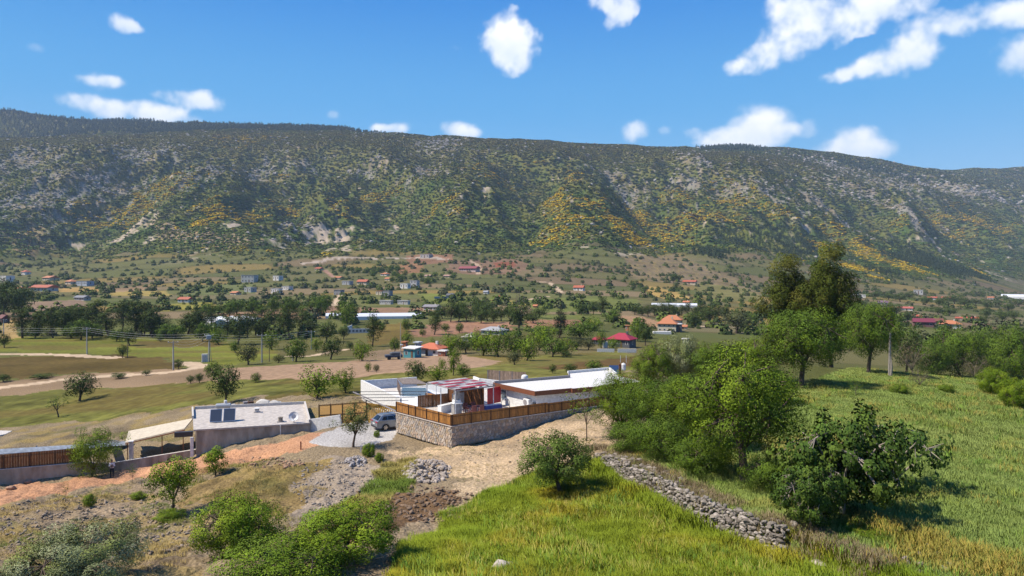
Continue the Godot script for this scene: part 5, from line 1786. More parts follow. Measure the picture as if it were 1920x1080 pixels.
	part("slab", m.mesh(rough_mat(Color(0.58, 0.51, 0.40), 0.9, 0.14)), sl)
	for q in [[0, 0.03], [0, 0.62], [0, 0.97]]:
		var t: Vector3 = (p[1] - p[0]) * q[1] + Vector3(0, -0.12, -0.1)
		part("post", one_bar(t, Vector3(t.x, t.y - 3.2, t.z), 0.07, 0.07, m_brown), sl)
	part("edge_beam", one_bar(Vector3(0, -0.2, 0), p[1] - p[0] + Vector3(0, -0.2, 0), 0.08, 0.12, m_brown), sl)
	# pierced white pillar
	var pl := thing("pierced_pillar", "white pillar with dark holes at the flat house's left corner", "pillar", xz(fl + Vector2(-0.35, 0.2), -18.3))
	part("shaft", one_box(Vector3(0, 0.9, 0), Vector3(0.3, 2.0, 0.3), m_white, 0.3, 0.02), pl)
	for i in 4:
		part("hole", one_box(Vector3(-0.03, 0.35 + i * 0.38, 0.15), Vector3(0.12, 0.14, 0.03), m_dark, 0.3), pl)

func track_walls() -> void:
	rng.seed = 33
	# retaining wall of the track, in three runs
	var tops := [[-60, 889, 64.5], [0, 880.5, 65.8], [158, 867, 69.0], [206, 869, 69.6], [367, 843, 71.0]]
	var labels := ["stained grey concrete wall below the brown fence at the photo's left edge", "grey concrete wall between the brown fence and the leafy tree", "short grey concrete wall behind the leafy tree", "grey concrete wall beside the standing person, left of the flat house"]
	for i in 4:
		var a := at(tops[i][0], tops[i][1], tops[i][2])
		var b := at(tops[i + 1][0], tops[i + 1][1], tops[i + 1][2])
		if i == 2: b = a.lerp(b, 0.99)
		var m := MB.new()
		var s := (b - a).cross(Vector3.UP).normalized() * 0.14
		var low := Vector3(0, -2.8, 0)
		m.hexa([a + low - s, b + low - s, b + low + s, a + low + s, a - s, b - s, b + s, a + s])
		var o := thing("retaining_wall", labels[i], "wall", Vector3.ZERO)
		part("wall_face", m.mesh(m_concrete), o)
		part("cap", one_bar(a + Vector3(0, 0.025, 0), b + Vector3(0, 0.025, 0), 0.32, 0.05, m_pale), o)
	# brown fence and pale blue roof strip behind it
	var f0 := at(-60, 889, 64.5) + Vector3(0, 0.06, -0.25)
	var f1 := at(150, 868, 68.8) + Vector3(0, 0.06, -0.25)
	var l := f0.distance_to(f1)
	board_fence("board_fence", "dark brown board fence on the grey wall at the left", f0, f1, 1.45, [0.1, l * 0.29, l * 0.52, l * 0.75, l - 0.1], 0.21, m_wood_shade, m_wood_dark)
	var cn := thing("canopy", "long pale blue metal canopy roof behind the brown fence", "canopy", f0)
	var blue := rough_mat(Color(0.50, 0.56, 0.62), 0.5, 0.3, true, false, 0.2)
	var g := at(236, 823, 74.5) - f0
	var m := MB.new()
	m.hexa([Vector3(0, 1.56, 0.1), g + Vector3(0, -0.72, 0.1), g + Vector3(0, -0.55, -0.9), Vector3(0, 1.85, -0.9), Vector3(0, 1.62, 0.1), g + Vector3(0, -0.66, 0.1), g + Vector3(0, -0.49, -0.9), Vector3(0, 1.91, -0.9)])
	part("sheet", m.mesh(blue), cn)
	for i in 4:
		var q := g * (i / 3.0)
		part("post", one_bar(q + Vector3(0, -0.8, -1.4), q + Vector3(0, 1.9 - i * 0.75, -1.4), 0.1, 0.1, m_grey), cn)
	for q in [[118, 831, 78, "left end of the dark net lying behind the canopy"], [196, 822, 80, "right end of the dark net lying behind the canopy, beside the slab roof"]]:
		var c := on_ground(at(q[0], q[1], q[2]))
		m = MB.new()
		for i in 8:
			for j in 3:
				var a := Vector3(-2.2 + i * 0.55, 0.75 + 0.1 * sin(i * 1.7 + j), -j * 0.7)
				var b := Vector3(-1.65 + i * 0.55, 0.75 + 0.1 * sin((i + 1) * 1.7 + j), -j * 0.7)
				var dz := Vector3(0, 0.1, -0.7)
				m.face(a, b, b + dz, a + dz, a - Vector3.UP)
		solo("ground_net", m.mesh(mat(Color(0.13, 0.125, 0.13), 0.95)), q[3], "net", c)
	# little yard between: gate pillar and grey door
	var gp := thing("gate_pillar", "pale pillar at the left end of the slab roof", "pillar", at(246, 856, 70.2))
	part("shaft", one_box(Vector3(0, 0.5, 0), Vector3(0.36, 2.1, 0.36), m_pale, 0.2, 0.03), gp)
	part("cap", one_box(Vector3(0, 1.58, 0), Vector3(0.46, 0.06, 0.46), m_white, 0.2), gp)
	solo("side_door", one_bar(at(214, 866, 70.2) + Vector3(0, 0.55, 0), at(231, 860, 70.4) + Vector3(0, 0.5, 0), 0.06, 1.5, mat(Color(0.2, 0.2, 0.21), 0.6)), "grey metal sheet between the leafy tree and the pale pillar", "door")
	# slab corner at the edge of the picture
	m = MB.new()
	var s := on_ground(at(2, 806, 98))
	m.prism(PackedVector2Array([Vector2(-6, -2.6), Vector2(0.2, -1.9), Vector2(0.75, 0.2), Vector2(-0.6, 2.6), Vector2(-6, 3.0)]), 0.0, 0.35)
	solo("concrete_slab", m.mesh(m_pale), "pale concrete slab corner in the bare yard at the left edge", "slab", s - Vector3(0, 0.12, 0))
	# marker post by the track
	solo("marker_post", one_bar(Vector3(0, -0.2, 0), Vector3(0, 0.75, 0), 0.12, 0.1, mat(Color(0.36, 0.12, 0.06), 0.8)), "short rusty red marker post beside the orange track", "post", ground(564, 843))
	solo("marker_post", one_bar(Vector3(0, -0.2, 0), Vector3(0.05, 0.7, 0), 0.06, 0.06, m_white), "thin white stake beside the small tree on the pad's edge", "post", ground(676, 848))

# ------------------------------------------------------------------ loose stones
var stone_mesh := []
func stones_setup() -> void:
	for i in 6:
		stone_mesh.append(blob_rock(100 + i, 0.3))

func toned(i: int, c: Color) -> ArrayMesh:
	var s: MB = stone_mesh[i]
	var m := MB.new()
	m.v = s.v; m.n = s.n; m.uv = s.uv; m.ix = s.ix
	m.c.resize(s.v.size())
	m.c.fill(c)
	return m.mesh(m_stone)

func dry_wall() -> void:
	rng.seed = 34
	var tones := []
	for c in [Color(0.32, 0.285, 0.25), Color(0.23, 0.20, 0.175), Color(0.42, 0.375, 0.335), Color(0.18, 0.155, 0.13)]:
		for i in 4: tones.append(toned(rng.randi() % 6, c))
	var o := thing("dry_stone_wall", "old dry stone wall of grey stones between the two grass fields", "wall")
	var rest := MB.new()
	var spots_ := []
	for i in range(1, 5):
		var a := wall_line[i]
		var b := wall_line[i + 1]
		var long := a.distance_to(b)
		var t := (b - a) / long
		var nrm := Vector2(-t.y, t.x)
		if wall_side((a + b) / 2 + nrm) < 0: nrm = -nrm
		var x := 0.0
		while x < long:
			var base := a + t * x
			var d := -base.y
			var deep := lerpf(0.4, 1.0, smoothstep(50.0, 36.0, d)) + 0.25
			var y := -0.25 + rng.randf_range(0.0, 0.14)
			var row := 0
			while y < deep:
				var k := rng.randf_range(0.07, 0.13) if rng.randf() < 0.75 else rng.randf_range(0.13, 0.2)
				var p := base + t * rng.randf_range(-0.16, 0.16) + nrm * (-0.42 + 0.30 * y / deep + rng.randf_range(-0.05, 0.05))
				var foot := height(base.x - nrm.x * 0.9, base.y - nrm.y * 0.9)
				spots_.append([Vector3(p.x, foot + y, p.y), k, d])
				y += k * 1.2
				row += 1
			for w in 3:                    # stones lying on the top
				if rng.randf() < 0.5:
					var p := base + nrm * rng.randf_range(-0.1, 0.9) + t * rng.randf_range(-0.2, 0.2)
					spots_.append([Vector3(p.x, height(p.x + nrm.x * 0.4, p.y + nrm.y * 0.4) + 0.06, p.y), rng.randf_range(0.1, 0.22), d])
			x += rng.randf_range(0.18, 0.25)
	spots_.sort_custom(func(p, q): return p[1] / p[2] > q[1] / q[2])
	var t2 := []; var c2 := []
	for i in spots_.size():
		var q: Array = spots_[i]
		var tr := spin(q[0], Vector3(q[1] * rng.randf_range(0.9, 1.4), q[1] * 0.85, q[1]), 0.4)
		if i < 300:
			var s := quick_part("stone", i, tones[rng.randi() % tones.size()], o)
			s.transform = tr
		else:
			t2.append(tr)
			c2.append(Color(0.28, 0.25, 0.22) * rng.randf_range(0.75, 1.2))
	var mm := MultiMesh.new()
	mm.transform_format = MultiMesh.TRANSFORM_3D
	mm.use_colors = true
	mm.mesh = toned(2, Color(1, 1, 1))
	mm.instance_count = t2.size()
	for i in t2.size():
		mm.set_instance_transform(i, t2[i])
		mm.set_instance_color(i, c2[i])
	var r := MultiMeshInstance3D.new()
	r.name = "small_stones"
	r.multimesh = mm
	o.add_child(r, true)
	r.set_meta("kind", "stuff")

func heap(called: String, label: String, u: float, v: float, ru: float, rv: float, n: int, size: float, c: Color, pile := 0.5) -> void:
	var t := []; var cc := []
	var mid := ground(u, v)
	for i in n:
		var a := rng.randf() * TAU
		var r := sqrt(rng.randf())
		var p := ground(u + cos(a) * r * ru, v + sin(a) * r * rv)
		var k := size * pow(rng.randf(), 1.6) + size * 0.25
		t.append(spin(p + Vector3(0, pile * (1.0 - r) * rng.randf() + k * 0.2, 0), Vector3(k * 1.2, k * 0.9, k), 0.8))
		cc.append(c * rng.randf_range(0.75, 1.2))
	many(called, toned(1, Color(1, 1, 1)), t, cc, label, "rubble")

func loose_stones() -> void:
	rng.seed = 35
	heap("rubble_heap", "heap of pale broken stone on the slope below the stone wall", 800, 884, 46, 22, 420, 0.17, Color(0.44, 0.375, 0.32), 0.7)
	heap("rubble_heap", "small heap of grey white rubble below the thin tree", 668, 866, 20, 10, 130, 0.15, Color(0.42, 0.385, 0.37), 0.35)
	heap("slope_stones", "stones scattered over the churned brown earth", 800, 945, 100, 36, 420, 0.13, Color(0.25, 0.17, 0.11), 0.05)
	heap("slope_stones", "grey clods and stones on the pale slope below the track", 630, 910, 84, 48, 420, 0.10, Color(0.34, 0.29, 0.24), 0.05)
	heap("slope_stones", "grey stones scattered over the bare left slope", 170, 990, 220, 60, 1300, 0.11, Color(0.33, 0.26, 0.19), 0.03)
	heap("slope_stones", "orange stones along the lower edge of the track", 510, 868, 70, 10, 110, 0.16, Color(0.42, 0.26, 0.16), 0.05)
	heap("slope_stones", "small stones on the sandy ground below the fence", 980, 845, 120, 40, 130, 0.10, Color(0.46, 0.36, 0.25), 0.02)
	heap("slope_stones", "stones on the bare end of the dry stone wall near the sandy ground", 1150, 862, 45, 14, 120, 0.16, Color(0.28, 0.235, 0.20), 0.15)
	heap("slope_stones", "stones half hidden in the dry grass at the lower right", 1740, 1050, 110, 30, 40, 0.16, Color(0.28, 0.235, 0.20), -0.05)
	var lab := ["large tan boulder at the foot of the grey wall", "smaller tan boulder right of the largest one by the grey wall", "flat tan boulder at the grey wall's left end"]
	var k := 0
	for q in [[39, 906, 0.5], [52, 906, 0.28], [20, 917, 0.34]]:
		solo("boulder", toned(k, Color(0.46, 0.29, 0.19)), lab[k], "boulder", ground(q[0], q[1]) + Vector3(0, 0.12, 0)).scale = Vector3(q[2] * 1.3, q[2] * 0.8, q[2])
		k += 1
	lab = ["pale boulder at the foot of the shaded stone wall", "white boulder in the grass at the bottom of the lower field", "white boulder in the grass near the right end of the lower field", "pale boulder at the left foot of the rubble heap"]
	k = 0
	for q in [[945, 806, 0.42], [943, 1066, 0.42], [1541, 1048, 0.36], [767, 894, 0.4]]:
		solo("boulder", toned(k + 2, Color(0.52, 0.46, 0.40)), lab[k], "boulder", ground(q[0], q[1]) + Vector3(0, -0.25 if k == 2 else 0.05, 0)).scale = Vector3(q[2] * 1.2, q[2] * 0.9, q[2])
		k += 1
	# sacks and scrap behind the flat house
	k = 0
	lab = ["large white sack behind the flat house, right of the scrap", "white sack nearest the dark tree behind the flat house", "smaller white sack beside the largest sack", "white sack at the right end behind the flat house"]
	for q in [[495, 756, 1.5, 0.75], [436, 758, 0.6, 0.7], [452, 760, 0.55, 0.55], [516, 757, 1.1, 0.45]]:
		solo("sack", toned(k, Color(0.62, 0.6, 0.57)), lab[k], "sack", on_ground(at(q[0], 756, 88.0)) + Vector3(0, 0.4, 0), "").scale = Vector3(q[2] * 0.75, q[3], 0.6)
		k += 1
	for q in [[470, "brown scrap timber stacked behind the flat house beside the large sack"], [461, "grey crate standing behind the flat house among the sacks"]]:
		var o := thing("scrap_pile" if q[0] > 465 else "crate", q[1], "scrap" if q[0] > 465 else "crate", on_ground(at(q[0], 756, 88.5)))
		for i in 4:
			part("plank", one_box(Vector3(0, 0.2 + i * 0.2, 0), Vector3(0.9 - i * 0.08, 0.14, 0.6), m_wood_dark if q[0] > 465 else m_grey, 0.2 * i), o)

# ------------------------------------------------------------------ houses of the valley
var shared := {}
func paint(c: Color, rough := 0.8) -> Material:
	var k := "%s %s" % [c, rough]
	if not shared.has(k): shared[k] = rough_mat(c, rough, 0.3, false, false, 0.15)
	return shared[k]

const TILE_RED := Color(0.42, 0.11, 0.055)
const TILE_ORANGE := Color(0.50, 0.19, 0.085)
const CRIMSON := Color(0.36, 0.018, 0.05)
const WHITE := Color(0.78, 0.77, 0.75)
const CREAM := Color(0.64, 0.57, 0.44)
const GREYW := Color(0.52, 0.52, 0.53)
const DARKW := Color(0.10, 0.11, 0.13)

# px: foot of the front wall's middle, width and height on the photograph; style: hip, gable, flat, shed
func far_house(called: String, label: String, u: float, v: float, wp: float, hp: float, style: String, roof: Color, wall: Color, turn := 0.0, deep := 0.75, rooms := 3, floors := 1, category := "house") -> Node3D:
	var p := ground(u, v)
	var s := -p.z / FOCAL
	var w := wp * s
	var h := hp * s
	var rise := h * (0.42 if style == "hip" or style == "gable" else 0.0)
	var wh := h - rise
	var dz := w * deep
	var face_turn := turn - 0.5
	var o := thing(called, label, category, p + Vector3(0, 0, 0), face_turn)
	no_grow.append(Vector2(p.x, p.z)); no_grow.append(Vector2(p.x, p.z - dz / 2))
	for i in int(w / 14.0):
		no_grow.append(Vector2(p.x + (i * 14.0 - w / 2), p.z))
	var m := MB.new()
	m.box(Vector3(0, wh / 2 - 1.0, -dz / 2), Vector3(w, wh + 2.0, dz))
	var wl := part("wall", m.mesh(paint(wall)), o)
	m = MB.new()
	var e := 0.04 * w + 0.25
	var x := w / 2 + e
	var z0 := e
	var z1 := -dz - e
	if style == "hip" or style == "gable":
		var r := x - minf(dz / 2 + e, x * 0.85) if style == "hip" else x
		var a := Vector3(-x, wh, z0); var b := Vector3(x, wh, z0); var c := Vector3(x, wh, z1); var d := Vector3(-x, wh, z1)
		var t0 := Vector3(-r, wh + rise, (z0 + z1) / 2); var t1 := Vector3(r, wh + rise, (z0 + z1) / 2)
		var mid := Vector3(0, wh + rise * 0.2, (z0 + z1) / 2)
		m.face(a, b, t1, t0, mid); m.face(c, d, t0, t1, mid); m.face3(b, c, t1, mid); m.face3(d, a, t0, mid)
		m.box(Vector3(0, wh - 0.08, (z0 + z1) / 2), Vector3(x * 2 - 0.02, 0.15, z0 - z1 - 0.02))
	elif style == "shed":
		m.hexa([Vector3(-x, wh, z0), Vector3(x, wh, z0), Vector3(x, wh + h * 0.12, z1), Vector3(-x, wh + h * 0.12, z1), Vector3(-x, wh + 0.2, z0), Vector3(x, wh + 0.2, z0), Vector3(x, wh + h * 0.12 + 0.2, z1), Vector3(-x, wh + h * 0.12 + 0.2, z1)])
	else:
		m.box(Vector3(0, wh + 0.15, -dz / 2), Vector3(w + 0.6, 0.3, dz + 0.6))
	var rf := part("roof", m.mesh(paint(roof, 0.75)), o)
	if style == "hip" or style == "gable":
		part("chimney", one_box(Vector3(w * 0.22, wh + rise * 0.75, -dz * 0.55), Vector3(0.6, rise * 0.7 + 0.6, 0.6), paint(wall)), rf)
	var glass := mat(Color(0.05, 0.055, 0.07), 0.25)
	var cnt := 0
	var ww := minf(w / (rooms * 2.6 + 1.0), 1.6)
	for fl in floors:
		var fh := wh / floors
		for i in rooms:
			var wx := (i + 0.5 - rooms / 2.0) * w / rooms
			if fl == 0 and i == rooms / 2:
				part("door", one_box(Vector3(wx, fh * 0.4, 0.04), Vector3(ww * 0.9, fh * 0.8, 0.08), paint(Color(0.16, 0.09, 0.05))), o)
			else:
				var f := quick_part("window", cnt, one_box(Vector3(wx, fh * (fl + 0.55), 0.03), Vector3(ww + 0.2, fh * 0.40, 0.06), paint(WHITE)), o)
				part("pane", one_box(Vector3(wx, fh * (fl + 0.55), 0.06), Vector3(ww, fh * 0.34, 0.04), glass), f)
				cnt += 1
	var f2 := quick_part("window", cnt, one_box(Vector3(w / 2 + 0.03, wh * 0.55, -dz * 0.5), Vector3(0.06, wh / floors * 0.46, ww + 0.2), paint(WHITE)), o)
	part("pane", one_box(Vector3(w / 2 + 0.06, wh * 0.55, -dz * 0.5), Vector3(0.04, wh / floors * 0.4, ww), glass), f2)
	return o

func greenhouse(label: String, u: float, v: float, wp: float, hp: float, spans: int, turn: float, deep: float) -> void:
	var p := ground(u, v)
	var s := -p.z / FOCAL
	var w := wp * s
	var h := hp * s
	var o := thing("greenhouse", label, "greenhouse", p, atan2(p.x, p.z) + PI + turn)
	for i in int(w / 9.0):
		no_grow.append(Vector2(p.x - w / 2 + i * 9.0, p.z)); no_grow.append(Vector2(p.x - w / 2 + i * 9.0, p.z - deep / 2))
	var film := mat(Color(0.62, 0.64, 0.67), 0.35)
	var frame := mat(Color(0.4, 0.41, 0.43), 0.5)
	if spans == 0:                         # one long tunnel, its length across the view
		var pr := [Vector3(0, -0.8, 0)]
		for k in 7:
			var a := PI * k / 6.0
			pr.append(Vector3(0, h * 0.5 + sin(a) * h * 0.5, -deep * 0.5 + cos(a) * deep * 0.5))
		pr.append(Vector3(0, -0.8, -deep))
		var l := Vector3(-w / 2, 0, 0)
		var r := Vector3(w / 2, 0, 0)
		var mid := Vector3(0, h * 0.3, -deep / 2)
		var m := MB.new()
		for k in pr.size() - 1:
			m.face(pr[k] + l, pr[k + 1] + l, pr[k + 1] + r, pr[k] + r, mid)
			if k > 0:
				for e in [l, r]: m.face3(pr[0] + e, pr[k] + e, pr[k + 1] + e, mid)
		part("film_roof", m.mesh(film), o)
		for i in int(w / 6.0) + 1:
			var q := l + Vector3(i * 6.0, 0, 0.06)
			part("frame", one_bar(q + Vector3(0, -0.5, 0), q + Vector3(0, h * 0.5, 0), 0.12, 0.12, frame), o)
		part("door", one_box(Vector3(w * 0.3, h * 0.25, 0.05), Vector3(2.4, h * 0.5, 0.08), frame), o)
	for i in spans:
		var x0 := -w / 2 + w * i / spans
		var x1 := -w / 2 + w * (i + 1) / spans - 0.15
		var m := MB.new()
		var mid := Vector3((x0 + x1) / 2, h * 0.3, -deep / 2)
		var pr := []
		for k in 7:
			var a := PI * k / 6.0
			pr.append(Vector3(lerpf(x1, x0, k / 6.0), h * 0.55 + sin(a) * h * 0.45, 0))
		pr.insert(0, Vector3(x1, -0.8, 0)); pr.append(Vector3(x0, -0.8, 0))
		var bk := Vector3(0, 0, -deep)
		for k in pr.size() - 1:
			m.face(pr[k], pr[k + 1], pr[k + 1] + bk, pr[k] + bk, mid)
			if k > 0:
				m.face3(pr[0], pr[k], pr[k + 1], mid); m.face3(pr[0] + bk, pr[k] + bk, pr[k + 1] + bk, mid)
		part("film_roof", m.mesh(film), o)
		part("frame", one_bar(Vector3(x0 - 0.05, -0.5, 0.08), Vector3(x0 - 0.05, h * 0.6, 0.08), 0.14, 0.14, frame), o)
		part("door", one_box(Vector3((x0 + x1) / 2, h * 0.25, 0.05), Vector3(minf(2.2, w / spans * 0.3), h * 0.5, 0.08), frame), o)

func village() -> void:
	rng.seed = 36
	# left
	far_house("village_house", "small red roofed house at the top of the village on the far left", 43, 515, 14, 9, "hip", TILE_RED, WHITE)
	far_house("village_house", "white flat house at the photo's left edge above the red roofs", 6, 530, 20, 13, "flat", GREYW, WHITE)
	far_house("village_house", "orange roofed house among trees between two ochre strips, far left", 86, 526, 24, 9, "gable", TILE_ORANGE, CREAM)
	far_house("village_house", "orange hip roofed house just left of the long dark roofed block", 127, 533, 18, 9, "hip", TILE_ORANGE, CREAM)
	far_house("long_block", "long block with dark roof and pale blue front, far left", 153, 536, 34, 9, "flat", DARKW, Color(0.42, 0.48, 0.56), 0.0, 0.4, 7)
	far_house("village_house", "long red roofed house with pale blue wall on the far left", 73, 546, 50, 12, "gable", TILE_RED, Color(0.52, 0.58, 0.62), 0.1, 0.4, 5)
	far_house("village_house", "small orange roofed house behind the big dark pine, far left", 33, 545, 14, 8, "hip", TILE_ORANGE, WHITE)
	far_house("village_house", "grey roofed house with orange annex above the tan field", 148, 563, 32, 9, "gable", Color(0.20, 0.21, 0.24), GREYW, 0.0, 0.4, 4)
	far_house("village_house", "lone red roofed white house among green fields left of centre", 343, 567, 25, 10, "gable", TILE_RED, WHITE, 0.15, 0.5, 3)
	far_house("barn", "dark red barn behind the ochre strip at the left edge", 0, 606, 16, 16, "gable", Color(0.15, 0.04, 0.04), Color(0.12, 0.06, 0.06), 0.0, 0.8, 2, 1, "barn")
	# middle left
	far_house("modern_villa", "grey white two storey villa alone under the rock face", 464, 530, 26, 14, "flat", GREYW, Color(0.45, 0.48, 0.48), 0.3, 0.6, 4, 2)
	far_house("village_house", "grey white house with a pale yard right of the two storey villa", 517, 526, 15, 9, "flat", GREYW, WHITE)
	far_house("village_house", "grey flat house right of a bare orange patch", 464, 548, 18, 9, "flat", GREYW, Color(0.40, 0.43, 0.44))
	far_house("village_house", "small orange roofed house left of the grey flat house", 437, 553, 16, 7, "gable", TILE_ORANGE, CREAM)
	far_house("village_house", "white flat house with dark windows, lower of a close pair", 515, 550, 18, 9, "flat", GREYW, WHITE, 0.1, 0.6, 4)
	far_house("village_house", "white flat house with dark windows, upper right of a close pair", 535, 544, 18, 7, "flat", GREYW, WHITE, 0.0, 0.6, 4)
	far_house("village_house", "small red roofed house highest by the bare track left of centre", 595, 507, 13, 6, "gable", TILE_RED, CREAM)
	far_house("village_house", "dark two storey house at the top of the pale track", 632, 553, 16, 9, "flat", DARKW, Color(0.25, 0.26, 0.29), 0.0, 0.7, 3, 2)
	far_house("village_house", "orange roofed house at the foot of the red track", 632, 524, 14, 6, "gable", TILE_ORANGE, CREAM)
	far_house("village_house", "low grey house with white windows in the village's middle", 648, 534, 18, 7, "flat", GREYW, Color(0.42, 0.45, 0.5), 0.0, 0.6, 4)
	far_house("village_house", "wide red roofed house in the village's middle", 678, 534, 21, 10, "gable", TILE_RED, CREAM, 0.05, 0.5, 4)
	far_house("village_house", "orange roofed house half hidden by green trees, higher of two", 719, 517, 14, 6, "hip", TILE_ORANGE, WHITE)
	far_house("village_house", "orange roofed house half hidden by green trees, lower of two", 726, 526, 12, 6, "gable", TILE_ORANGE, CREAM)
	far_house("village_house", "white house with grey neighbour beside the green wood", 757, 541, 17, 9, "flat", WHITE, WHITE, 0.0, 0.6, 3)
	far_house("unfinished_house", "grey unfinished stepped building beside the white house", 775, 539, 14, 13, "flat", GREYW, GREYW, 0.1, 0.8, 2, 2)
	far_house("village_house", "pale red flat house touching the dark two storey house", 710, 553, 14, 7, "flat", TILE_ORANGE, CREAM)
	far_house("village_house", "dark two storey house above the rows of a vineyard", 724, 555, 15, 10, "flat", DARKW, Color(0.30, 0.31, 0.34), 0.0, 0.7, 3, 2)
	far_house("low_shed", "long grey shed with white arches, left of two", 722, 571, 26, 7, "flat", GREYW, Color(0.5, 0.5, 0.52), 0.0, 0.3, 6, 1, "shed")
	far_house("low_shed", "long grey shed with white arches, right of two", 755, 571, 24, 7, "flat", GREYW, Color(0.5, 0.5, 0.52), 0.0, 0.3, 6, 1, "shed")
	greenhouse("long white greenhouse left of the pale poplar", 626, 597, 30, 9, 0, 0.0, 14.0)
	greenhouse("longest white greenhouse, right of the pale poplar", 730, 598, 122, 10, 0, 0.0, 14.0)
	greenhouse("white greenhouse of four spans behind the dark pines", 450, 612, 92, 15, 4, 0.25, 26.0)
	greenhouse("long pale greenhouse behind the row of dark trees right of centre", 1264, 575, 84, 6, 0, 0.0, 14.0)
	greenhouse("pale greenhouse at the right edge of the far valley", 1905, 560, 46, 8, 0, 0.0, 20.0)
	# the walled yard and the farm near the brown field
	var yw := ground(668, 625)
	var yd := thing("walled_yard", "white walled yard with grey openings behind the tall dark tree", "wall", yw)
	part("long_wall", one_bar(Vector3(-3.5, 0.9, 0), Vector3(5.5, 0.9, -1.6), 0.3, 2.0, paint(WHITE)), yd)
	part("end_wall", one_bar(Vector3(-3.5, 1.4, 0), Vector3(-3.9, 1.4, -9.0), 0.3, 3.0, paint(WHITE)), yd)
	for i in 6:
		part("opening", one_box(Vector3(-2.7 + i * 1.45, 1.0, 0.02 - i * 0.26), Vector3(0.8, 0.9, 0.36), mat(DARKW, 0.8), 0.17), yd)
	far_house("farmhouse", "white farmhouse with bright orange hip roof by the brown field", 800, 667, 48, 23, "hip", Color(0.56, 0.16, 0.075), WHITE, 0.12, 0.8, 3)
	far_house("lean_to", "white roofed lean-to with teal sheets left of the orange roof", 767, 671, 26, 17, "shed", WHITE, Color(0.07, 0.30, 0.36), 0.0, 0.8, 2, 1, "shed")
	far_house("water_tower", "small grey blue tower with round tank beside the orange roof", 781, 668, 9, 25, "flat", Color(0.5, 0.55, 0.62), Color(0.34, 0.40, 0.50), 0.0, 1.0, 1, 3, "tower")
	far_house("brick_hut", "small orange brick hut behind the white roofed lean-to", 757, 655, 8, 13, "flat", TILE_ORANGE, TILE_ORANGE, 0.0, 0.9, 1, 1, "hut")
	far_house("farm_shed", "small white shed with red front at the right of the farmhouse", 828, 668, 14, 9, "flat", WHITE, Color(0.36, 0.12, 0.07), 0.0, 0.8, 2, 1, "shed")
	var tr := thing("farm_trailer", "dark blue trailer with load left of the farm", "trailer", ground(738, 674), 0.3)
	part("bed", one_box(Vector3(0, 0.9, 0), Vector3(4.2, 0.6, 2.0), paint(Color(0.06, 0.08, 0.12)), 0.0, 0.05), tr)
	part("load", one_box(Vector3(0.4, 1.5, 0), Vector3(2.6, 0.7, 1.6), paint(DARKW), 0.1, 0.2), tr)
	for s in [-1.0, 1.0]:
		var m := MB.new()
		m.lathe(Vector3(s * 1.2, 0.45, 1.0), [Vector2(0, -0.12), Vector2(0.45, -0.12), Vector2(0.45, 0.12), Vector2(0, 0.12)], 12, Basis(Vector3.RIGHT, PI / 2))
		part("wheel", m.mesh(mat(Color(0.02, 0.02, 0.02), 0.9)), tr)
	# centre
	far_house("unfinished_house", "grey unfinished house on the bare shelf below the scrub", 796, 484, 20, 7, "flat", GREYW, Color(0.46, 0.43, 0.42), 0.0, 0.6, 3)
	far_house("hillside_hotel", "wide pinkish white house with red roof highest on red earth", 876, 509, 39, 10, "gable", Color(0.26, 0.06, 0.07), Color(0.58, 0.46, 0.43), -0.1, 0.35, 7)
	far_house("village_house", "pink roofed low house left of a matching one under trees", 801, 520, 12, 5, "gable", Color(0.46, 0.27, 0.22), CREAM)
	far_house("village_house", "pink roofed low house right of a matching one under trees", 838, 520, 16, 5, "gable", Color(0.46, 0.27, 0.22), CREAM)
	far_house("village_house", "dark little house beside the blue fence", 842, 559, 13, 9, "gable", DARKW, Color(0.25, 0.27, 0.32))
	var bf := ground(834, 561)
	solo("blue_fence", one_bar(Vector3(-8, 1.0, 0), Vector3(8, 1.0, 0), 0.2, 2.0, paint(Color(0.10, 0.20, 0.36))), "blue fence in front of the dark little house", "fence", bf)
	far_house("village_house", "tiny white house in trees right of the blue fence", 910, 551, 9, 6, "gable", Color(0.3, 0.32, 0.36), WHITE)
	far_house("village_house", "small white and red house in trees, next right", 935, 560, 14, 6, "gable", TILE_RED, WHITE)
	far_house("village_house", "grey roofed white house on the orange earth at centre", 806, 581, 30, 10, "gable", Color(0.25, 0.24, 0.26), WHITE, 0.0, 0.5, 4)
	far_house("field_hut", "small orange hut beside bare poplars at centre", 1003, 577, 8, 6, "gable", TILE_ORANGE, Color(0.36, 0.18, 0.10), 0.0, 0.8, 1, 1, "hut")
	far_house("village_house", "white house with red roof on the slope by the winding track", 1084, 545, 19, 10, "gable", TILE_RED, WHITE, 0.0, 0.5, 3)
	far_house("village_house", "house with grey hip roof behind bright green trees at centre", 920, 628, 42, 15, "hip", Color(0.36, 0.37, 0.40), Color(0.55, 0.53, 0.5), 0.0, 0.6, 3)
	far_house("village_house", "pale hip roofed little house left of the bright green trees", 876, 640, 21, 14, "hip", Color(0.52, 0.49, 0.46), Color(0.42, 0.42, 0.46), 0.0, 0.8, 2)
	far_house("crimson_house", "house with broad crimson hip roof and dark glass walls", 1160, 651, 43, 26, "hip", CRIMSON, DARKW, -0.1, 0.7, 4)
	far_house("crimson_annex", "low crimson roofed annex left of the crimson house", 1120, 646, 22, 16, "hip", CRIMSON, DARKW, 0.0, 0.8, 2)
	var gwp := ground(1135, 660)
	var gw := thing("front_wall", "low white wall in front of the crimson roofed house", "wall", gwp)
	part("wall_face", one_bar(Vector3(-2.4, 0.4, 0), Vector3(2.6, 0.4, 0.2), 0.3, 1.1, paint(WHITE)), gw)
	part("wall_face", one_bar(Vector3(3.6, 0.4, 0.2), Vector3(9.0, 0.4, 0.2), 0.3, 1.1, paint(WHITE)), gw)
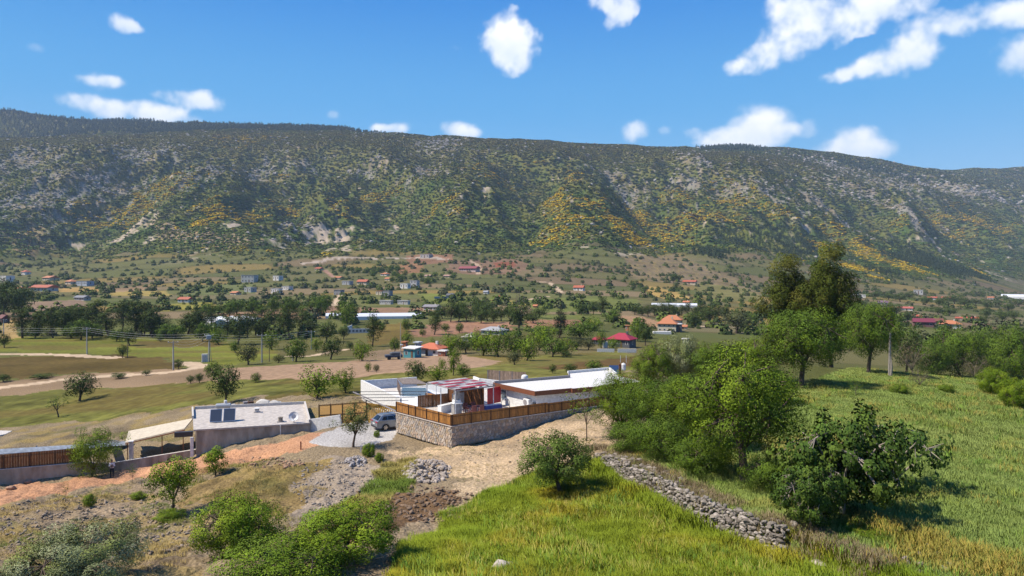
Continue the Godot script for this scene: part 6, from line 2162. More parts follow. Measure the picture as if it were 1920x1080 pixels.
	solo("garden_gable", one_box(Vector3(0, 0.9, 0), Vector3(1.6, 1.9, 0.3), paint(Color(0.55, 0.6, 0.66)), 0.3, 0.05), "pale blue garden wall left of the crimson house", "wall", ground(1135, 652))
	var ch := far_house("cream_house", "cream house with orange hip roof, lower of two tiers", 1250, 622, 34, 26, "hip", TILE_ORANGE, CREAM, 0.1, 0.75, 4, 2)
	far_house("cream_house", "upper part of the cream house with its own orange hip roof", 1259, 611, 34, 20, "hip", TILE_ORANGE, CREAM, 0.1, 0.6, 3)
	far_house("cream_annex", "low orange roofed annex right of the cream house", 1280, 617, 14, 8, "gable", TILE_ORANGE, CREAM, 0.1, 0.8, 1)
	far_house("cream_porch", "dark porch with white roof edge at the cream house's right front", 1270, 623, 14, 15, "flat", WHITE, DARKW, 0.1, 0.7, 2, 1, "porch")
	solo("terrace_wall", one_bar(Vector3(-4, 0.5, 0), Vector3(3.5, 0.5, 0.6), 2.5, 1.1, paint(WHITE)), "white terrace wall in front of the cream house", "wall", ground(1242, 626))
	far_house("field_house", "orange flat house between the crimson and the cream house", 1178, 620, 11, 9, "flat", TILE_ORANGE, Color(0.48, 0.2, 0.1))
	far_house("white_shed", "small white shed among the green trees right of centre", 1284, 645, 9, 9, "flat", WHITE, WHITE, 0.0, 0.9, 1, 1, "shed")
	far_house("village_house", "red roofed house alone on the terraced slope", 1292, 533, 23, 8, "gable", TILE_RED, CREAM, 0.0, 0.5, 3)
	far_house("village_house", "small orange roofed house above the long pale greenhouse", 1286, 570, 11, 6, "gable", TILE_ORANGE, WHITE)
	# right
	far_house("crimson_barn", "barn with purple red roof at the right of the big pines", 1733, 613, 32, 16, "gable", Color(0.20, 0.03, 0.06), Color(0.2, 0.1, 0.1), 0.15, 0.5, 3, 1, "barn")
	far_house("brown_barn", "brown roofed barn touching the purple red roof", 1758, 610, 18, 13, "gable", Color(0.20, 0.075, 0.05), Color(0.2, 0.12, 0.09), 0.15, 0.5, 2, 1, "barn")
	far_house("village_house", "orange hip roofed white house above the right hand trees", 1783, 616, 33, 15, "hip", Color(0.53, 0.2, 0.09), WHITE, 0.1, 0.7, 3)
	far_house("village_house", "small red roofed house right of the orange hip roof", 1824, 601, 18, 7, "gable", TILE_RED, WHITE)
	far_house("village_house", "tiny red roofed house between the orange roof and its right neighbour", 1798, 600, 10, 6, "gable", TILE_RED, CREAM)
	far_house("village_house", "red roofed house just above the purple red barn", 1720, 597, 12, 7, "gable", TILE_RED, CREAM)
	far_house("village_house", "red roofed house in the far right village, left of a pair", 1748, 562, 15, 6, "gable", TILE_RED, WHITE)
	far_house("village_house", "red roofed house in the far right village, right of a pair", 1774, 562, 14, 6, "gable", TILE_RED, WHITE)
	far_house("village_house", "grey house near the pine wood in the far right village", 1722, 552, 15, 8, "flat", GREYW, GREYW, 0.0, 0.6, 3)
	far_house("village_house", "white house with purple roof in the far right village", 1655, 572, 16, 8, "gable", Color(0.2, 0.1, 0.2), WHITE)
	far_house("village_house", "pinkish red roofed house below the far right village", 1700, 582, 19, 7, "gable", Color(0.46, 0.13, 0.1), WHITE)
	far_house("village_house", "orange roofed house beside the pinkish red roof", 1676, 581, 14, 6, "gable", TILE_ORANGE, CREAM)
	far_house("low_shed", "long white shed just right of the tall pines", 1607, 557, 28, 4, "flat", WHITE, WHITE, 0.0, 0.3, 6, 1, "shed")
	far_house("village_house", "tiny orange roofed house left of the far right greenhouse", 1858, 561, 10, 5, "gable", TILE_ORANGE, WHITE)

# ------------------------------------------------------------------ poles and wires
func poles() -> void:
	var grey := rough_mat(Color(0.42, 0.42, 0.41), 0.9, 0.5)
	var wood := rough_mat(Color(0.16, 0.13, 0.11), 0.9, 0.5)
	var tops := {}
	var list := [[163, 664, 50, 0, "grey power pole standing in the green field at the left"], [325, 694, 55, 0, "grey power pole beside the bend of the dirt road"], [392, 678, 52, 1, "power pole carrying a grey transformer box"], [491, 680, 54, 0, "grey power pole right of the rounded olive tree"], [584, 655, 35, 0, "grey power pole between the dark pines and bright bushes"], [549, 677, 22, 0, "short grey post by the bushes at the field's edge"], [505, 678, 26, 2, "thin dark wooden pole just right of a grey power pole"], [239, 671, 30, 2, "thin dark wooden pole beside a lone bush in the green field"], [751, 676, 70, 3, "tall thin metal mast with a lamp in front of the farm"], [7, 628, 30, 0, "grey power pole at the ochre strip on the left edge"], [1668, 706, 82, 4, "weathered thick grey pole at the edge of the right meadow"]]
	for q in list:
		var p := ground(q[0], q[1])
		var s := -p.z / FOCAL
		var h: float = q[2] * s
		var o := thing("power_pole" if q[3] < 2 else ("mast" if q[3] == 3 else "wooden_pole"), q[4], "pole", p, 0.3)
		var r: float = [0.17, 0.17, 0.09, 0.08, 0.17][q[3]]
		var m := MB.new()
		m.tube([Vector3(0, -0.6, 0), Vector3(0, h * 0.5, 0), Vector3(0.02, h, 0)], [r * 1.2, r, r * 0.7], 8)
		part("shaft", m.mesh(grey if q[3] in [0, 1, 3] else (wood if q[3] == 2 else rough_mat(Color(0.34, 0.32, 0.31), 0.95, 0.8, true))), o)
		if q[3] < 2:
			part("cross_arm", one_bar(Vector3(-1.1, h - 0.35, 0), Vector3(1.1, h - 0.35, 0), 0.1, 0.12, grey), o)
			for x in [-1.0, 0.0, 1.0]:
				m = MB.new()
				m.lathe(Vector3(x, h - 0.29, 0), [Vector2(0.05, 0), Vector2(0.09, 0.05), Vector2(0.05, 0.1), Vector2(0.08, 0.16), Vector2(0, 0.25)], 8)
				part("insulator", m.mesh(m_white), o)
		if q[3] == 1:
			part("transformer", one_box(Vector3(0, h * 0.88, 0.35), Vector3(1.2, 1.1, 0.8), paint(Color(0.3, 0.36, 0.42)), 0.0, 0.08), o)
			part("brace", one_bar(Vector3(0.6, 0, 0.1), Vector3(0.2, h * 0.8, 0.1), 0.1, 0.1, grey), o)
		if q[3] == 3:
			part("lamp_head", one_box(Vector3(0.25, h * 0.42, 0.1), Vector3(0.7, 0.3, 0.3), m_white, 0.0, 0.06), o)
		if q[3] == 4:
			part("broken_top", one_bar(Vector3(0.16, h * 0.55, 0.05), Vector3(0.22, h * 0.8, 0.05), 0.06, 0.1, m_yellow), o)
			m = MB.new()
			m.tube([Vector3(0.05, -0.4, 0.1), Vector3(0.1, h * 0.2, 0.16), Vector3(0.02, h * 0.45, 0.2)], [0.2, 0.16, 0.03], 7)
			part("strut", m.mesh(rough_mat(Color(0.40, 0.36, 0.33), 0.95, 0.8, true)), o)
		tops[int(q[0])] = p + Vector3(0, h - 0.1, 0)
	var k := 0
	var names := ["power line running from the left edge to the green field's pole", "power line between the green field's pole and the transformer pole", "power line from the transformer pole towards the dark pines", "power line from the bend's pole to the transformer pole"]
	for s in [[at(-60, 606, 250), tops[163]], [tops[163], tops[392]], [tops[392], tops[584]], [tops[325], tops[392]]]:
		var o := thing("power_line", names[k], "wire", s[0])
		for w in [-1.0, 0.0, 1.0]:
			var pts := []
			var rr := []
			for i in 15:
				var f := i / 14.0
				pts.append((s[1] - s[0]) * f + Vector3(w * 0.3, -1.6 * 4 * f * (1 - f) * 0.7 + w * 0.75 - 0.5, w))
				rr.append(0.017)
			var m := MB.new()
			m.tube(pts, rr, 4, false)
			part("wire", m.mesh(mat(Color(0.5, 0.5, 0.5), 0.6)), o)
		k += 1
	var kp := ground(384, 679)
	var kiosk := thing("electric_kiosk", "white electrical cabinet at the end of the dirt road's bend", "electrical cabinet", kp)
	part("casing", one_box(Vector3(0, 1.0, 0), Vector3(1.3, 2.0, 0.9), m_white, 0.2, 0.04), kiosk)
	part("door", one_box(Vector3(0.1, 0.95, 0.47), Vector3(1.0, 1.6, 0.04), paint(Color(0.5, 0.52, 0.55)), 0.2), kiosk)
	part("roof", one_box(Vector3(0, 2.06, 0), Vector3(1.45, 0.12, 1.05), paint(GREYW), 0.2, 0.03), kiosk)

# ------------------------------------------------------------------ the person by the wall
func capsule(p: Vector3, a: Vector3, b: Vector3, ra: float, rb: float) -> float:
	var d := b - a
	var t := clampf((p - a).dot(d) / d.length_squared(), 0, 1)
	return p.distance_to(a + d * t) - lerpf(ra, rb, t)

func skin_field(m: MB, bones: Array, cell: float, soft: float, tint: Callable) -> void:
	var lo := Vector3.ONE * 1e9
	var hi := -lo
	for q in bones:
		var r := Vector3.ONE * (maxf(q[2], q[3]) + cell * 2)
		for e in [q[0], q[1]]:
			lo = lo.min(e - r); hi = hi.max(e + r)
	var n := Vector3i(((hi - lo) / cell).ceil()) + Vector3i.ONE
	var val := PackedFloat32Array()
	val.resize(n.x * n.y * n.z)
	val.fill(1.0)
	for q in bones:
		var r: float = maxf(q[2], q[3]) + cell * 3.0 + soft
		var b0 := Vector3i(((q[0].min(q[1]) - Vector3.ONE * r - lo) / cell).floor()).max(Vector3i.ZERO)
		var b1 := Vector3i(((q[0].max(q[1]) + Vector3.ONE * r - lo) / cell).ceil()).min(n - Vector3i.ONE)
		for z in range(b0.z, b1.z + 1):
			for y in range(b0.y, b1.y + 1):
				for x in range(b0.x, b1.x + 1):
					var k := x + n.x * (y + n.y * z)
					var d := capsule(lo + Vector3(x, y, z) * cell, q[0], q[1], q[2], q[3])
					var o := val[k]
					var h := maxf(soft - absf(d - o), 0.0) / soft
					val[k] = minf(d, o) - h * h * soft * 0.25
	var id := {}
	for z in n.z - 1:
		for y in n.y - 1:
			for x in n.x - 1:
				var sum := Vector3.ZERO
				var cnt := 0
				var c := []
				for i in 8:
					c.append(val[x + (i & 1) + n.x * (y + (i >> 1 & 1) + n.y * (z + (i >> 2)))])
				for e in [[0, 1], [2, 3], [4, 5], [6, 7], [0, 2], [1, 3], [4, 6], [5, 7], [0, 4], [1, 5], [2, 6], [3, 7]]:
					var va: float = c[e[0]]
					var vb: float = c[e[1]]
					if (va < 0) != (vb < 0):
						var t := va / (va - vb)
						var pa := Vector3(e[0] & 1, e[0] >> 1 & 1, e[0] >> 2)
						var pb := Vector3(e[1] & 1, e[1] >> 1 & 1, e[1] >> 2)
						sum += pa.lerp(pb, t)
						cnt += 1
				if cnt > 0:
					var p := lo + (Vector3(x, y, z) + sum / cnt) * cell
					id[Vector3i(x, y, z)] = m.v.size()
					m.v.append(p)
					var g := Vector3(c[1] + c[3] + c[5] + c[7] - c[0] - c[2] - c[4] - c[6], c[2] + c[3] + c[6] + c[7] - c[0] - c[1] - c[4] - c[5], c[4] + c[5] + c[6] + c[7] - c[0] - c[1] - c[2] - c[3])
					m.n.append(g.normalized()); m.c.append(tint.call(p)); m.uv.append(Vector2.ZERO)
	for w in id.keys():
		for ax in 3:
			var u := Vector3i.ZERO; u[(ax + 1) % 3] = 1
			var v := Vector3i.ZERO; v[(ax + 2) % 3] = 1
			var e := Vector3i.ZERO; e[ax] = 1
			var k0: int = w.x + n.x * (w.y + n.y * w.z)
			var w1: Vector3i = w + e
			var s0 := val[k0] < 0
			var s1 := val[w1.x + n.x * (w1.y + n.y * w1.z)] < 0
			if s0 == s1: continue
			var q := [w, w - u, w - u - v, w - v]
			if not (id.has(q[1]) and id.has(q[2]) and id.has(q[3])): continue
			var a: int = id[q[0]]; var b: int = id[q[1]]; var c2: int = id[q[2]]; var d: int = id[q[3]]
			if s0: m.ix.append_array(PackedInt32Array([a, c2, b, a, d, c2]))
			else: m.ix.append_array(PackedInt32Array([a, b, c2, a, c2, d]))

func person() -> void:
	var p := ground(210, 895)
	var o := thing("person", "person in white shirt and dark trousers standing by the grey wall", "person", p, 0.5)
	var skin := Color(0.36, 0.20, 0.13)
	var shirt := Color(0.72, 0.67, 0.66)
	var pants := Color(0.02, 0.02, 0.03)
	var shoe := Color(0.05, 0.04, 0.035)
	var hip := Vector3(0, 0.93, 0)
	var body := [
		[Vector3(0, 0.98, 0), Vector3(0, 1.2, 0.0), 0.145, 0.15], [Vector3(-0.06, 1.2, 0), Vector3(-0.07, 1.36, -0.01), 0.13, 0.125], [Vector3(0.06, 1.2, 0), Vector3(0.07, 1.36, -0.01), 0.13, 0.125],
		[Vector3(-0.15, 1.42, 0), Vector3(0.15, 1.42, 0), 0.07, 0.07], [Vector3(0, 1.42, -0.01), Vector3(0, 1.53, 0.015), 0.062, 0.055]]
	for s in [-1.0, 1.0]:
		body.append([hip + Vector3(s * 0.09, 0, 0), Vector3(s * 0.105, 0.5, 0.02), 0.098, 0.062])
		body.append([Vector3(s * 0.105, 0.5, 0.02), Vector3(s * 0.11, 0.1, -0.02), 0.062, 0.042])
		body.append([Vector3(s * 0.11, 0.06, -0.03), Vector3(s * 0.13, 0.045, 0.16), 0.048, 0.038])
		body.append([Vector3(s * 0.19, 1.41, 0), Vector3(s * 0.24, 1.13, 0.03), 0.056, 0.043])
		body.append([Vector3(s * 0.24, 1.13, 0.03), Vector3(s * 0.08, 1.14, 0.25), 0.042, 0.028])
	var m := MB.new()
	skin_field(m, body, 0.02, 0.05, func(q: Vector3) -> Color:
		if q.y < 0.085: return shoe
		if q.y > 1.47: return skin
		if q.z > 0.12 and q.y > 1.0: return skin
		return pants if q.y < 0.96 else shirt)
	# head with face
	var hd := Vector3(0, 1.64, 0.03)
	var head := [[hd + Vector3(0, 0.03, -0.01), hd + Vector3(0, 0.035, 0.0), 0.09, 0.09], [hd, hd + Vector3(0, -0.07, 0.035), 0.075, 0.05], [hd + Vector3(0, 0.0, 0.085), hd + Vector3(0, -0.025, 0.105), 0.012, 0.016], [hd + Vector3(-0.088, 0.0, 0), hd + Vector3(-0.09, -0.03, 0), 0.016, 0.012], [hd + Vector3(0.088, 0, 0), hd + Vector3(0.09, -0.03, 0), 0.016, 0.012]]
	skin_field(m, head, 0.008, 0.02, func(q: Vector3) -> Color:
		var l := q - hd
		if l.z > 0.06 and absf(l.y - 0.008) < 0.012 and absf(absf(l.x) - 0.033) < 0.014: return Color(0.03, 0.025, 0.02)
		if l.z > 0.06 and absf(l.y + 0.055) < 0.008 and absf(l.x) < 0.025: return Color(0.26, 0.1, 0.08)
		return skin)
	# hands: palm, four unequal curled fingers, thumb
	for s in [-1.0, 1.0]:
		var w := Vector3(s * 0.08, 1.14, 0.25)
		var f := Vector3(-s * 0.55, 0.15, 0.8).normalized()
		var side := f.cross(Vector3.UP).normalized()
		var nup := side.cross(f).normalized()
		var hand := [[w, w + f * 0.07, 0.026, 0.03], [w + f * 0.03 + side * 0.02, w + f * 0.08 + side * 0.025, 0.02, 0.016], [w + f * 0.03 - side * 0.02, w + f * 0.08 - side * 0.025, 0.02, 0.016]]
		for k in 4:
			var b := w + f * 0.085 + side * (k - 1.5) * 0.019
			var l: float = [0.034, 0.04, 0.038, 0.03][k]
			var j := b + f * l + nup * 0.012
			hand.append([b, j, 0.0095, 0.009])
			hand.append([j, j + f * l * 0.3 + nup * l * 0.75, 0.009, 0.0075])
		var tb: Vector3 = w + f * 0.03 + side * s * 0.028
		hand.append([tb, tb + f * 0.035 + side * s * 0.02 + nup * 0.012, 0.012, 0.01])
		hand.append([tb + f * 0.035 + side * s * 0.02 + nup * 0.012, tb + f * 0.06 + side * s * 0.01 + nup * 0.03, 0.01, 0.008])
		skin_field(m, hand, 0.0045, 0.008, func(_q: Vector3) -> Color: return skin)
	part("body", m.mesh(mat(Color(1, 1, 1), 0.75, 0.0, true)), o)
	var hm := MB.new()
	skin_field(hm, [[hd + Vector3(0, 0.055, -0.02), hd + Vector3(0, 0.06, -0.01), 0.09, 0.092], [hd + Vector3(0, 0.0, -0.04), hd + Vector3(0, -0.04, -0.05), 0.075, 0.05]], 0.01, 0.02, func(_q: Vector3) -> Color: return Color(0.015, 0.012, 0.01))
	part("hair", hm.mesh(mat(Color(1, 1, 1), 0.7, 0.0, true)), o)
	solo("phone", one_box(p + Basis(Vector3.UP, 0.5) * Vector3(0, 1.19, 0.37), Vector3(0.08, 0.15, 0.012), m_dark, 0.5, 0.003), "small dark phone held by the person at the wall", "phone")

# ------------------------------------------------------------------ all trees and shrubs that stand alone
func near_plants() -> void:
	plant_px("olive", "olive_tree", 152, 985, 0, 255, "grey green olive tree at the bottom left of the bare slope", "tree", "", 27.0)
	plant_px("bright_bush", "bushy_tree", 436, 930, 0, 172, "bright green rounded tree standing on bare earth near the bottom", "tree", "", 31.0)
	plant_px("bright_bush", "bushy_tree", 642, 940, 0, 215, "broad bright green tree beside the strip of weeds at the bottom", "tree", "", 29.5)
	plant_px("thicket", "bushy_tree", 540, 1005, 0, 240, "lighter green bush between the two bright trees at the bottom edge", "shrub", "", 26.5)
	plant_px("small_tree", "small_tree", 325, 962, 112, 96, "small bright tree with bare leaning trunk above the olive tree", "tree")
	plant_px("sapling", "sapling", 404, 892, 60, 40, "slender upright green sapling at the edge of the orange track", "tree")
	plant_px("lobed", "leafy_tree", 172, 894, 92, 100, "leafy tree growing against the grey wall beside the person", "tree")
	plant_px("thin_tree", "small_tree", 662, 838, 84, 68, "thin leaved small tree with crooked trunk at the parking pad", "tree")
	plant_px("round_tree", "round_tree", 1050, 922, 115, 140, "round green tree casting shade on the lower grass field", "tree")
	plant_px("wisp", "thin_stemmed_tree", 1100, 826, 112, 76, "thin stemmed young tree at the left end of the big trees", "tree")
	plant_px("bright_bush", "shrub", 690, 858, 30, 28, "small green shrub right of the white stake on the slope", "shrub")
	plant_px("bright_bush", "shrub", 712, 866, 20, 18, "tiny green shrub on the slope between stake and rubble heap", "shrub")
	plant_px("wisp", "young_tree", 248, 905, 40, 18, "thin weedy young plant on the lower edge of the orange track", "shrub")
	plant_px("wisp", "young_tree", 122, 940, 42, 16, "thin weedy plant on the left part of the orange track's edge", "shrub")
	plant_px("bright_bush", "shrub", 166, 950, 26, 26, "low green shrub among stones left of the small bright tree", "shrub")
	plant_px("bright_bush", "shrub", 256, 936, 16, 30, "low green tuft left of the small bright tree", "shrub")
	plant_px("bright_bush", "shrub", 322, 975, 24, 60, "green undergrowth at the foot of the small bright tree", "shrub")
	plant_px("bright_bush", "shrub", 705, 806, 0, 14, "small potted green plant at the corner of the stone wall", "shrub", "", 66.0)
	# the big trees behind the dry stone wall
	plant_px("almond", "broadleaf_tree", 1172, 694, 0, 105, "bright green tree at the left end of the tree row, by the villa", "tree", "", 54.0)
	plant_px("oak", "broadleaf_tree", 1222, 704, 0, 120, "dark rounded tree second from the left in the tree row", "tree", "", 50.0)
	plant_px("almond", "broadleaf_tree", 1272, 700, 0, 125, "green rounded tree just left of the tallest green tree", "tree", "", 47.5)
	plant_px("tall_almond", "broadleaf_tree", 1398, 650, 0, 225, "tallest green tree with dark trunk just behind the dry stone wall", "tree", "", 38.4)
	plant_px("oak", "broadleaf_tree", 1330, 715, 0, 110, "shaded tree filling the gap left of the tallest green tree", "tree", "", 46.0)
	plant_px("hedge", "shrub", 1190, 785, 0, 110, "shaded thicket at the foot of the tree row's left end", "shrub", "", 47.6)
	plant_px("hedge", "shrub", 1250, 775, 0, 120, "thicket behind the bare upper part of the dry stone wall", "shrub", "", 44.0)
	plant_px("hedge", "shrub", 1318, 815, 0, 120, "thicket under the trees in the middle of the row", "shrub", "", 40.6)
	plant_px("hedge", "shrub", 1460, 850, 0, 110, "thicket between the tallest green tree and the fig", "shrub", "", 36.6)
	plant_px("olive", "broadleaf_tree", 1275, 630, 0, 110, "grey green tree behind the row, below the cream house", "tree", "", 76.0)
	plant_px("almond", "broadleaf_tree", 1215, 642, 0, 80, "olive green tree behind the row, nearest the villa's white roof", "tree", "", 74.0)
	plant_px("oak", "broadleaf_tree", 1345, 640, 0, 100, "dark green tree behind the row, left of the pale green one", "tree", "", 72.0)
	plant_px("almond", "broadleaf_tree", 1408, 628, 0, 110, "pale green tree behind the row, left of the big round tree", "tree", "", 78.0)
	plant_px("hedge", "shrub", 1300, 700, 0, 130, "undergrowth behind the row seen between its crowns", "shrub", "", 60.0)
	plant_px("hedge", "shrub", 1420, 690, 0, 130, "undergrowth between the tallest green tree and the big round tree", "shrub", "", 62.0)
	plant_px("oak", "broadleaf_tree", 1502, 722, 148, 160, "big round green tree with short dark trunk on the right meadow's edge", "tree")
	plant_px("oak", "broadleaf_tree", 1628, 700, 138, 112, "dark crowned tree with forked trunk left of the weathered pole", "tree")
	plant_px("grey_shrub", "grey_tree", 1712, 702, 68, 70, "grey half bare tree right of the weathered pole", "tree")
	plant_px("tall_pine", "tall_pine", 1486, 486, 0, 108, "tall feathery pine, left of the two rising above the trees", "tree", "", 104.0)
	plant_px("tall_pine", "tall_pine", 1560, 466, 0, 100, "tallest dark pine, right of the two rising above the trees", "tree", "", 100.0)
	plant_px("fig", "fig_tree", 1582, 770, 0, 220, "dense fig tree at the right end of the dry stone wall", "tree", "", 33.4)
	plant_px("fig", "shrub", 1524, 868, 0, 130, "dark low fig growth hanging over the dry stone wall's end", "shrub", "", 31.0)
	plant_px("fig_sparse", "fig_tree", 1690, 775, 0, 180, "open fig limbs with bare grey branches right of the dense fig", "tree", "", 37.0)
	plant_px("thicket", "shrub", 1632, 985, 0, 110, "green shrub below the fig tree among dry grass", "shrub", "", 30.5)
	plant_px("thicket", "shrub", 1892, 1040, 0, 130, "dark green bush in the bottom right corner", "shrub", "", 29.0)
	plant_px("fig_sparse", "fig_tree", 1935, 900, 0, 110, "fig branch reaching in from the right edge over the meadow", "tree", "", 38.0)
	# along the far edge of the right meadow
	plant_px("grey_shrub", "pale_shrub", 1727, 724, 34, 46, "pale grey shrub in the meadow right of the pole", "shrub")
	plant_px("thicket", "shrub", 1686, 738, 20, 36, "low green shrub in the meadow below the pole", "shrub")
	plant_px("wisp", "shrub", 1605, 742, 30, 30, "thin green shrub in the meadow below the big round tree", "shrub")
	plant_px("grey_shrub", "pale_shrub", 1828, 712, 50, 60, "pale olive shrub at the far corner of the right meadow", "shrub")
	plant_px("hedge", "hedge_tree", 1748, 704, 72, 80, "dark green tree of the far hedge, right of the grey half bare tree", "tree")
	plant_px("hedge", "hedge_tree", 1800, 706, 98, 95, "dark green tree in the middle of the far hedge on the right", "tree")
	plant_px("hedge", "hedge_tree", 1852, 702, 90, 85, "dark green tree of the far hedge, behind the pale olive shrub", "tree")
	plant_px("hedge", "hedge_tree", 1903, 720, 112, 90, "green tree of the far hedge at the right edge", "tree")
	plant_px("bright_bush", "shrub", 1868, 742, 56, 60, "yellow green bush at the right edge of the meadow", "shrub")
	plant_px("bright_bush", "shrub", 1905, 765, 60, 60, "green bush nearest the right edge below the yellow green bush", "shrub")
	plant_px("thicket", "shrub", 1775, 735, 16, 30, "small shrub in the meadow left of the yellow green bush", "shrub")
	plant_px("far_dark", "hedge_tree", 1700, 668, 60, 60, "dark tree beyond the hedge, below the purple red barn", "tree", "", 130.0)

func v(key: String, u: float, w: float, h: float, wide: float, label: String, group := "", category := "tree") -> void:
	plant_px(key, {"far_round": "broadleaf_tree", "far_bright": "bright_tree", "far_dark": "dark_tree", "far_olive": "olive_tree", "far_pine": "pine_tree", "far_spruce": "spruce_tree", "far_bare": "poplar_tree", "half_bare": "bare_tree"}[key], u, w, h, wide, label, category, group)

func valley_plants() -> void:
	# close to the two houses
	v("far_dark", 149, 752, 55, 58, "dark rounded tree standing alone in the olive green field")
	v("half_bare", 110, 782, 42, 38, "half bare small tree in front of the lone dark tree")
	v("far_dark", 423, 757, 74, 58, "dense dark green tree behind the solar water heater")
	v("far_round", 400, 712, 34, 34, "green tree just behind the dense dark tree")
	v("far_dark", 374, 718, 20, 18, "small dark bush right of a pair behind the dirt road", "", "shrub")
	v("far_dark", 357, 719, 16, 18, "small dark bush left of a pair behind the dirt road", "", "shrub")
	v("far_round", 479, 717, 19, 20, "little round bush alone on the brown ploughed field", "", "shrub")
	v("far_bright", 594, 747, 62, 72, "broad green tree behind the reed screen")
	v("far_bright", 648, 736, 48, 40, "upright green tree between the broad tree and the white wall")
	v("far_dark", 783, 718, 44, 42, "dark green tree directly behind the pool shelter")
	v("far_bright", 822, 714, 32, 52, "low green tree behind the pergola's left end")
	v("far_bright", 850, 704, 60, 28, "tall narrow bright green tree behind the pergola")
	v("far_round", 868, 706, 26, 28, "dark green bush behind the pergola's right end")
	v("far_bright", 828, 692, 22, 15, "small round green tree on the brown field's lower edge")
	v("far_bright", 691, 697, 19, 14, "little round green tree, left of two below the farm")
	v("far_olive", 706, 698, 16, 13, "little pale tree, right of two below the farm")
	v("far_olive", 965, 684, 28, 32, "grey olive bush at the right tip of the brown field", "", "shrub")
	v("far_dark", 1036, 700, 18, 16, "small dark bush by the low stone line behind the villa", "", "shrub")
	v("far_dark", 1071, 700, 20, 28, "dark bush behind the villa's white roof, left of two", "", "shrub")
	v("far_round", 1116, 696, 22, 34, "green bush behind the villa's white roof, right of two", "", "shrub")
	v("far_dark", 1063, 670, 12, 22, "low dark bush under the olive trees left of the crimson house", "", "shrub")
	v("far_dark", 230, 671, 26, 22, "lone bush beside the thin pole in the green field", "", "shrub")
	v("far_dark", 243, 648, 36, 34, "dark tree at the front of the left pine belt")
	v("far_round", 301, 641, 16, 14, "small tree at the right end of the left pine belt")
	v("far_dark", 8, 652, 28, 24, "dark round tree at the left edge beside the green field")
	v("far_dark", 335, 692, 20, 20, "small dark bush beside the pole at the road's bend", "", "shrub")
	v("far_olive", 466, 684, 42, 42, "rounded grey olive tree beside the power pole")
	v("far_olive", 522, 680, 16, 24, "grey olive bush right of the power pole", "", "shrub")
	v("far_dark", 224, 710, 12, 30, "dark bush on the bank between the dirt roads, left", "", "shrub")
	v("far_dark", 273, 704, 11, 18, "dark bush on the bank between the dirt roads, right", "", "shrub")
	v("far_dark", 8, 716, 16, 30, "dark low bush at the left edge beside the dirt road", "", "shrub")
	v("far_dark", 75, 710, 10, 44, "row of low bushes along the dirt road at the left", "", "shrub")
	# around the transformer pole
	v("far_bright", 410, 646, 32, 40, "light green tree just right of the transformer pole")
	v("far_pine", 445, 646, 62, 42, "tall dark pine before the four span greenhouse")
	v("far_round", 441, 661, 22, 20, "small tree in the green field left of the round olive")
	v("far_bright", 510, 656, 38, 34, "green tree with bare trunk behind the power pole")
	v("far_pine", 543, 634, 62, 46, "tallest dark pine of the clump left of centre")
	v("far_pine", 512, 620, 44, 36, "dark pine left of the tallest one in the clump")
	v("far_pine", 565, 622, 40, 36, "dark pine right of the tallest one in the clump")
	v("far_round", 555, 678, 46, 42, "broad green tree below the tallest dark pine")
	v("far_bright", 592, 660, 30, 24, "green tree beside the grey power pole, left of centre")
	v("far_dark", 620, 674, 44, 42, "dark rounded tree above the brown ploughed field")
	v("far_dark", 612, 642, 42, 44, "dark tree behind the rounded one above the brown field")
	v("far_dark", 644, 636, 26, 24, "small dark tree left of the white walled yard")
	v("far_dark", 657, 657, 18, 16, "small dark tree below the white walled yard")
	v("far_bright", 679, 677, 38, 44, "bright rounded tree left of the farm trailer")
	v("far_pine", 698, 650, 66, 34, "tall leaning dark tree right of the white walled yard")
	v("far_bright", 652, 610, 44, 36, "pale green poplar standing between the two long greenhouses")
	v("far_round", 716, 622, 18, 14, "little grey tree right of the tall leaning dark tree")
	v("far_bright", 764, 647, 26, 26, "green round tree behind the lean-to of the farm")
	v("far_round", 740, 660, 28, 20, "green tree beside the tall mast")
	v("far_round", 762, 622, 26, 18, "dark green tree at the left end of the orange field")
	v("far_pine", 814, 628, 42, 30, "dark pine at the front of the orange field")
	v("far_round", 793, 630, 14, 14, "small tree left of the dark pine on the orange field")
	v("far_bright", 813, 664, 30, 24, "green tree leaning over the orange hip roof")
	v("far_bright", 846, 664, 40, 46, "broad green tree right of the orange hip roof")
	v("far_dark", 874, 662, 26, 36, "dark low tree below the pale hip roofed little house")
	v("far_dark", 845, 604, 42, 28, "dark tree standing behind the orange field")
	v("far_round", 836, 622, 16, 18, "round bush on the orange field", "", "shrub")
	v("far_round", 862, 624, 20, 16, "small dark tree on the orange field's right part")
	# bright grove at the centre
	var names := ["bright grove tree nearest the brown field's tip", "tall bright grove tree below the grey hip roof", "bright grove tree left of the grey olive bush", "yellow green grove tree behind the grey olive bush", "bright grove tree left of the dark spruce", "bright grove tree right of the dark spruce's foot", "pale grove tree next to the olive trees", "bright grove tree below the dark spruce", "yellow green grove tree at the back of the grove", "grove tree beside the pale hip roofed little house"]
	var k := 0
	for q in [[906, 667, 44, 46], [934, 669, 54, 54], [962, 668, 50, 46], [988, 676, 48, 50], [1010, 657, 42, 46], [1036, 669, 38, 48], [1064, 666, 34, 42], [1020, 640, 36, 50], [1090, 636, 36, 60], [888, 656, 38, 46]]:
		v("far_bright" if k % 3 != 2 else "far_round", q[0], q[1], q[2], q[3], names[k])
		k += 1
	v("far_olive", 1082, 656, 24, 34, "grey olive tree left of the crimson annex")
	v("far_olive", 1103, 656, 24, 28, "grey olive tree directly before the crimson annex")
	v("far_bright", 1128, 653, 36, 20, "bright narrow tree in front of the crimson roof")
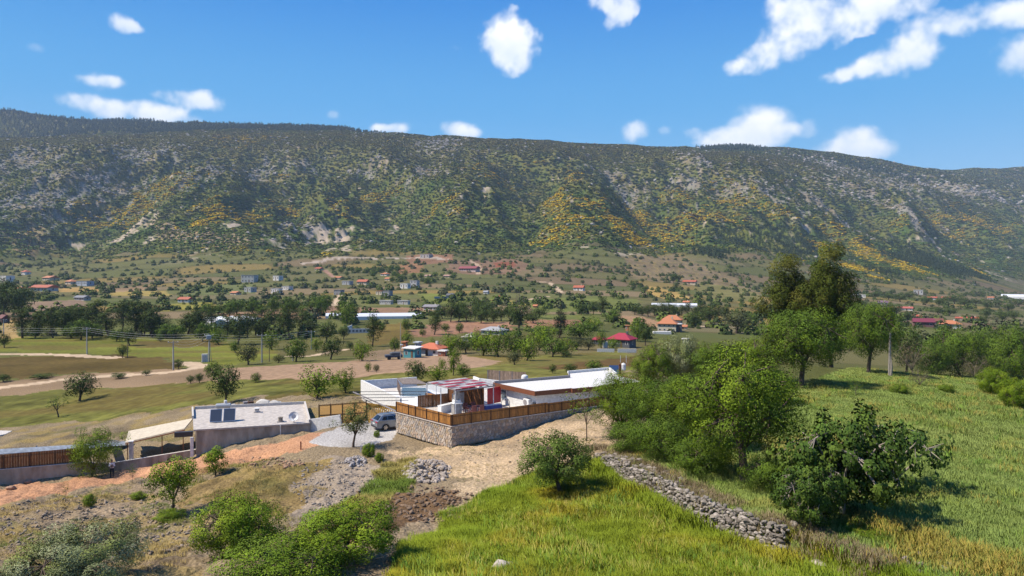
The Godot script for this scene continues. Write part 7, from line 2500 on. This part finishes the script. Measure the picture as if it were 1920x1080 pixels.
	v("far_bright", 1152, 657, 24, 28, "round green bush before the crimson house's dark wall", "", "shrub")
	v("far_spruce", 1048, 633, 66, 36, "conical dark spruce standing above the bright grove")
	v("far_dark", 972, 618, 54, 48, "big dark tree behind the grey hip roof")
	k = 0
	names = ["bare poplar tallest of the thin group at centre", "bare poplar left of the tallest of the thin group", "bare poplar right of the tallest of the thin group"]
	for q in [[976, 582, 46, 9], [970, 580, 38, 8], [983, 581, 36, 8]]:
		v("far_bare", q[0], q[1], q[2], q[3], names[k])
		k += 1
	v("far_bright", 1196, 640, 44, 30, "bright tall tree right of the crimson house")
	v("far_dark", 1210, 648, 46, 30, "dark tall tree right of the crimson house")
	v("far_dark", 1299, 613, 30, 30, "dark green tree touching the cream house's right side")
	v("far_pine", 1333, 607, 36, 36, "dark pine right of the cream house by the pale road")
	v("far_olive", 1380, 625, 46, 56, "broad olive brown tree below the dark pines on the right")
	v("far_round", 1412, 612, 28, 24, "small tree right of the broad olive brown tree")
	v("far_pine", 1130, 588, 34, 26, "dark pointed tree in the green field right of the spruce")
	v("far_dark", 1112, 590, 26, 22, "dark tree left of the pointed tree in the green field")
	v("far_dark", 1090, 591, 24, 18, "small dark tree at the green field's left, right of the spruce")
	v("far_bright", 1112, 620, 26, 38, "bright yellow green tree above the crimson annex")
	v("far_round", 1150, 606, 26, 28, "green tree on the orange earth above the crimson roof")
	# belts where nothing tells the single trees apart
	rng.seed = 41
	var belts := [
		["far_pine", "dark pine of the belt behind the left green field", "pines behind the left green field", [[42, 634, 64], [70, 630, 52], [100, 634, 62], [118, 630, 58], [165, 622, 52], [185, 624, 66], [205, 630, 52], [228, 622, 62], [256, 630, 72], [270, 628, 64], [286, 632, 60], [305, 630, 44], [150, 612, 40], [245, 600, 40], [130, 606, 36], [365, 632, 56], [352, 626, 44], [378, 622, 44]], 44],
		["far_round", "green broadleaf tree at the foot of the left pine belt", "broadleaf trees under the left pines", [[152, 637, 40], [172, 634, 30], [134, 634, 26], [312, 634, 28], [330, 634, 24], [218, 640, 24], [380, 640, 34], [400, 634, 28], [65, 634, 22]], 38],
		["far_dark", "big dark tree at the left edge above the ochre strip", "dark trees at the left edge", [[6, 592, 70], [24, 594, 62], [40, 580, 40], [0, 570, 48]], 46],
		["far_pine", "dark pine in the clump before the four span greenhouse", "pines before the greenhouse", [[424, 634, 48], [464, 632, 50], [480, 628, 44], [496, 632, 40], [530, 624, 50], [582, 630, 36], [398, 616, 36]], 36],
		["far_round", "roadside tree in the long row across the valley's middle", "row of trees across the valley", [[430, 594, 26], [445, 590, 30], [475, 590, 32], [490, 592, 24], [515, 590, 34], [538, 592, 36], [556, 590, 28], [600, 592, 34], [612, 588, 36], [640, 586, 22], [590, 580, 24], [570, 598, 26], [410, 590, 20], [390, 594, 24], [660, 592, 22]], 28],
		["far_dark", "dark tree in the belt behind the orange field", "belt behind the orange field", [[818, 602, 22], [830, 598, 26], [860, 602, 30], [876, 604, 28], [890, 600, 32], [902, 606, 26], [914, 602, 34], [926, 606, 28], [870, 590, 26], [895, 588, 24], [915, 586, 22], [940, 602, 30], [955, 598, 24], [1000, 606, 22], [1010, 596, 22]], 28],
		["far_pine", "dark tree in the row before the pale greenhouse right of centre", "row before the right greenhouse", [[1205, 592, 20], [1216, 594, 26], [1228, 592, 24], [1240, 594, 28], [1252, 590, 24], [1264, 594, 26], [1277, 592, 24], [1290, 590, 26], [1303, 594, 22], [1316, 592, 26], [1346, 598, 28], [1360, 600, 26], [1322, 602, 26], [1190, 590, 18]], 22],
		["far_round", "green tree of the wooded patch in the village's middle", "wood in the village's middle", [[700, 520, 12], [712, 512, 12], [730, 512, 14], [742, 520, 14], [752, 526, 14], [735, 530, 12], [745, 510, 12], [690, 512, 10], [672, 512, 10], [660, 510, 10], [640, 512, 11], [650, 518, 10], [625, 508, 10], [760, 518, 12], [775, 522, 12], [790, 524, 12], [815, 520, 11], [850, 524, 12], [845, 515, 10], [800, 532, 12]], 15],
		["far_dark", "dark tree among the houses of the far right village", "trees in the far right village", [[1640, 560, 14], [1665, 562, 12], [1688, 566, 16], [1705, 560, 14], [1735, 572, 18], [1760, 574, 18], [1790, 570, 16], [1810, 575, 18], [1830, 572, 14], [1850, 580, 18], [1870, 576, 14], [1890, 584, 16], [1680, 590, 20], [1660, 596, 22], [1640, 590, 24], [1700, 600, 18], [1850, 596, 18], [1880, 604, 20], [1900, 600, 18], [1840, 610, 20], [1910, 575, 14], [1760, 590, 16], [1780, 592, 16], [1615, 580, 18], [1620, 600, 22]], 22],
		["far_dark", "dark bush scattered on the far slopes above the village", "bushes on the far slopes", [[72, 500, 8], [55, 503, 10], [100, 498, 7], [110, 497, 8], [285, 548, 10], [262, 560, 9], [370, 556, 9], [905, 515, 9], [922, 518, 10], [975, 526, 9], [990, 522, 11], [945, 535, 8], [960, 530, 8], [1000, 548, 9], [1020, 550, 8], [1068, 510, 11], [1095, 512, 12], [1100, 510, 10], [1093, 533, 9], [1210, 548, 10], [1262, 530, 16], [1272, 528, 16], [1268, 540, 12], [1322, 535, 9], [1330, 530, 9], [1188, 545, 12], [1205, 530, 9], [1310, 558, 11], [1150, 560, 11], [1390, 560, 9], [1238, 520, 8], [1290, 548, 10], [1180, 520, 9]], 13],
	]
	var nth := ["first", "second", "third", "fourth", "fifth", "sixth", "seventh", "eighth", "ninth", "tenth", "eleventh", "twelfth", "thirteenth", "fourteenth", "fifteenth", "sixteenth", "seventeenth", "eighteenth", "nineteenth", "twentieth"]
	for b in belts:
		b[3].sort_custom(func(m, n): return m[0] < n[0])
		var at_ := -1
		for q in b[3]:
			at_ += 1
			var which := "%s, %s from the left" % [b[1], nth[at_]] if b[3].size() <= 20 else String(b[1])
			var wide: float = b[4] * rng.randf_range(0.75, 1.2) * (q[2] / 30.0 if b[4] < 16 else 1.0) * (2.2 if b[4] < 16 else 1.0)
			v(b[0], q[0], q[1], q[2] * rng.randf_range(0.92, 1.08), wide, which, b[2])

# ------------------------------------------------------------------ sky
func sky_color(elev: float) -> Color:          # linear colour of clear air at a height above the horizon in degrees
	var t := clampf(elev / 26.0, 0.0, 1.0)
	var low := Color(0.36, 0.62, 0.84)
	var midc := Color(0.10, 0.37, 0.72)
	var high := Color(0.018, 0.20, 0.62)
	var c := low.lerp(midc, smoothstep(0.0, 0.55, t)).lerp(high, smoothstep(0.45, 1.0, t))
	return c.lerp(Color(0.012, 0.13, 0.47), clampf((elev - 24.0) / 50.0, 0, 1))

func make_sky() -> ImageTexture:
	var W := 4096
	var H := 2048
	var im := Image.create_empty(W, H, false, Image.FORMAT_RGBH)
	for y in H:
		var el := 90.0 - (y + 0.5) * 180.0 / H
		im.fill_rect(Rect2i(0, y, W, 1), sky_color(maxf(el, 0.0)))
	var f := FastNoiseLite.new()
	f.seed = 4; f.frequency = 0.016; f.fractal_octaves = 6; f.fractal_gain = 0.55
	var f2 := FastNoiseLite.new()
	f2.seed = 9; f2.frequency = 0.06; f2.fractal_octaves = 4
	# each cloud: puffs as (column, row, radius, flatness) on the photograph, ragged, density
	var clouds := [
		[[[955, 62, 34, 1], [940, 75, 32, 1], [972, 78, 34, 1], [960, 100, 30, 1], [978, 112, 18, 1], [925, 78, 18, 1]], 0.75, 1.0],
		[[[228, 44, 17, 0.8], [240, 52, 18, 0.6], [254, 54, 12, 0.5]], 0.8, 0.75],
		[[[160, 150, 22, 0.35], [188, 155, 30, 0.45], [212, 153, 20, 0.5]], 0.8, 0.85],
		[[[150, 190, 30, 0.5], [190, 200, 40, 0.45], [235, 208, 45, 0.4], [290, 212, 42, 0.42], [320, 212, 24, 0.5]], 0.6, 0.95],
		[[[320, 178, 26, 0.45], [352, 188, 32, 0.5], [385, 190, 28, 0.55]], 0.75, 0.85],
		[[[1130, 6, 24, 0.5], [1165, 10, 26, 0.8], [1158, 32, 20, 0.9], [1140, 48, 10, 1]], 0.9, 0.85],
		[[[1385, 126, 24, 0.5], [1418, 110, 30, 0.7], [1455, 88, 36, 0.8], [1500, 68, 38, 0.8], [1550, 48, 42, 0.75], [1610, 28, 46, 0.6], [1680, 8, 50, 0.5], [1480, 14, 40, 0.8], [1540, -12, 60, 0.7], [1640, -20, 60, 0.6]], 0.7, 1.0],
		[[[1565, 142, 26, 0.45], [1605, 132, 28, 0.5], [1650, 122, 32, 0.65], [1700, 104, 40, 0.75], [1738, 100, 28, 0.8], [1708, 70, 34, 0.8], [1760, 46, 38, 0.55], [1820, 34, 44, 0.5], [1885, 30, 44, 0.5], [1930, 22, 40, 0.5]], 0.7, 0.95],
		[[[1905, 96, 34, 0.7], [1930, 110, 40, 0.7]], 0.6, 0.75],
		[[[1418, 232, 40, 0.75], [1450, 238, 42, 0.65], [1395, 248, 40, 0.6], [1350, 262, 38, 0.5], [1400, 268, 60, 0.4], [1478, 244, 22, 0.5]], 0.38, 1.0],
		[[[1592, 266, 34, 0.75], [1615, 268, 34, 0.7], [1580, 282, 40, 0.5], [1640, 282, 36, 0.45], [1600, 292, 60, 0.3]], 0.42, 0.9],
		[[[1190, 246, 22, 0.75]], 0.4, 0.95],
		[[[715, 240, 18, 0.4], [750, 238, 18, 0.5], [735, 243, 30, 0.3]], 0.5, 0.9],
		[[[855, 242, 26, 0.5], [872, 244, 24, 0.6], [890, 250, 16, 0.5]], 0.4, 1.0],
		[[[1500, 240, 30, 0.5], [1515, 238, 22, 0.6]], 0.9, 0.3],
		[[[1303, 251, 20, 0.4]], 0.9, 0.35], [[[68, 90, 12, 0.6]], 0.9, 0.25], [[[625, 215, 10, 0.6]], 0.9, 0.3], [[[850, 90, 12, 0.4]], 0.9, 0.3], [[[1250, 245, 12, 0.6]], 0.9, 0.35], [[[365, 225, 16, 0.5]], 0.9, 0.35],
	]
	var pxdeg := W / 360.0
	for c in clouds:
		var lo := Vector2(1e9, 1e9)
		var hi := -lo
		var ps := []
		for q in c[0]:
			var dir := ray(q[0], q[1])
			var az := rad_to_deg(atan2(dir.x, -dir.z))
			var el := rad_to_deg(atan2(dir.y, Vector2(dir.x, dir.z).length()))
			var r: float = rad_to_deg(q[2] / FOCAL) * cos(deg_to_rad(az)) * 1.25
			ps.append([az, el, r, q[3]])
			lo = lo.min(Vector2(az - r * 1.5, el - r * 1.5)); hi = hi.max(Vector2(az + r * 1.5, el + r * 1.5))
		for y in range(int((90.0 - hi.y) * pxdeg), int((90.0 - lo.y) * pxdeg) + 1):
			var el := 90.0 - (y + 0.5) / pxdeg
			var air := sky_color(maxf(el, 0.0))
			for x in range(int(lo.x * pxdeg), int(hi.x * pxdeg) + 1):
				var az := (x + 0.5) / pxdeg
				var s := 0.0
				var under := 0.0
				for p in ps:
					var dx: float = (az - p[0]) / p[2]
					if absf(dx) > 1.5: continue
					var dy: float = (el - p[1]) / (p[2] * p[3])
					var w := 1.0 - (dx * dx + dy * dy) * 0.8
					if w > 0.0:
						s = s + w * (1.0 - s * 0.45)
						under += w * clampf(-dy, -1, 1)
				if s <= 0.0: continue
				var nz := f.get_noise_2d(x * 1.6, y * 1.6) + f2.get_noise_2d(x * 1.2, y * 1.2) * 0.3
				var a: float = smoothstep(0.08, 1.6, s + nz * c[1] * 1.6) * c[2]
				if a <= 0.003: continue
				var shade := clampf(0.5 + under * 0.45 - nz * 0.5, 0.0, 1.0)
				var body := Color(0.97, 0.98, 1.0).lerp(Color(0.66, 0.76, 0.90), shade * 0.75)
				var px := posmod(x, W)
				im.set_pixel(px, y, im.get_pixel(px, y).lerp(body, a))
	# the same kind of sky all round: the clouds of this quarter repeat behind and beside
	var band := Rect2i(0, int((90.0 - 26.0) * pxdeg), 460, int(25.0 * pxdeg))
	for k in [1150, 1900, 2700]:
		im.blit_rect(im, band, Vector2i(k, band.position.y))
	return ImageTexture.create_from_image(im)


func _ready() -> void:
	# camera, sky, sun, exposure
	var cam := Camera3D.new()
	cam.name = "camera"
	cam.fov = rad_to_deg(2.0 * atan(540.0 / FOCAL))
	cam.near = 0.5
	cam.far = 12000.0
	cam.rotation.x = -atan(PITCH_PX / FOCAL)
	add_child(cam)
	var env := Environment.new()
	env.background_mode = Environment.BG_SKY
	var sm := PanoramaSkyMaterial.new()
	sm.panorama = make_sky()
	env.sky = Sky.new()
	env.sky.sky_material = sm
	env.background_energy_multiplier = 0.79
	env.tonemap_mode = Environment.TONE_MAPPER_LINEAR
	env.tonemap_exposure = 1.58
	env.sdfgi_enabled = true
	env.ssao_enabled = true
	env.ssil_enabled = true
	env.fog_enabled = true
	env.fog_density = 0.00008
	env.fog_light_color = Color(0.72, 0.82, 0.95)
	var we := WorldEnvironment.new()
	we.name = "environment"
	we.environment = env
	add_child(we)
	var sun := DirectionalLight3D.new()
	sun.name = "sun"
	sun.light_energy = 1.6
	sun.light_color = Color(1.0, 0.95, 0.87)
	sun.light_angular_distance = 0.5
	sun.shadow_enabled = true
	sun.look_at_from_position(SUN_TO, Vector3.ZERO, Vector3.UP)
	add_child(sun)
	# ground
	tex_mottle = noise_tex(0.02, Color(0.78, 0.78, 0.78), Color(1, 1, 1), 512, 5, 2)
	tex_stain = noise_tex(0.012, Color(0.62, 0.60, 0.58), Color(1, 1, 1), 512, 6, 5)
	tex_bump = normal_tex(0.03, 6.0)
	tex_ground = noise_tex(0.025, Color(0.62, 0.61, 0.6), Color(1, 1, 1), 1024, 6, 8)
	tex_soft = noise_tex(0.02, Color(0.78, 0.78, 0.78), Color(1, 1, 1), 512, 5, 12)
	setup_noise()
	lay_heights()
	var yard := PackedVector2Array([C0 + Vector2(0, -0.6), CL + Vector2(0.6, -0.2), Vector2(-12.3, -74), Vector2(-19, -86), Vector2(-9, -91), Vector2(16, -91), Vector2(18, -78), CR + Vector2(-0.2, -0.5)])
	yards.append([yard, -14.6, bounds(yard)])
	var dug := PackedVector2Array([Vector2(-32.4, -70.4), Vector2(-21.9, -73.6), Vector2(-25.7, -83.8), Vector2(-37.4, -80.4)])
	yards.append([dug, -19.2, bounds(dug)])
	lay_gullies()
	lay_patches()
	build_ground()
	# large structures
	villa_materials()
	stones_setup()
	villa()
	gate_and_screen()
	flat_house()
	track_walls()
	village()
	poles()
	car()
	person()
	# plants
	grow_all()
	near_plants()
	valley_plants()
	dry_wall()
	loose_stones()
	mountain_cover()
	valley_cover()
	grass_cover()
